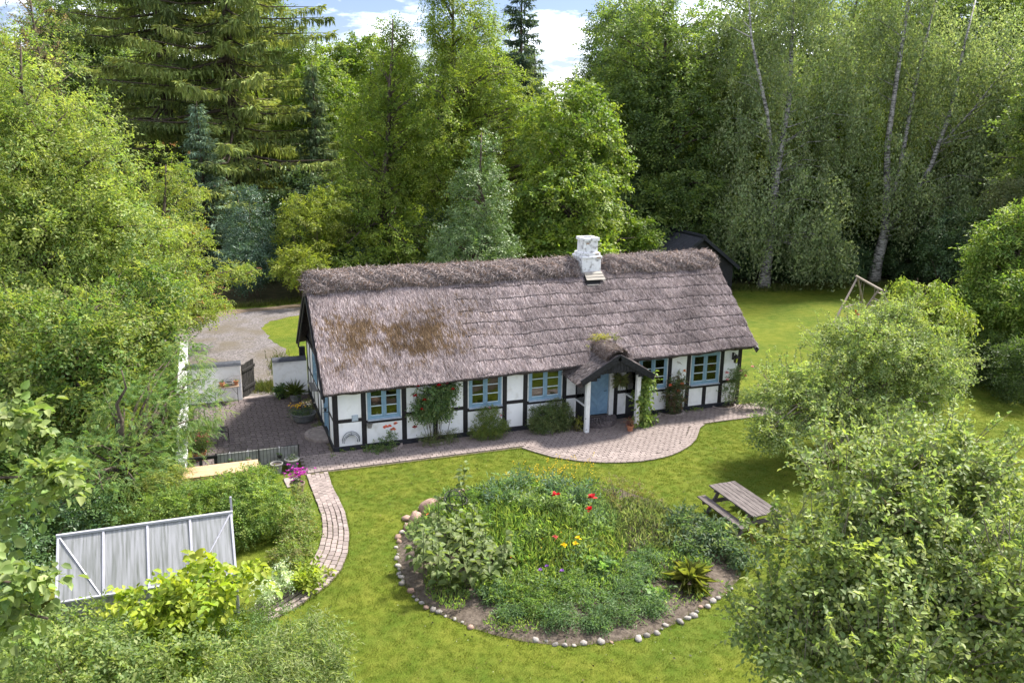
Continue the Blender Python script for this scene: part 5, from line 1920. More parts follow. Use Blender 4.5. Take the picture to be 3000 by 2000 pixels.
# tree crowns: centre x, y, z, horizontal and vertical radius in metres
ELL = {
    'willow': [(-10.51, 14.67, 10.53, 3.56, 4.5), (-8.45, 12.18, 8.28, 2.92, 3.1), (-6.66, 9.82, 6.16, 2.3, 3.01), (-9.87, 10.81, 5.43, 3.54, 3.54), (-11.33, 12.06, 7.98, 2.65, 5.31)],
    'beech_red': [(-5.14, 17.16, 6.83, 1.92, 3.2), (-4.52, 15.14, 4.32, 1.56, 2.5), (-2.44, 16.39, 3.7, 1.42, 0.7), (-4.43, 12.51, 2.94, 1.78, 1.19), (-5.98, 13.51, 4.45, 2.18, 2.97)],
    'hazel': [(-9.9, 4.73, 3.33, 2.87, 2.26), (-7.65, 2.8, 3.34, 2.48, 2.33), (-5.97, 4.44, 3.57, 1.72, 1.41), (-9.68, 1.84, 1.14, 2.25, 1.69), (-6.01, 6.93, 4.52, 2.0, 1.5)],
    'rowan': [(-5.86, -0.42, 2.08, 1.62, 1.49), (-4.47, 0.7, 2.0, 1.15, 1.0), (-6.87, -2.49, 1.18, 1.87, 1.12), (-5.41, -1.41, 1.1, 0.93, 0.66), (-8.02, -3.22, 1.0, 1.44, 1.08), (-4.65, 1.66, 3.24, 0.73, 0.87)],
    'laurel': [(-8.58, -4.88, 0.24, 1.01, 0.9), (-9.06, -4.0, 0.75, 1.03, 1.03), (-7.3, -4.1, 0.77, 1.05, 0.47)],
    'dark_round': [(-0.95, 29.2, 4.19, 1.74, 3.09), (-1.17, 27.62, 2.18, 1.93, 1.66)],
    'bright_shrub': [(2.46, 27.87, 3.96, 1.97, 2.81), (4.13, 28.63, 4.96, 1.72, 2.29), (1.83, 25.47, 2.39, 2.03, 1.35)],
    'alder_a': [(10.11, 34.88, 15.65, 1.87, 3.12), (8.39, 34.09, 10.5, 3.12, 4.06), (6.73, 31.05, 5.24, 3.47, 3.62), (10.37, 33.11, 9.62, 2.5, 6.25), (4.76, 28.77, 2.32, 3.21, 1.75), (8.88, 28.55, 3.08, 3.26, 2.37)],
    'alder_b': [(13.67, 34.24, 18.12, 2.03, 3.44), (15.49, 32.74, 15.12, 2.97, 5.0), (12.17, 30.26, 9.69, 2.72, 5.43), (16.97, 31.19, 11.52, 3.12, 4.37), (18.55, 27.92, 9.78, 2.42, 3.62), (14.59, 29.89, 7.62, 3.38, 3.99)],
    'lime': [(18.15, 21.5, 9.94, 3.38, 4.06), (16.78, 18.77, 6.2, 3.38, 3.12), (19.98, 20.1, 7.35, 1.62, 3.79), (14.25, 19.42, 5.16, 1.56, 2.08), (16.19, 17.29, 4.07, 3.32, 1.28), (22.28, 19.52, 4.36, 1.38, 1.24)],
    'holly': [(10.79, 16.29, 9.12, 0.89, 1.99), (10.35, 15.82, 6.85, 1.87, 2.58), (9.94, 15.32, 4.47, 2.69, 1.87)],
    'beech_dark': [(28.01, 30.63, 16.35, 4.2, 4.52), (30.0, 28.35, 10.76, 4.2, 5.81), (26.67, 29.57, 10.72, 3.55, 5.81), (29.08, 24.98, 5.34, 3.44, 3.44), (33.34, 30.65, 15.62, 3.33, 5.0), (26.39, 25.8, 4.7, 2.81, 3.12)],
    'birch_a': [(34.41, 24.28, 9.94, 3.44, 6.25), (37.18, 24.76, 15.41, 3.75, 5.0), (31.91, 21.63, 5.0, 2.42, 3.02), (35.92, 20.32, 5.64, 2.72, 3.32), (34.65, 28.1, 16.13, 2.58, 4.52), (39.76, 22.56, 10.92, 2.5, 4.69), (36.28, 19.46, 3.01, 2.42, 1.51)],
    'birch_b': [(46.12, 23.72, 15.66, 3.55, 5.81), (48.98, 22.06, 13.51, 3.87, 6.45), (52.1, 21.26, 14.81, 3.23, 5.81), (43.0, 20.37, 7.34, 2.5, 3.44), (46.08, 18.73, 5.57, 3.12, 2.5), (49.15, 18.11, 7.42, 3.12, 4.37), (51.49, 18.25, 11.08, 2.5, 6.25), (43.77, 24.84, 16.57, 2.9, 4.84)],
    'pine': [(43.59, 11.35, 7.4, 1.62, 0.95), (44.06, 10.6, 5.32, 1.35, 1.08)],
    'right_tree': [(32.04, 1.75, 5.02, 1.77, 2.08), (30.85, -0.45, 3.41, 1.58, 1.78), (30.69, 1.64, 2.78, 1.46, 1.35), (33.15, 1.68, 6.24, 1.67, 1.67)],
    'right_hedge': [(28.85, -1.43, 1.18, 1.44, 1.25), (28.12, -3.31, 1.37, 1.28, 1.55), (29.71, 0.52, 1.42, 1.02, 0.81)],
    'cherry': [(26.96, 1.03, 3.55, 1.48, 0.99), (25.99, 1.55, 4.11, 0.55, 0.55), (26.64, -0.1, 3.01, 1.54, 0.87)],
    'apple_mid': [(17.45, -5.32, 3.69, 1.89, 1.28), (19.39, -4.88, 3.91, 1.64, 1.25), (14.83, -5.78, 2.51, 1.6, 1.09), (13.16, -6.49, 1.65, 0.91, 0.56), (19.37, -6.26, 2.84, 1.51, 1.36), (16.57, -6.57, 1.97, 1.75, 0.73), (21.37, -5.85, 3.03, 0.7, 0.86), (19.45, -4.69, 4.67, 0.7, 0.55)],
    'apple_front': [(6.49, -17.29, 5.46, 1.17, 0.8), (7.82, -17.7, 5.76, 0.87, 0.66), (5.04, -18.06, 4.74, 0.95, 0.64), (6.62, -18.67, 4.63, 1.22, 0.95), (4.33, -18.08, 3.68, 0.74, 0.61), (5.15, -19.41, 3.97, 1.31, 0.69), (6.68, -19.77, 4.71, 0.69, 1.06), (4.25, -19.18, 3.59, 1.12, 0.37), (4.52, -17.27, 4.5, 0.42, 0.32)],
    'willow_shrub': [(-2.55, -13.84, 1.83, 0.86, 0.66), (-3.33, -14.58, 2.09, 0.87, 0.44), (-2.19, -14.54, 1.78, 0.45, 0.3)],
    'kiwi': [(-4.19, -11.48, 2.17, 0.94, 0.47), (-4.76, -11.89, 1.91, 0.67, 0.37), (-3.27, -11.28, 2.13, 0.4, 0.31), (-5.57, -11.03, 1.95, 0.43, 0.21)],
    'spirea': [(-5.6, -11.37, 1.48, 1.02, 0.38), (-3.53, -12.22, 1.57, 0.76, 0.46), (-2.83, -11.64, 1.45, 0.35, 0.35)],
    'lilac': [(-6.4, -13.41, 2.19, 1.24, 0.51), (-4.7, -14.06, 2.14, 1.09, 0.44), (-6.86, -13.56, 3.04, 0.63, 0.35), (-5.84, -12.61, 1.86, 0.94, 0.31)],
    'alder_front': [(-5.01, -20.86, 8.98, 0.16, 0.14), (-4.87, -21.03, 8.58, 0.17, 0.14), (-5.12, -20.99, 8.37, 0.16, 0.17), (-5.01, -21.66, 8.1, 0.16, 0.16), (-5.11, -21.69, 7.85, 0.14, 0.14), (-4.86, -21.68, 7.82, 0.09, 0.07)],
    'forest_bush_a': [(29.27, 26.02, 1.39, 1.94, 1.45)],
    'forest_bush_b': [(33.52, 25.6, 1.6, 2.62, 1.8)],
    'forest_bush_c': [(38.09, 23.75, 1.03, 2.62, 1.31)],
    'forest_bush_d': [(41.19, 22.7, 1.39, 2.62, 1.64)],
    'forest_bush_e': [(45.84, 21.08, 1.77, 2.95, 2.13)],
    'forest_bush_f': [(45.37, 16.2, 3.43, 2.72, 2.57)],
}


# ================================================================== PLANTS
def shrub(name, label, cat, ells, nclump, cr, nleaf, L, W_, pal, seed, mat=None, group=None, stems=7, stem_mat=None, base=None, fname='foliage', **kw):
    e = np.array([a[:3] for a in ells])
    b = base or (float(e[:, 0].mean()), float(e[:, 1].mean()), 0)
    t = thing(name, label, cat, b, 0, group)
    o, C = foliage(fname, t, ells, nclump, cr, nleaf, L, W_, pal, mat, seed=seed, origin=b, **kw)
    rng = np.random.default_rng(seed)
    mb = MB()
    for s in rng.permutation(len(C))[:stems]:
        c = C[s]
        st = np.array([c[0] * .35 + rng.normal(0, .06), c[1] * .3 + rng.normal(0, .05), -.02 if b[2] < .05 else 0])
        mid = st + (c - st) * .5 + np.array([0, 0, .1 * np.linalg.norm(c)])
        r = .005 + .004 * np.linalg.norm(c)
        mb.tube([st, mid, c], [r, r * .7, r * .3], 5)
    mb.build('stems', stem_mat or M_DRYSTEM, t)
    return t, C


def tree(name, label, ells, base, top, r0, nclump, cr, nleaf, L, W_, pal, seed, bark=None, nlimb=60, group=None, mat=None, wob=.2, low=.2, extra=None, cat='tree', **kw):
    t = thing(name, label, cat, base, 0, group)
    o, C = foliage('crown', t, ells, nclump, cr, nleaf, L, W_, pal, mat, seed=seed, origin=base, **kw)
    tp = tuple(np.array(top) - np.array(base))
    ex = None
    if extra:
        ex = [([tuple(np.array(q) - np.array(base)) for q in pts], rr) for pts, rr in extra]
    limbs('trunk', t, (0, 0, -.05), tp, r0, C, nlimb, bark or M_BARK, seed, wob, low=low, extra=ex)
    return t, C


def copy_tree(root, loc, rz, scale, label=None, group=None):
    r = root.copy()
    COL.objects.link(r)
    r.location, r.rotation_euler, r.scale = loc, (0, 0, rz), (scale if hasattr(scale, '__len__') else (scale,) * 3)
    if label:
        r['label'] = label
    if group:
        r['group'] = group
    for chd in list(root.children):
        c = chd.copy()
        COL.objects.link(c)
        c.parent = r
    return r


# ---------------- trees of the left boundary
YEL = [(.175, .21, .050), (.14, .185, .045), (.21, .235, .065), (.11, .16, .042)]
MIDG = [(.080, .130, .030), (.105, .150, .034), (.062, .108, .028), (.13, .165, .045)]
BLU = [(.062, .115, .038), (.085, .14, .042), (.05, .095, .035), (.11, .16, .045)]
t_wil, _ = tree('hedge_willow', 'tall yellow-green leafy tree over the white boundary wall', ELL['willow'], (-10.2, 12.5, 0), (-10.2, 14, 14), .28, 1150, .66, 56, .17, .08, YEL, 501, nlimb=130, shell=.35, droop=.25)
t, C = tree('beech_tree', 'yellow-green beech with reddish twig tips overhanging the gravel drive', ELL['beech_red'], (-5.6, 15.4, 0), (-5.2, 16, 9.0), .2, 620, .45, 52, .11, .06, [(.165, .20, .036), (.14, .18, .034), (.115, .16, .038), (.19, .205, .045)], 502, nlimb=70, shell=.4, flat=.4)
foliage('red_tips', t, [(a[0], a[1], a[2] + .1, a[3] * 1.04, a[4] * 1.03) for a in ELL['beech_red']], 90, .16, 8, .09, .04, [(.20, .09, .05), (.27, .12, .06), (.20, .12, .05)], seed=503, origin=(-5.6, 15.4, 0), shell=.95)
shoots(t_wil, ELL['willow'], 420, (.4, 1.1), 16, .13, .05, YEL, M_BARK, 581, (-10.2, 12.5, 0))
t_haz, _ = tree('hazel_tree', 'broad mid-green hazel tree between the greenhouse and boundary wall', ELL['hazel'], (-8.2, 3.2, 0), (-8.0, 4, 5.5), .18, 900, .55, 50, .155, .09, [(.085, .135, .030), (.11, .155, .034), (.065, .11, .028), (.145, .175, .045), (.17, .19, .05)], 504, nlimb=100, shell=.35)


shoots(t_haz, ELL['hazel'], 260, (.3, .8), 14, .12, .06, YEL, M_BARK, 582, (-8.2, 3.2, 0))


def rowan_tree():
    """feathery compound leaves: each leaf a stalk with paired leaflets"""
    b = (-6.6, -2.0, 0)
    t = thing('rowan_tree', 'feathery rowan tree leaning over the courtyard and pine table', 'tree', b)
    rng = np.random.default_rng(505)
    C, O = crown_points(ELL['rowan'], 1350, rng, .45)
    C = C - np.array(b)
    k = 5
    n = len(C) * k
    g = np.repeat(np.arange(len(C)), k)
    st = C[g] + rng.normal(size=(n, 3)) * .13
    ax = nrm(O[g] * .8 + rng.normal(size=(n, 3)) * .6 + np.array([0, 0, -.25]))
    up = nrm(np.array([0, 0, 1.0]) + rng.normal(size=(n, 3)) * .35)
    sd = nrm(np.cross(ax, up))
    L = rng.uniform(.17, .27, n)
    P, D, N, gg = [], [], [], []
    for q in range(6):
        f = (q + .7) / 6
        for s in (-1, 1):
            P.append(st + ax * (L * f)[:, None] - np.array([0, 0, 1]) * (L * f * f * .25)[:, None])
            D.append(ax * .45 + sd * s * .9 - np.array([0, 0, .15]))
            N.append(up)
            gg.append(g)
    P, D, N, gg = np.concatenate(P), np.concatenate(D), np.concatenate(N), np.concatenate(gg)
    keep = P[:, 2] > .05
    P, D, N, gg = P[keep], D[keep], N[keep], gg[keep]
    col = palette_cols([(.085, .145, .038), (.11, .165, .045), (.065, .12, .036), (.15, .185, .045)], gg, len(C), len(P), rng, .2, .12)
    obj('crown', leaf_mesh('crown', P, D, N, np.full(len(P), .070), np.full(len(P), .024), col, M_LEAF, 4, bend=.1), t)
    limbs('trunk', t, (0, 0, -.05), (.3, .6, 4.0), .13, C, 70, M_BARK, 505, .12)


rowan_tree()
shrub('laurel_bush', 'dark laurel bush behind the greenhouse under the hazel', 'shrub', ELL['laurel'] + [(-8.6, -7.0, .8, .9, .9), (-8.5, -8.6, .7, .8, .8), (-9.4, -6.0, .9, 1.0, 1.0)], 420, .30, 40, .12, .06, DARK + [(.06, .10, .03)], 506, M_GLOSS)
shrub('bamboo_clump', 'yellowish feathery shrub beside the end of the boundary wall', 'shrub', [(-5.0, -2.6, .7, .45, .65), (-5.5, -3.2, .8, .5, .7)], 150, .18, 26, .11, .018, [(.17, .19, .04), (.13, .16, .035), (.19, .19, .05)], 507, droop=.5)


# ---------------- conifers
def spruce(name, label, base, H, R, z0, nwh, seed, pal, spray=(.42, .11), per=70, r0=.3, droop=.35, group=None, hang=.45, cone=.9, bpw=6, var=(.62, 1.12)):
    t = thing(name, label, 'tree', base, 0, group)
    rng = np.random.default_rng(seed)
    mb = MB()
    mb.tube([(0, 0, -.05), (rng.normal(0, .1), rng.normal(0, .1), H * .5), (0, 0, H)], [r0, r0 * .6, .02], 9)
    P, D, N, g = [], [], [], []
    gi = 0
    for w in range(nwh):
        f = (w + rng.random() * .5) / nwh
        z = zw = z0 + (H - z0) * f
        Rl = R * (1 - f) ** cone + .25
        for k in range(bpw):
            a = 2 * math.pi * (k + rng.random() * .7) / bpw + w * 1.3
            ln = Rl * rng.uniform(*var)
            z = zw + rng.normal(0, .012 * H)
            dr = droop * ln * rng.uniform(.3, 1.8)
            m = 7
            pts = []
            for i in range(m + 1):
                u = i / m
                pts.append(np.array([math.cos(a) * ln * u, math.sin(a) * ln * u, z - dr * (1.5 * u - .75 * u * u * 1.25) + .10 * ln * max(0, u - .6)]))
            pts = np.array(pts)
            rr = .012 * ln + .012
            mb.tube([pts[0], pts[3], pts[-1]], [rr, rr * .6, .006], 4, cap=False)
            nn = max(10, int(per * ln / R))
            u = rng.random(nn) ** .7
            i0 = np.minimum((u * m).astype(int), m - 1)
            fr = (u * m - i0)[:, None]
            p = pts[i0] * (1 - fr) + pts[i0 + 1] * fr
            dirb = np.array([math.cos(a), math.sin(a), -.1])
            side = np.array([-math.sin(a), math.cos(a), 0])
            sgn = rng.choice([-1, 1], nn)[:, None]
            sw_ = (.5 * ln * (1 - u) * .42 + .12)[:, None] * rng.random((nn, 1)) * sgn
            p = p + side * sw_ + rng.normal(size=(nn, 3)) * .04
            p[:, 2] -= np.abs(sw_[:, 0]) * .25
            d = dirb * .7 + side * sgn * .55 + rng.normal(size=(nn, 3)) * .25
            hg = rng.random(nn) < hang
            d[hg] = d[hg] * .35 + np.array([0, 0, -1.0])
            P.append(p)
            D.append(d)
            N.append(np.where(hg[:, None], dirb + rng.normal(size=(nn, 3)) * .5, np.array([0, 0, 1.0]) + rng.normal(size=(nn, 3)) * .4))
            g.append(np.full(nn, gi))
            gi += 1
    P, D, N, g = map(np.concatenate, (P, D, N, g))
    n = len(P)
    Ls = spray[0] * rng.uniform(.6, 1.3, n)
    col = palette_cols(pal, g, gi, n, rng, .2, .25)
    obj('crown', leaf_mesh('crown', P, D, N, Ls, spray[1] * rng.uniform(.7, 1.3, n), col, M_NEEDLE, 4, bend=.15), t)
    mb.build('trunk', M_BARK, t, smooth=True)
    return t


SPR = [(.115, .148, .050), (.145, .18, .056), (.088, .118, .044), (.18, .21, .066)]
spruce('norway_spruce', 'huge dark spruce beyond the drive, trunk bare low down', (-5.6, 46.5, 0), 42, 10.2, 4.5, 46, 511, SPR, (.55, .14), 440, .55, .24, 'tall spruces beyond the drive', cone=.65, bpw=5, var=(.4, 1.15))
spruce('norway_spruce', 'huge spruce with long drooping side branches right of its dark twin', (-0.9, 42.5, 0), 40, 11.8, 3.5, 44, 512, [(.125, .158, .05), (.155, .188, .056), (.095, .125, .044), (.185, .215, .066)], (.55, .14), 440, .5, .16, 'tall spruces beyond the drive', cone=.65, bpw=5, var=(.45, 1.15))
spruce('blue_spruce', 'slim blue-green young spruce in front of the huge spruces', (-3.45, 34.5, 0), 12.3, 3.1, .6, 30, 513, [(.115, .165, .112), (.14, .195, .13), (.09, .13, .09)], (.34, .09), 130, .14, .1, hang=.25)
shrub('round_yew', 'rounded blue-dark evergreen beside the gravel drive', 'shrub', ELL['dark_round'], 420, .40, 40, .15, .06, [(.055, .095, .064), (.075, .12, .08), (.042, .072, .05)], 514, M_GLOSS, shell=.5, stems=12)
spruce('dark_spruce', 'dark narrow spruce standing behind the leafy trees', (26.5, 52.5, 0), 26.5, 5.0, 3, 36, 515, [(.05, .08, .05), (.065, .10, .06), (.04, .065, .042)], (.55, .15), 120, .35, .15, hang=.2)
# narrow spruce left of the alders and one farther away
spruce('slender_spruce', 'slender grey-green spruce between the huge spruces and the alders', (5.0, 40.5, 0), 15.5, 3.0, 1, 30, 516, [(.08, .115, .06), (.10, .135, .07)], (.45, .12), 110, .2, .3, hang=.5)

# ---------------- broadleaf trees behind the cottage
ALD = [(.105, .150, .024), (.135, .178, .028), (.080, .122, .022), (.165, .20, .035)]
shrub('bright_shrub', 'fresh yellow-green shrub at the turn of the gravel drive', 'shrub', ELL['bright_shrub'], 430, .38, 42, .16, .075, [(.15, .175, .028), (.12, .155, .026), (.18, .20, .035)], 521, stems=24)
al, _ = tree('alder_tree', 'tall open-crowned green tree left of the cottage chimney', ELL['alder_a'], (8.4, 31.5, 0), (9.6, 33.5, 18), .3, 1280, .56, 42, .20, .10, ALD, 522, nlimb=150, shell=.3, droop=.3, flat=.8)
tree('alder_tree', 'taller bright green tree reaching above the picture behind the holly', ELL['alder_b'] + [(14.2, 34.5, 21.5, 1.8, 2.5)], (14.6, 31.8, 0), (14.2, 34.0, 21.5), .34, 1280, .58, 42, .20, .10, [(.115, .158, .024), (.145, .185, .030), (.088, .128, .022), (.18, .21, .036)], 523, nlimb=150, shell=.3, droop=.3, flat=.8)
lm, _ = tree('lime_tree', 'dense round-crowned lime tree behind the chimney', ELL['lime'], (18.4, 19.8, 0), (18.2, 20.2, 11.5), .32, 1100, .52, 42, .21, .15, [(.095, .140, .022), (.125, .168, .026), (.070, .112, .020), (.155, .19, .034)], 524, nlimb=80, shell=.55, droop=.35, flat=.45)
tree('holly_tree', 'conical glossy grey-green holly right behind the thatched ridge', ELL['holly'] + [(10.4, 15.6, 2.0, 2.7, 1.8)], (10.4, 15.6, 0), (10.3, 15.8, 10.6), .18, 850, .38, 42, .14, .07, [(.095, .145, .050), (.075, .118, .042), (.125, .168, .066), (.058, .096, .034)], 525, nlimb=60, shell=.6, mat=M_GLOSS)
bk, _ = tree('dark_beech', 'dark tall beech between the lime tree and the birches', ELL['beech_dark'], (29.4, 29.5, 0), (29.6, 30.5, 20), .42, 1350, .75, 42, .25, .14, [(.080, .118, .036), (.105, .145, .040), (.062, .094, .030), (.135, .172, .046)], 526, nlimb=130, shell=.4, flat=.4)
BIR = [(.145, .178, .088), (.175, .208, .10), (.115, .148, .07), (.21, .24, .12)]


def weeping(name, parent, ells, nst, seed, pal, origin, L=.235, W_=.115, per=26, ln=(1.0, 2.6)):
    """hanging strings of small leaves"""
    rng = np.random.default_rng(seed)
    C, O = crown_points(ells, nst, rng, .3)
    C = C - np.array(origin)
    g = np.repeat(np.arange(nst), per)
    n = nst * per
    u = np.tile(np.linspace(0, 1, per), nst) + rng.normal(size=n) * .02
    hl = rng.uniform(ln[0], ln[1], nst)[g]
    o = O.copy()
    o[:, 2] = 0
    o = nrm(o + rng.normal(size=o.shape) * .3)
    P = C[g] + o[g] * (np.sqrt(np.clip(u, 0, 1)) * .55)[:, None] - np.array([0, 0, 1]) * (u * u * hl)[:, None] + rng.normal(size=(n, 3)) * .15
    D = np.array([0, 0, -1.0]) + rng.normal(size=(n, 3)) * .7
    N = O[g] + rng.normal(size=(n, 3)) * .8
    keep = P[:, 2] + origin[2] > .4
    P, D, N, g = P[keep], D[keep], N[keep], g[keep]
    n = len(P)
    col = palette_cols(pal, g, nst, n, rng, .2, .25)
    return obj(name, leaf_mesh(name, P, D, N, L * rng.uniform(.6, 1.3, n), W_ * rng.uniform(.7, 1.3, n), col, M_LEAF, 4), parent), C


def birch(label, ells, base, stems, seed, nst, group='birches on the lawn edge'):
    t = thing('birch_tree', label, 'tree', base, 0, group)
    o, C = weeping('crown', t, ells, nst, seed, BIR, base)
    mb = MB()
    rng = np.random.default_rng(seed)
    allp = []
    for pts, rr in stems:
        q = [np.array(p_) - np.array(base) for p_ in pts]
        mb.tube(q, rr, 10)
        for a_, b_ in zip(q[:-1], q[1:]):
            for u in np.linspace(0, 1, 6):
                allp.append(a_ + (b_ - a_) * u)
    allp = np.array(allp)
    for c in C[rng.permutation(len(C))[:70]]:
        d = np.linalg.norm(allp - c, axis=1) + np.maximum(0, allp[:, 2] - c[2] + .5) * 3 + np.maximum(0, 3.5 - allp[:, 2]) * 4
        s = allp[d.argmin()]
        v = c - s
        ln_ = np.linalg.norm(v)
        mb.tube([s, s + v * .5 + np.array([0, 0, .12 * ln_]), c], [.018 + .006 * ln_, .012 + .003 * ln_, .005], 5, cap=False)
    mb.build('trunk', M_BIRCH, t, smooth=True)
    return t


b1 = birch('leaning birch with drooping crown beside the black shed', ELL['birch_a'] + [(37.3, 26.0, 21.5, 3.5, 3)], (33.6, 21.6, 0),
           [([(33.6, 21.6, -.05), (33.75, 21.7, 1.2), (34.1, 21.9, 4), (34.4, 22.3, 8), (35.6, 23.2, 13), (37.0, 25.5, 19), (37.4, 26, 22.5)], [.52, .40, .32, .26, .19, .10, .03]),
            ([(34.3, 22.2, 7), (33.4, 22.6, 12), (32.6, 24, 17), (32.8, 25, 20)], [.17, .13, .08, .03])], 531, 2400)
b2 = birch('big forked white-stemmed birch behind the swing frame', ELL['birch_b'] + [(45.6, 23.4, 23, 3.5, 3)], (42.7, 20.7, 0),
           [([(42.7, 20.7, -.05), (42.9, 20.8, 1.5), (43.4, 20.9, 3.8), (43.2, 21.0, 6.5), (42.9, 21.2, 10), (43.7, 21.9, 15), (45.2, 23.2, 21), (45.6, 23.5, 24)], [.50, .40, .34, .26, .21, .16, .10, .03]),
            ([(43.4, 20.9, 3.8), (44.6, 20.6, 5.3), (46.2, 20.2, 8.5), (47.5, 20.3, 12.5), (48.6, 21, 17), (50.3, 22, 21)], [.25, .20, .17, .14, .09, .03]),
            ([(43.3, 20.9, 5), (44.3, 21.2, 8), (45.2, 21.8, 12), (46.0, 22.2, 16), (47.2, 22.6, 21)], [.20, .17, .14, .10, .03]),
            ([(46.8, 20.2, 10), (48.8, 19.6, 12.5), (51.3, 19.2, 16)], [.10, .07, .02])], 532, 2900)

# ---------------- right-hand side
for k, key in enumerate(('forest_bush_a', 'forest_bush_b', 'forest_bush_c', 'forest_bush_d', 'forest_bush_e', 'forest_bush_f')):
    shrub('woodland_bush', ['dark evergreen bush between the shed and lime tree', 'dark evergreen bush behind the leaning birch', 'low dark bush on the lawn edge between the two birches', 'dark bush left of the forked birch', 'tall dark bush behind the forked birch', 'broad dark bush right of the forked birch'][k], 'shrub', ELL[key], 210, .55, 34, .20, .10, [(.05, .085, .034), (.065, .105, .04), (.04, .068, .03), (.08, .12, .045)], 540 + k, M_GLOSS if k % 2 else None, group='bushes along the wood edge', stems=10)
shrub('twisted_pine', 'pale green spreading pine branches at the wood edge beside the birch', 'shrub', ELL['pine'], 150, .42, 34, .22, .05, [(.10, .115, .05), (.13, .14, .06), (.07, .085, .04)], 547, M_NEEDLE, stems=26)
tree('maple_tree', 'bright green tree at the right-hand hedge', ELL['right_tree'], (31.8, .8, 0), (31.8, 1.2, 7.4), .2, 900, .42, 44, .17, .085, [(.10, .155, .030), (.13, .18, .034), (.078, .125, .026), (.16, .195, .045)], 548, nlimb=60, shell=.45)
shrub('yew_hedge', 'dark green overgrown hedge beyond the mid-lawn apple tree', 'hedge', ELL['right_hedge'] + [(30.5, -1.5, .8, 2.0, .8)], 800, .32, 40, .14, .05, [(.048, .075, .022), (.065, .095, .026), (.036, .058, .020)], 549, flat=.35, stems=16)
tree('cherry_tree', 'young cherry tree with drooping yellow-green leaves by the bright maple', ELL['cherry'], (26.4, .8, 0), (26.4, .9, 4.6), .10, 210, .32, 34, .19, .07, [(.145, .19, .034), (.12, .17, .03), (.18, .205, .045)], 550, nlimb=50, shell=.4, droop=1.0)
APL = [(.135, .175, .062), (.165, .205, .074), (.105, .145, .050), (.21, .24, .095), (.19, .225, .060)]
t_ap1, _ = tree('apple_tree', 'apple tree on the lawn between the cottage and right-hand hedge', ELL['apple_mid'], (17.3, -5.3, 0), (17.4, -5.2, 4.6), .17, 1250, .34, 46, .105, .058, APL, 551, M_APPLEBARK, nlimb=130, shell=.3, wob=.12, low=.28, gj=.25)
shoots(t_ap1, ELL['apple_mid'], 320, (.25, .75), 16, .10, .05, APL, M_APPLEBARK, 583, (17.3, -5.3, 0))
t_ap2, _ = tree('apple_tree', 'large apple tree nearest the picnic table, crown spreading over the lawn', ELL['apple_front'] + [(6.0, -18.4, 5.3, .95, .7), (5.0, -18.9, 4.7, .85, .7), (7.3, -17.6, 5.4, .95, .7), (5.6, -19.2, 4.3, 1.0, .75), (7.6, -19.0, 4.6, 1.1, 1.0), (6.9, -20.2, 3.9, 1.1, 1.0), (8.2, -18.0, 5.2, 1.0, .9), (4.2, -18.2, 3.6, .8, .7), (6.6, -20.6, 4.6, .8, .8)], (6.9, -17.4, 0), (6.2, -17.8, 5.6), .20, 1650, .30, 28, .092, .056, APL + [(.14, .165, .07)], 552, M_APPLEBARK, nlimb=190, shell=.25, wob=.1, low=.3, shape=6, gj=.3, up=.9, flat=.55)

shoots(t_ap2, ELL['apple_front'], 420, (.2, .6), 15, .095, .055, APL, M_APPLEBARK, 584, (6.9, -17.4, 0), shape=6)

# ---------------- wood behind: copies of the built trees, standing deeper in
far_spots = [(bk, -12.5, 81.3, 1.30), (al, -6.0, 81.1, 1.35), (bk, 1.6, 77.2, 1.30), (al, 7.2, 69.7, 1.12), (lm, 12.5, 69.9, 1.50), (al, 22.8, 61.8, 1.25), (bk, 37.9, 49.6, 1.12), (al, 41.4, 44.0, 1.28), (bk, 48.1, 43.7, 1.20), (al, 50.5, 38.4, 1.30), (bk, 57.0, 38.2, 1.20), (al, 58.8, 33.1, 1.30), (bk, 65.4, 32.9, 1.20), (al, 65.8, 28.4, 1.30), (al, -20.7, 77.8, 1.05), (bk, -16.6, 78.4, 1.10), (bk, 49, 10, .95), (bk, 50, 3, .95), (al, 2.8, 50, .88), (lm, 33, 40, 1.25), (bk, 42, 36, 0.85), (lm, 55, 22, 1.3), (lm, 60, 10, 1.25), (lm, 46, 28, 1.2), (lm, 38, 31, 1.15), (al, 20, 40, 0.8), (lm, 24, 34, 1.05), (bk, 64, 16, 0.9), (lm, -22, 20, 1.0), (al, -19, 36, 0.85), (bk, -27, 42, 0.85), (lm, 52, 15, 1.0), (al, 9.5, 47, 0.92), (lm, 5.5, 52, 1.2), (al, -26.3, 70.5, 0.94), (bk, -23.8, 76.5, 0.83), (lm, -19.4, 74.0, 1.35), (al, -15.1, 83.6, 0.95), (bk, -8.9, 62.4, 0.86), (lm, -3.6, 72.0, 1.21), (al, 1.8, 65.9, 0.92), (bk, 6.8, 69.1, 0.95), (lm, 12.0, 71.1, 1.41), (al, 17.1, 67.9, 1.06), (bk, 20.8, 61.0, 0.94), (lm, 25.4, 55.3, 1.35), (al, 29.0, 52.0, 1.03), (bk, 34.8, 50.4, 0.83), (lm, 43.6, 55.1, 1.4), (al, 45.5, 49.7, 0.92), (bk, 48.4, 43.9, 0.9), (lm, 61.2, 50.6, 1.38), (al, 65.3, 48.6, 0.97), (bk, 68.6, 44.3, 0.84), (lm, 72.4, 42.0, 1.3), (al, 77.3, 41.2, 0.94), (bk, 88.8, 44.5, 0.87)]
LAB = {al.name: 'open-crowned leafy tree deep in the wood behind the garden', bk.name: 'dark broad beech deep in the wood behind the garden', lm.name: 'round-crowned lime tree deep in the wood behind the garden'}
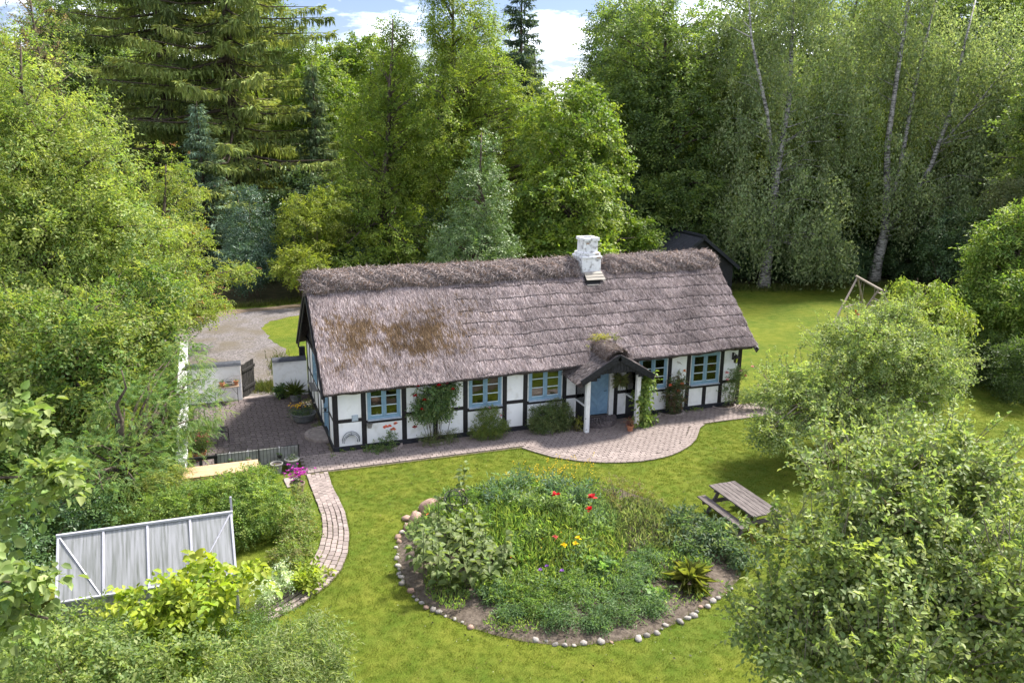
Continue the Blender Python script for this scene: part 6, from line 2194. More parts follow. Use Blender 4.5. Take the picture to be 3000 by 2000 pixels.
for k, (src, x, y, s) in enumerate(far_spots):
    copy_tree(src, (x, y, 0), 1.1 * k + .4, s, LAB[src.name], {'alder_tree': 'open-crowned trees in the wood', 'dark_beech': 'beeches in the wood', 'lime_tree': 'limes in the wood'}[src.name.split('.')[0]])
# dark undergrowth between the trunks
UG = [o_ for o_ in bpy.data.objects if o_.name.startswith('woodland_bush')]
for k, (x, y, s) in enumerate(((30, 33, 1.3), (36, 31, 1.4), (40.5, 29, 1.5), (44, 26.5, 1.5), (49, 24, 1.4), (53, 19, 1.4), (57, 14, 1.4), (47, 30, 1.7), (22, 30, 1.3), (14, 38, 1.5), (9, 37, 1.4), (4, 38, 1.3), (-2, 37.5, 1.3), (-7, 36, 1.4), (-11, 32, 1.4), (-9, 40, 1.6), (1.5, 35, 1.2), (26, 30, 1.4), (61, 8, 1.5), (17, 27, 1.2), (12, 27, 1.2), (6, 29, 1.1))):
    copy_tree(UG[k % 6], (x, y, 0), k * 1.7, s, 'dark leafy undergrowth bush among the trunks of the wood', 'undergrowth bushes in the wood')
# bare-topped ash above the willow
ash = thing('ash_tree', 'half-bare tree with brownish leaves above the yellow-green willow', 'tree', (-12.5, 33, 0))
foliage('crown', ash, [(-12.2, 33, 17.0, 2.2, 3.0), (-13.2, 33.5, 14, 2.5, 2.5)], 130, .35, 20, .16, .07, [(.14, .10, .06), (.12, .12, .05), (.17, .12, .08)], seed=561, origin=(-12.5, 33, 0))
limbs('trunk', ash, (0, 0, 0), (.3, 0, 19), .28, np.array([(0.2 + 2 * math.cos(k), math.sin(k) * 2, 12 + k * .28) for k in range(24)]), 24, M_BARK, 562)

# ---------------- near-left shrubs
shrub('clipped_hedge', 'clipped rounded green hedge beside the brick path', 'hedge', [(-2.85, -4.4, .80, .82, .86), (-3.6, -4.5, .78, .9, .80), (-4.5, -4.7, .74, .9, .76), (-2.7, -5.3, .70, .80, .78), (-3.5, -5.5, .55, .9, .66), (-5.2, -4.8, .7, .8, .75)], 1250, .15, 32, .066, .038, [(.105, .16, .034), (.135, .188, .040), (.08, .13, .03), (.17, .21, .046)], 571, shell=.8, stems=20, up=.7)
shrub('willow_shrub', 'round shrub of narrow willow-like leaves at the lawn edge', 'shrub', ELL['willow_shrub'] + [(-2.8, -14.4, .9, 1.0, .9)], 620, .17, 34, .115, .022, [(.120, .160, .048), (.15, .185, .062), (.088, .125, .036), (.18, .205, .08)], 572, shell=.45, droop=.3, stems=18)
shrub('kiwi_shrub', 'shrub of big round yellow-green leaves before the greenhouse', 'shrub', ELL['kiwi'] + [(-4.4, -11.5, 1.0, .8, .9)], 170, .22, 15, .150, .125, [(.225, .265, .026), (.19, .24, .026), (.255, .285, .034), (.15, .205, .026)], 573, shell=.5, stems=14, shape=6, up=1.2, bend=.25)
shrub('spirea_shrub', 'mid-green small-leaved shrub between the greenhouse and yellow leaves', 'shrub', ELL['spirea'] + [(-4.6, -11.7, .7, 1.2, .7), (-2.9, -11.2, .6, .8, .6)], 420, .18, 30, .065, .026, [(.085, .132, .034), (.11, .155, .042), (.06, .10, .028)], 574, stems=18)
shrub('lilac_shrub', 'broad leafy lilac thicket in front of the greenhouse', 'shrub', ELL['lilac'] + [(-6.2, -13.6, 1.0, 1.8, 1.1), (-6.4, -10.7, 1.05, .9, .75), (-7.5, -10.9, 1.0, .8, .8), (-5.5, -10.6, .9, .7, .7), (-7.0, -10.5, 1.1, .7, .6)], 760, .22, 30, .095, .052, [(.115, .158, .046), (.145, .182, .055), (.085, .125, .036), (.17, .20, .06)], 575, stems=22)
shrub('variegated_dogwood', 'white-variegated shrub right of the yellow leaves', 'shrub', [(-2.95, -9.25, .62, .28, .35), (-2.55, -8.75, .62, .24, .33)], 80, .11, 18, .075, .03, [(.42, .45, .34), (.30, .36, .22), (.18, .24, .10)], 576, stems=10)
shrub('path_border_plants', 'tangled pale green border plants between hedge and path', 'plants', [(-1.70, -4.6, .40, .32, .42), (-1.75, -5.5, .42, .40, .45), (-1.95, -6.4, .38, .42, .40), (-2.3, -7.2, .32, .45, .32), (-1.62, -3.75, .35, .22, .38), (-1.42, -5.0, .22, .22, .24), (-1.5, -5.9, .22, .25, .24), (-1.8, -6.9, .22, .26, .24), (-2.1, -5.9, .5, .4, .5), (-2.2, -7.7, .25, .3, .26)], 430, .12, 22, .075, .034, [(.13, .175, .040), (.10, .145, .034), (.16, .19, .06), (.17, .16, .06)], 577, stems=26, stem_mat=M_STEM)
shrub('yellow_border_leaves', 'low yellow-green leafy plant by the bend of the brick path', 'plant', [(-2.05, -8.55, .30, .38, .22), (-1.78, -8.15, .30, .28, .18)], 50, .13, 12, .13, .075, [(.21, .245, .03), (.17, .215, .03)], 578, stems=9, stem_mat=M_STEM, shape=6)
# big alder whose branch tips hang into the near left
t = thing('near_alder', 'large-leaved alder branch tips reaching in beside the camera', 'tree', (-9.2, -20.5, 0))
foliage('branch_leaves', t, ELL['alder_front'], 62, .12, 12, .080, .058, [(.155, .195, .060), (.13, .172, .052), (.19, .225, .08), (.105, .15, .046)], seed=578, origin=(-9.2, -20.5, 0), shape=6, up=1.0, bend=.2)
for k_, q_ in enumerate(ELL['alder_front']):
    MB().tube([(.3, 0, 6.4 + .2 * k_), (2.0 + .2 * k_, -.3, q_[2] + .1), (q_[0] + 9.2, q_[1] + 20.5, q_[2])], [.05, .03, .008], 6).build('bough', M_BARK, t)
o, C = foliage('crown', t, [(-8.8, -20.5, 9.2, 1.6, 1.4), (-9.5, -19.8, 7.8, 1.5, 1.2)], 130, .20, 15, .115, .085, [(.165, .195, .052), (.135, .170, .045), (.20, .225, .07), (.11, .15, .04)], seed=579, origin=(-9.2, -20.5, 0), shape=6, up=1.0, bend=.2)
limbs('trunk', t, (0, 0, -.05), (.3, 0, 9.4), .2, C, 70, M_BARK, 580, .1, low=.5)

# ---------------- planting along the front wall
def half_ring(x, r, label):
    t = thing('bed_edging', label, 'edging', (x, 0, 0), 0, 'half-round concrete edgings along the wall')
    n = 9
    for k in range(n):
        a = math.pi + math.pi * (k + .5) / n
        bx('edging_block', (r * math.cos(a), -.04 + .82 * r * math.sin(a), .055), (math.pi * r / n * .95, .085, .11), M_CONC, t, rot=(0, 0, a + math.pi / 2), ch=.012)
    MB().lathe([(0, .07), (r - .03, .045)], (0, -.04, 0), 16, math.pi, 2 * math.pi).build('soil', M_SOIL, t)


for x, r, lab in ((1.85, .48, 'half-round concrete edging under the coral rose by the first window'), (3.5, .50, 'half-round concrete edging under the red climbing rose'), (5.45, .52, 'half-round concrete edging under the light green bush'), (7.85, .62, 'half-round concrete edging under the dense bush left of the porch'), (12.25, .45, 'half-round concrete edging right of the porch vine'), (13.25, .50, 'half-round concrete edging under the tall coral rose'), (15.7, .50, 'half-round concrete edging under the pink rose at the corner')):
    half_ring(x, r, lab)
ROSE = [(.070, .115, .042), (.095, .145, .052), (.055, .092, .036), (.14, .18, .07)]
CORAL = [(.80, .20, .10), (.75, .25, .14)]
t, C = shrub('coral_rose', 'small coral rose with trailing leaves by the first window', 'rose', [(1.75, -.42, .30, .42, .22), (1.95, -.40, .55, .22, .22), (1.3, -.35, .15, .35, .12)], 90, .10, 14, .055, .038, ROSE + GREEN, 601, base=(1.85, -.3, .05))
blooms(t, [(.0, -.16, .86), (.12, -.14, .72), (-.14, -.12, .83), (.22, -.10, .90)], .085, CORAL, 602, 'coral_blooms', npet=16)
t, C = shrub('red_climbing_rose', 'tall climbing rose with red blooms on the white wall', 'rose', [(3.5, -.32, 1.80, .78, .56, .22), (3.15, -.32, 1.35, .55, .40, .18), (4.05, -.30, 2.0, .40, .35, .16), (2.85, -.30, 1.15, .30, .18, .12), (3.9, -.30, 1.3, .40, .40, .16), (3.4, -.3, 1.2, .5, .4, .18)], 460, .13, 15, .075, .055, ROSE + [(.12, .16, .055)], 603, base=(3.5, -.25, .05), stems=14, shell=.3, droop=.35)
blooms(t, [(-.72, -.16, 1.86), (.62, -.22, 1.98), (-.42, -.24, 1.70), (-.50, -.24, 1.36), (.42, -.16, 2.20), (-.62, -.2, 2.2), (-.75, -.2, .72), (.1, -.25, 2.18)], .085, [(.42, .006, .012), (.52, .012, .02)], 604, 'red_blooms', npet=18)
shrub('rose_underplanting', 'low twiggy plants under the red climbing rose', 'plants', [(3.4, -.45, .28, .62, .24, .30), (4.1, -.35, .30, .35, .28, .22)], 130, .11, 16, .055, .022, [(.10, .12, .045), (.13, .14, .06), (.075, .10, .035)], 605, base=(3.5, -.4, .05), stems=14)
t, C = shrub('light_green_bush', 'light green bush under the second window', 'shrub', [(5.45, -.42, .50, .72, .48, .42), (5.5, -.35, .95, .55, .32, .30), (6.0, -.4, .42, .30, .30, .25), (5.4, -.45, .3, .75, .3, .40)], 400, .11, 21, .052, .026, [(.12, .155, .034), (.09, .128, .032), (.16, .18, .04), (.075, .11, .03)], 606, base=(5.45, -.3, .05), stems=16)
blooms(t, [(.05, -.1, 1.12), (.42, -.3, .85)], .05, [(.7, .25, .3)], 607, 'pink_blooms', npet=10)
shrub('dense_wall_bush', 'dense olive-green bush beside the porch under the third window', 'shrub', [(7.8, -.48, .55, .90, .50, .48), (8.15, -.42, .95, .55, .35, .38), (7.45, -.42, .75, .55, .35, .35), (8.5, -.5, .5, .35, .45, .35), (7.9, -.5, .35, 1.0, .35, .42)], 640, .12, 21, .058, .028, [(.085, .118, .042), (.11, .14, .05), (.065, .092, .034), (.15, .165, .065)], 608, base=(7.85, -.3, .05), stems=18)
shrub('golden_privet', 'small golden-leaved shrub against the porch side boards', 'shrub', [(8.82, -.80, .35, .18, .32)], 36, .08, 16, .045, .025, [(.18, .18, .03), (.14, .15, .03)], 609, base=(8.82, -.8, .02))
vn, C = shrub('porch_vine', 'bright green grapevine climbing the right-hand porch post', 'vine', [(11.42, -.98, .45, .32, .50, .22), (11.38, -.98, 1.10, .26, .55, .18), (11.48, -.95, 1.65, .30, .45, .20), (11.75, -.80, 1.75, .35, .32, .25), (11.5, -1.0, .2, .40, .22, .25)], 210, .11, 9, .125, .115, [(.135, .185, .045), (.165, .21, .05), (.10, .15, .038)], 610, base=(11.45, -1.0, .02), stems=10, stem_mat=M_DRYSTEM, shape=6, droop=.6)
t, C = shrub('tall_coral_rose', 'tall dark-leaved coral rose between the two far windows', 'rose', [(13.2, -.35, .85, .56, .48, .28), (13.25, -.32, 1.30, .42, .40, .20), (13.3, -.30, 1.75, .12, .45, .08), (13.2, -.35, .5, .4, .35, .25)], 280, .11, 15, .065, .042, [(.075, .095, .042), (.095, .12, .048), (.06, .075, .034), (.13, .08, .055)], 611, base=(13.25, -.28, .05), stems=16, shell=.3)
blooms(t, [(-.38, -.22, 1.28), (.12, -.25, 1.30), (.28, -.10, 1.75), (.0, -.2, 1.0)], .085, CORAL + [(.85, .30, .05)], 612, 'coral_blooms', npet=18)
t, C = shrub('pink_rose', 'sprawling rose with pale pink blooms at the far wall corner', 'rose', [(15.75, -.38, .85, .48, .55, .25), (15.9, -.35, 1.45, .38, .38, .18), (16.35, -.65, .60, .55, .40, .40), (16.9, -.9, .40, .45, .30, .35), (16.2, -.4, 1.5, .3, .25)], 300, .12, 15, .06, .036, ROSE + [(.11, .14, .05), (.15, .16, .08)], 613, base=(15.75, -.3, .05), stems=20, shell=.3)
rng = np.random.default_rng(614)
blooms(t, [(-.35, -.22, 1.55), (-.30, -.22, 1.28), (.35, -.15, 1.55), (.55, -.2, 1.35), (.75, -.35, 1.75), (.9, -.6, 1.0), (1.1, -.7, .8), (1.0, -.6, .6)], .075, [(.75, .32, .32), (.80, .42, .42), (.78, .55, .48)], 615, 'pink_blooms', npet=16)
for k, (x, y, s) in enumerate(((.55, -.16, .14), (1.05, -.18, .16), (.25, -.12, .10), (14.2, -.16, .12), (14.55, -.14, .15), (12.6, -.15, .16), (13.9, -.2, .08), (-.1, -.35, .07))):
    shrub('wall_foot_weed', 'small green weed rooted where the wall meets the paving', 'weed', [(x, y, s * .6, s * 1.3, s * .7)], 12, s * .45, 9, .05, .032, GREEN + FRESH, 620 + k, group='weeds at the foot of the wall', stems=3, stem_mat=M_STEM)
shrub('roof_sedum', 'yellow-green sedum cushion growing on the porch thatch', 'plant', [(9.98, .30, 3.28, .34, .16), (10.28, .20, 3.32, .26, .12), (9.70, .05, 3.06, .20, .14), (10.1, -.35, 3.2, .12, .06)], 110, .07, 18, .03, .018, [(.24, .23, .03), (.19, .20, .03), (.28, .24, .05)], 630, base=(10.0, .22, 3.12), stems=4)
shrub('roof_grass_tuft', 'wispy green tuft growing where porch and roof thatch meet', 'plant', [(10.78, .25, 3.20, .10, .26)], 16, .06, 16, .10, .012, [(.13, .15, .05), (.16, .16, .07)], 631, base=(10.78, .25, 3.0), stems=3, stem_mat=M_STEM, up=0, droop=-.6)

# ---------------- plants in the round bed
def sunflower(seed):
    """one upright stem with broad heart-shaped leaves"""
    rng = np.random.default_rng(seed)
    h = rng.uniform(.95, 1.45)
    mb = MB()
    lean = rng.normal(0, .06, 2)
    mb.tube([(0, 0, -.03), (lean[0] * .4, lean[1] * .4, h * .5), (lean[0], lean[1], h)], [.014, .012, .007], 6)
    n = 20
    u = rng.uniform(.15, 1.0, n)
    a = np.arange(n) * 2.4 + rng.random()
    P = np.stack([lean[0] * u, lean[1] * u, h * u], -1)
    el = np.where(u > .9, .5, .12) + rng.normal(size=n) * .15
    D = np.stack([np.cos(a) * np.cos(el), np.sin(a) * np.cos(el), np.sin(el)], -1)
    P = P + D * .06
    L = (.12 + .14 * np.sin(np.pi * np.clip(u, .1, .93))) * rng.uniform(.8, 1.2, n)
    col = np.array([(.18, .235, .085)]) * rng.uniform(.7, 1.35, (n, 1)) * (1 + rng.uniform(-.07, .07, (n, 3)))
    lf = leaf_mesh('leaves', P, D, np.tile(arr(0, 0, 1.0), (n, 1)) + rng.normal(size=(n, 3)) * .2, L, L * .78, col, M_LEAF, 6, bend=.35)
    return mesh_from('stem', mb.V, mb.F, M_STEM), lf


SUNF = [sunflower(700 + k) for k in range(5)]
rng = np.random.default_rng(710)
spots = []
while len(spots) < 26:
    x, y = rng.uniform(.75, 2.9), rng.uniform(-10.3, -7.4)
    if ((x - 1.85) / 1.15) ** 2 + ((y + 8.9) / 1.5) ** 2 < 1 and all((x - a) ** 2 + (y - b) ** 2 > .07 for a, b in spots):
        spots.append((x, y))
for x, y in spots + [(3.25, -4.62)]:
    st, lf = SUNF[rng.integers(0, 5)]
    far = y > -5
    t = thing('sunflower_plant', 'single tall leafy stem standing alone at the bed\'s far edge' if far else 'unopened sunflower plant with broad leaves in the thicket left of the bed', 'sunflower', (x, y, .04), rng.uniform(0, 6), None if far else 'sunflower plants in the round bed')
    obj('stem', st, t)
    obj('leaves', lf, t)
    if far:
        t.scale = (1, 1, .85)


def meadow():
    """the mixed growth that fills the bed: grass blades, narrow and broad leaves"""
    rng = np.random.default_rng(720)
    P, D, N, L, Wd, C = [], [], [], [], [], []

    def patch(n, cx, cy, rx, ry, h, Lr, Wr, cols, lean=.45, thick=.35, flat=0.0):
        a = rng.uniform(0, 2 * math.pi, n)
        r = np.sqrt(rng.random(n))
        x, y = cx + rx * r * np.cos(a), cy + ry * r * np.sin(a)
        tuft = rng.normal(size=(n, 2)) * .03
        z = rng.random(n) ** thick * h * (1 - .45 * r ** 2)
        P.append(np.stack([x + tuft[:, 0], y + tuft[:, 1], z * .9 + .05], -1))
        d = np.stack([rng.normal(0, lean, n), rng.normal(0, lean, n), np.full(n, 1.0 - flat)], -1)
        D.append(d)
        N.append(rng.normal(size=(n, 3)) + np.array([0, -.3, .4 + flat]))
        L.append(rng.uniform(*Lr, n))
        Wd.append(rng.uniform(*Wr, n))
        cl = np.array(cols)[rng.integers(0, len(cols), n)]
        blot = 1 + .22 * np.sin(x * 3.1 + 1.7 * np.sin(y * 2.3)) * np.sin(y * 3.7 + x)
        C.append(1.9 * cl * (blot * rng.uniform(.7, 1.35, n))[:, None])
    G1 = [(.095, .150, .040), (.13, .18, .045), (.07, .12, .034), (.16, .20, .055)]
    G2 = [(.07, .115, .050), (.095, .14, .065), (.12, .165, .08)]
    patch(9000, 4.0, -7.6, 1.9, 2.4, .75, (.14, .32), (.012, .03), G1)
    patch(4200, 4.3, -6.4, 1.6, 1.5, .75, (.12, .22), (.03, .07), G1, .8, .4, .5)
    patch(2600, 5.6, -5.9, 1.1, 1.2, .60, (.10, .2), (.02, .05), [(.14, .17, .04), (.18, .19, .05), (.10, .14, .035)], .7)
    patch(3600, 4.6, -9.2, 1.7, 1.4, .55, (.12, .26), (.012, .028), G1 + [(.17, .19, .06)])
    patch(2500, 6.0, -7.6, .8, 1.4, .60, (.12, .24), (.02, .05), G2, .7)
    patch(3200, 7.2, -8.6, 1.3, 1.6, .50, (.12, .26), (.012, .03), [(.085, .115, .045), (.11, .14, .055), (.14, .15, .08)])
    patch(2600, 3.4, -10.4, 1.6, .9, .40, (.10, .2), (.02, .045), G1, .7)
    patch(2200, 5.0, -10.6, 1.5, .9, .36, (.10, .2), (.02, .045), G1 + G2, .7)
    patch(1600, 7.0, -10.6, 1.0, .9, .30, (.10, .2), (.015, .04), G2 + G1, .7)
    patch(1200, 6.8, -6.2, .9, .8, .35, (.10, .2), (.012, .03), G1, .7)
    patch(1800, 2.5, -6.2, .9, .9, .35, (.10, .2), (.012, .03), G2 + G1)
    patch(1200, 1.6, -7.0, .7, .9, .30, (.08, .18), (.012, .03), G2)
    patch(900, 1.2, -9.9, .5, .9, .22, (.06, .14), (.015, .035), G1)
    patch(800, 2.6, -11.6, 1.0, .5, .14, (.05, .12), (.015, .035), G1, .8)
    patch(700, 5.8, -11.9, 1.6, .5, .14, (.05, .12), (.015, .035), G1, .8)
    P_, D_, N_ = np.concatenate(P), np.concatenate(D), np.concatenate(N)
    me = leaf_mesh('meadow_growth', P_, D_, N_, np.concatenate(L), np.concatenate(Wd), np.concatenate(C), M_LEAF, 4, bend=.35)
    o = obj('meadow_growth', me)
    tag(o, 'dense mixed grasses and wildflower leaves filling the round bed', 'plants', kind='stuff')


meadow()
FERN = [(.10, .155, .040), (.13, .18, .048), (.075, .125, .034)]
for k, (x, y, r, h) in enumerate(((2.9, -10.7, .62, .48), (3.6, -11.3, .62, .46), (2.9, -11.4, .45, .36), (4.2, -10.8, .55, .44), (5.2, -11.5, .55, .40), (5.75, -11.0, .5, .42), (2.2, -10.6, .45, .36), (3.3, -12.0, .5, .36), (4.4, -11.8, .55, .40), (4.7, -12.3, .4, .30), (6.3, -10.4, .5, .42), (5.5, -12.2, .4, .28), (2.3, -11.4, .35, .26), (4.0, -12.4, .35, .26))):
    shrub('chrysanthemum_clump', 'feathery cut-leaved green clump on the near side of the bed', 'plant', [(x, y, h * .7, r, h * .6)], 62, .14, 26, .085, .026, FERN if k < 4 else [(.075, .125, .05), (.095, .145, .055)], 730 + k, group='cut-leaved clumps in the bed', stems=12, stem_mat=M_STEM, droop=.4)
PER = [('tall pale-leaved perennial in the middle of the bed', [(.12, .17, .06), (.15, .20, .075), (.095, .14, .05)], .13, .05), ('tall blue-green poppy foliage at the back of the bed', [(.085, .135, .075), (.11, .16, .09), (.07, .115, .06)], .16, .045), ('bushy mid-green perennial behind the sunflowers', [(.09, .145, .04), (.115, .17, .048), (.07, .12, .034)], .09, .04)]
for k, (x, y, r, h, s) in enumerate(((3.6, -6.6, .55, .95, 1), (4.5, -5.9, .55, .9, 1), (5.4, -6.6, .5, .95, 1), (6.0, -7.0, .45, .95, 1), (3.2, -7.6, .6, .85, 2), (3.0, -6.3, .5, .8, 2), (4.3, -7.4, .6, .9, 0), (5.0, -7.7, .5, .95, 0), (4.0, -8.7, .55, .75, 0), (5.6, -8.6, .55, .7, 0), (3.2, -9.2, .55, .65, 2), (4.9, -9.6, .55, .6, 0), (2.6, -5.6, .45, .5, 2))):
    lab, pal_, l_, w_ = PER[s]
    shrub('perennial_clump', lab, 'plant', [(x, y, h * .62, r, h * .55)], 46, .16, 21, l_, w_, pal_, 780 + k, group=['pale perennials in the bed', 'poppy foliage in the bed', 'bushy perennials in the bed'][s], stems=10, stem_mat=M_STEM, droop=-.3)
shrub('nasturtium_clump', 'clump of round shiny leaves among the cut-leaved plants', 'plant', [(5.9, -11.75, .22, .40, .22), (5.0, -10.6, .40, .35, .22)], 30, .13, 12, .12, .115, [(.085, .145, .045), (.11, .17, .05)], 738, stems=6, stem_mat=M_STEM, shape=6, up=1.5)
p = thing('hosta_plant', 'big yellow-green broad-leaved rosette on the bed edge by the picnic table', 'plant', (6.95, -11.55, .05))
rng = np.random.default_rng(739)
n = 85
a = rng.uniform(0, 6.28, n)
el = rng.uniform(-.1, 1.25, n)
D = np.stack([np.cos(a) * np.cos(el), np.sin(a) * np.cos(el), np.sin(el)], -1)
obj('broad_leaves', leaf_mesh('broad_leaves', D * arr(.12, .12, .25), D, np.tile(arr(0, 0, 1.), (n, 1)) + rng.normal(size=(n, 3)) * .25, rng.uniform(.35, .62, n), rng.uniform(.10, .16, n), np.array([(.165, .185, .040)]) * rng.uniform(.65, 1.35, (n, 1)) * (1 + rng.uniform(-.08, .08, (n, 3))), M_LEAF, 6, bend=.35), p)
for k, (x, y, r, h) in enumerate(((8.35, -10.3, .55, .60), (8.0, -9.4, .6, .62), (8.5, -8.9, .5, .55), (7.5, -10.3, .5, .5), (8.7, -11.0, .45, .5), (8.75, -9.9, .45, .65))):
    shrub('comfrey_clump', 'dark green broad-leaved clump on the bed side facing the picnic table', 'plant', [(x, y, h * .6, r, h * .6)], 60, .15, 16, .14, .055, [(.055, .090, .045), (.075, .115, .055), (.045, .072, .036), (.10, .13, .06)], 740 + k, group='dark clumps on the bed\'s right side', stems=10, stem_mat=M_STEM)
shrub('withered_shrub', 'sparse brownish half-withered shrub at the back right of the bed', 'shrub', [(7.4, -6.9, .62, .70, .45), (7.9, -7.6, .5, .5, .4), (6.9, -7.5, .45, .45, .35)], 110, .13, 14, .055, .024, [(.13, .11, .04), (.16, .13, .055), (.10, .11, .035), (.11, .07, .04)], 748, stems=40)


def poppy(loc, col, lab, h=.75, r=.085, group=None, cat='poppy'):
    t = thing('poppy' if cat == 'poppy' else 'wild_flower', lab, cat, loc, 0, group)
    MB().tube([(0, 0, -.02), (.02, .01, h * .6), (0, 0, h)], .006, 5).build('stem', M_STEM, t)
    blooms(t, [(0, 0, h)], r, [col], int(abs(loc[0] * 100)), 'petals', npet=10)
    sprig(t, [(0, 0, h * .45, .10, h * .3)], 5, .06, 5, .12, .03, [(.10, .15, .08)], int(abs(loc[1] * 100)), 'leaves')


poppy((4.88, -7.94, .1), (.62, .015, .03), 'red poppy standing alone at the back of the bed', 1.1, .12)
poppy((5.63, -8.65, .1), (.60, .04, .05), 'red poppy with pale centre, upper of the pair on the right', 1.2, .14)
poppy((5.35, -9.11, .1), (.62, .01, .02), 'bright red poppy, lower of the pair on the right', 1.1, .12)
poppy((4.09, -9.76, .1), (.60, .14, .12), 'faded pinkish poppy in the middle of the bed', .85, .08)
poppy((1.62, -6.55, .05), (.70, .12, .03), 'orange-red flower beside the boulders at the bed edge', .40, .07)
for k, (x, y) in enumerate(((4.57, -10.09), (4.40, -10.32), (4.09, -10.31))):
    poppy((x, y, .1), (.80, .58, .02), 'yellow marigold-like flower in the middle of the bed', .90, .085, 'yellow flowers in the bed', 'flower')
for k, (x, y) in enumerate(((3.20, -10.96), (3.41, -10.86), (3.67, -11.16))):
    poppy((x, y, .1), (.30, .14, .45), 'purple flower head in the near half of the bed', .75, .06, 'purple flowers in the bed', 'flower')
rng = np.random.default_rng(760)
t = thing('yellow_flower_stand', 'haze of small yellow flowers at the far edge of the bed', 'flowers', (6.0, -5.25, .1))
MBs = MB()
pts = []
for k in range(70):
    x, y, h = rng.normal(0, .75), rng.normal(0, .35), rng.uniform(.45, .85)
    MBs.tube([(x * .9, y * .9, -.05), (x, y, h)], .003, 4, cap=False)
    for q in range(3):
        pts.append((x + rng.normal(0, .03), y + rng.normal(0, .03), h - q * .05))
MBs.build('stems', M_STEM, t)
blooms(t, pts, .026, [(.75, .55, .03), (.65, .50, .04)], 761, 'yellow_blooms', npet=5)
t = thing('small_wild_flowers', 'scatter of tiny orange and yellow flowers across the bed', 'flowers', (4.3, -8.5, .1))
pts = [(rng.normal(0, .8), rng.normal(0, .7), rng.uniform(.40, .60)) for _ in range(40)]
MBs = MB()
for q in pts:
    MBs.tube([(q[0], q[1], -.05), q], .003, 4, cap=False)
MBs.build('stems', M_STEM, t)
blooms(t, pts, .028, [(.70, .50, .04), (.70, .25, .04), (.75, .60, .10)], 762, 'small_blooms', npet=5)

# ---------------- grass along edges and on the lawn
def grass_tufts():
    rng = np.random.default_rng(770)
    P = []
    # along the bed rim, path edge and terrace edge
    for line, n, sp in ((BED + [BED[0]], 5200, .07), (P_IN, 1500, .03), ([(x, y - .03) for x, y in [(-.5, -1.62), (3, -1.63), (6.25, -1.64)] + BAY + [(15.2, -1.5), (17.3, -1.45)]], 2600, .03)):
        q = np.array(line, float)
        seg = np.linalg.norm(q[1:] - q[:-1], axis=1)
        i = rng.choice(len(seg), n, p=seg / seg.sum())
        f = rng.random((n, 1))
        xy = q[i] + (q[i + 1] - q[i]) * f + rng.normal(0, sp, (n, 2))
        P.append(np.concatenate([xy, np.zeros((n, 1))], 1))
    P = np.concatenate(P)
    n = len(P)
    D = rng.normal(0, .5, (n, 3)) + np.array([0, 0, 1.0])
    col = np.array([(.13, .175, .022)]) * rng.uniform(.6, 1.4, (n, 1))
    me = leaf_mesh('edge_grass', P, D, rng.normal(size=(n, 3)), rng.uniform(.04, .09, n), rng.uniform(.008, .016, n), col, M_GRASS, 3, bend=.2)
    o = obj('edge_grass', me)
    tag(o, 'longer grass growing along the stone, path and terrace edges', 'grass', kind='stuff')


grass_tufts()


def rough_grass():
    rng = np.random.default_rng(771)
    spots = [(34.5, 21, 3.0, 1.2), (38.5, 20.5, 3.0, 1.0), (31.5, 22, 1.5, .8), (43, 20, 1.6, .8), (-1.5, 8.2, .8, .6), (-.7, 11, .5, 2.0), (-2.6, 25.6, 3.5, .5), (3.0, 26.3, 3.0, .5)]
    P = []
    for x, y, rx, ry in spots:
        n = 1500
        P.append(np.stack([rng.normal(x, rx * .5, n), rng.normal(y, ry * .5, n), np.zeros(n)], -1))
    P = np.concatenate(P)
    n = len(P)
    D = rng.normal(0, .4, (n, 3)) + np.array([0, 0, 1.0])
    col = np.array([(.095, .12, .03), (.14, .14, .05), (.07, .10, .026)])[rng.integers(0, 3, n)] * rng.uniform(.7, 1.3, (n, 1))
    me = leaf_mesh('rough_grass', P, D, rng.normal(size=(n, 3)), rng.uniform(.12, .42, n), rng.uniform(.02, .045, n), col, M_GRASS, 3, bend=.25)
    tag(obj('rough_grass', me), 'rough uncut grass at the wood edge and gateway', 'grass', kind='stuff')


rough_grass()


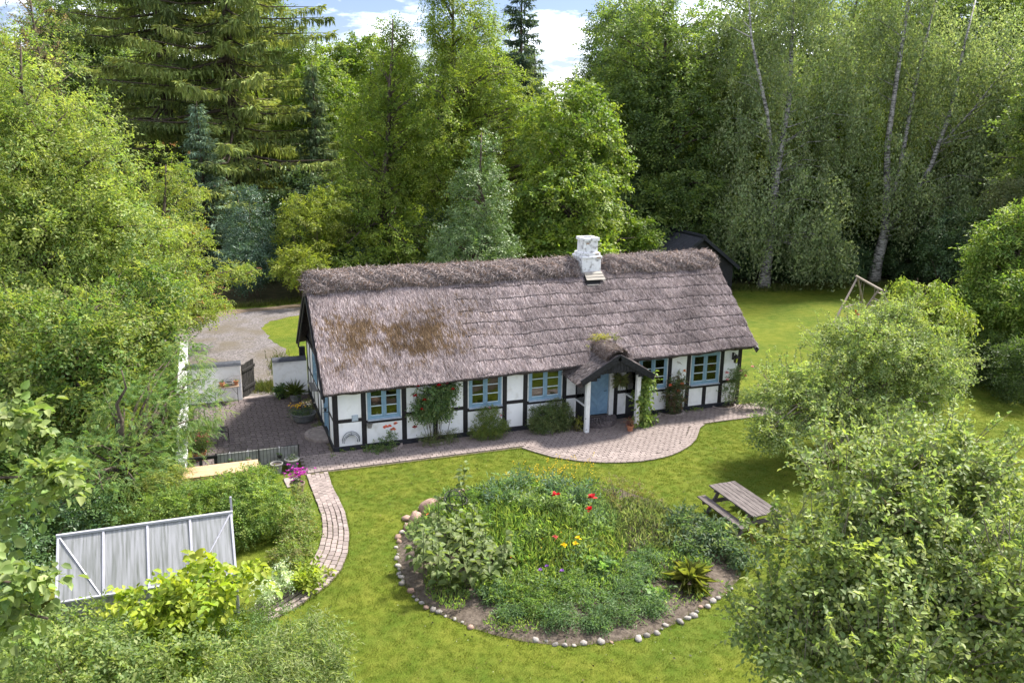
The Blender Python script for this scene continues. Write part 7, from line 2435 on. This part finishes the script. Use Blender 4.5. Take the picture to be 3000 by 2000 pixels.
def lawn_blades():
    """tufts of short grass instanced over the near lawn"""
    rng = np.random.default_rng(780)
    n = 26
    P = np.concatenate([rng.normal(0, .06, (n, 2)), np.zeros((n, 1))], 1)
    D = rng.normal(0, .55, (n, 3)) + np.array([0, 0, 1.0])
    col = np.array([(.115, .155, .020), (.092, .138, .018), (.155, .168, .032)])[rng.integers(0, 3, n)] * rng.uniform(.7, 1.3, (n, 1))
    tuft_me = leaf_mesh('grass_tuft', P, D, rng.normal(size=(n, 3)), rng.uniform(.025, .05, n), rng.uniform(.006, .010, n), col, M_GRASS, 3, bend=.25)
    blocked = [[(x, y) for x, y in BED], P_IN + P_OUT[::-1], TERR, [(-12, -16), (-1.6, -16), (-1.0, -13), (-2.4, -9.3), (-3.4, -9.4), (-3.4, -9), (-2.7, -8.5), (-1.6, -7), (-1.1, -4.5), (-1.16, -1.2), (-12, -1.2)]]
    st = .36
    V, F = [], []
    y = -17.0
    while y < 9.0:
        x = -3.5
        while x < 27:
            cx_, cy_ = x + st / 2, y + st / 2
            # stay inside the part of the lawn seen from the garden side
            if cy_ < -1.4 + .55 * max(0, cx_ - 17) and not (cx_ > 19 and cy_ < -9) and not any(inside(b_, cx_, cy_) for b_ in blocked):
                k = len(V)
                V += [(x, y, .001), (x + st, y, .001), (x + st, y + st, .001), (x, y + st, .001)]
                F.append((k, k + 1, k + 2, k + 3))
            x += st
        y += st
    area = obj('lawn_grass', mesh_from('lawn_grass', V, F, M_GRASS))
    tag(area, 'short mown grass of the garden lawn', 'grass', kind='stuff')
    ng = bpy.data.node_groups.new('grass_scatter', 'GeometryNodeTree')
    ng.interface.new_socket('Geometry', in_out='INPUT', socket_type='NodeSocketGeometry')
    ng.interface.new_socket('Geometry', in_out='OUTPUT', socket_type='NodeSocketGeometry')
    gi, go = ng.nodes.new('NodeGroupInput'), ng.nodes.new('NodeGroupOutput')
    dp = ng.nodes.new('GeometryNodeDistributePointsOnFaces')
    dp.inputs['Density'].default_value = 75.0
    io = ng.nodes.new('GeometryNodeInstanceOnPoints')
    oi = ng.nodes.new('GeometryNodeObjectInfo')
    tuft = bpy.data.objects.new('grass_tuft_source', tuft_me)
    oi.inputs['Object'].default_value = tuft
    rv = ng.nodes.new('FunctionNodeRandomValue')
    rv.data_type = 'FLOAT_VECTOR'
    rv.inputs['Max'].default_value = (0.15, 0.15, 6.28)
    rs = ng.nodes.new('FunctionNodeRandomValue')
    rs.data_type = 'FLOAT'
    fl = [s for s in rs.inputs if s.type == 'VALUE']
    fl[0].default_value, fl[1].default_value = 0.6, 1.25
    L_ = ng.links
    L_.new(gi.outputs[0], dp.inputs['Mesh'])
    L_.new(dp.outputs['Points'], io.inputs['Points'])
    L_.new(oi.outputs['Geometry'], io.inputs['Instance'])
    L_.new(rv.outputs[0], io.inputs['Rotation'])
    L_.new([s for s in rs.outputs if s.type == 'VALUE'][0], io.inputs['Scale'])
    L_.new(io.outputs['Instances'], go.inputs[0])
    md = area.modifiers.new('grass', 'NODES')
    md.node_group = ng


lawn_blades()


def lawn_litter():
    """fallen leaves, petals and daisies on the mown grass"""
    rng = np.random.default_rng(790)
    n = 900
    x, y = rng.uniform(-.3, 14, n), rng.uniform(-16, -1.7, n)
    ok = np.array([not inside(BED, p_, q_) and not inside(TERR, p_, q_) and not inside(P_IN + P_OUT[::-1], p_, q_) and p_ > -.4 + .0 * q_ for p_, q_ in zip(x, y)])
    x, y = x[ok], y[ok]
    n = len(x)
    P = np.stack([x, y, rng.uniform(.03, .05, n)], -1)
    D = rng.normal(size=(n, 3)) * np.array([1, 1, .2])
    N = np.array([0, 0, 1.0]) + rng.normal(size=(n, 3)) * .4
    kind = rng.random(n)
    col = np.where((kind < .45)[:, None], np.array([.035, .03, .018]), np.where((kind < .8)[:, None], np.array([.14, .10, .05]), np.array([.62, .62, .56])))
    s = np.where(kind < .8, rng.uniform(.03, .075, n), rng.uniform(.02, .03, n))
    tag(obj('lawn_litter', leaf_mesh('lawn_litter', P, D, N, s, s * .7, col * rng.uniform(.7, 1.2, (n, 1)), M_LEAF, 4)), 'fallen leaves and small daisies scattered over the lawn', 'leaves', kind='stuff')


lawn_litter()
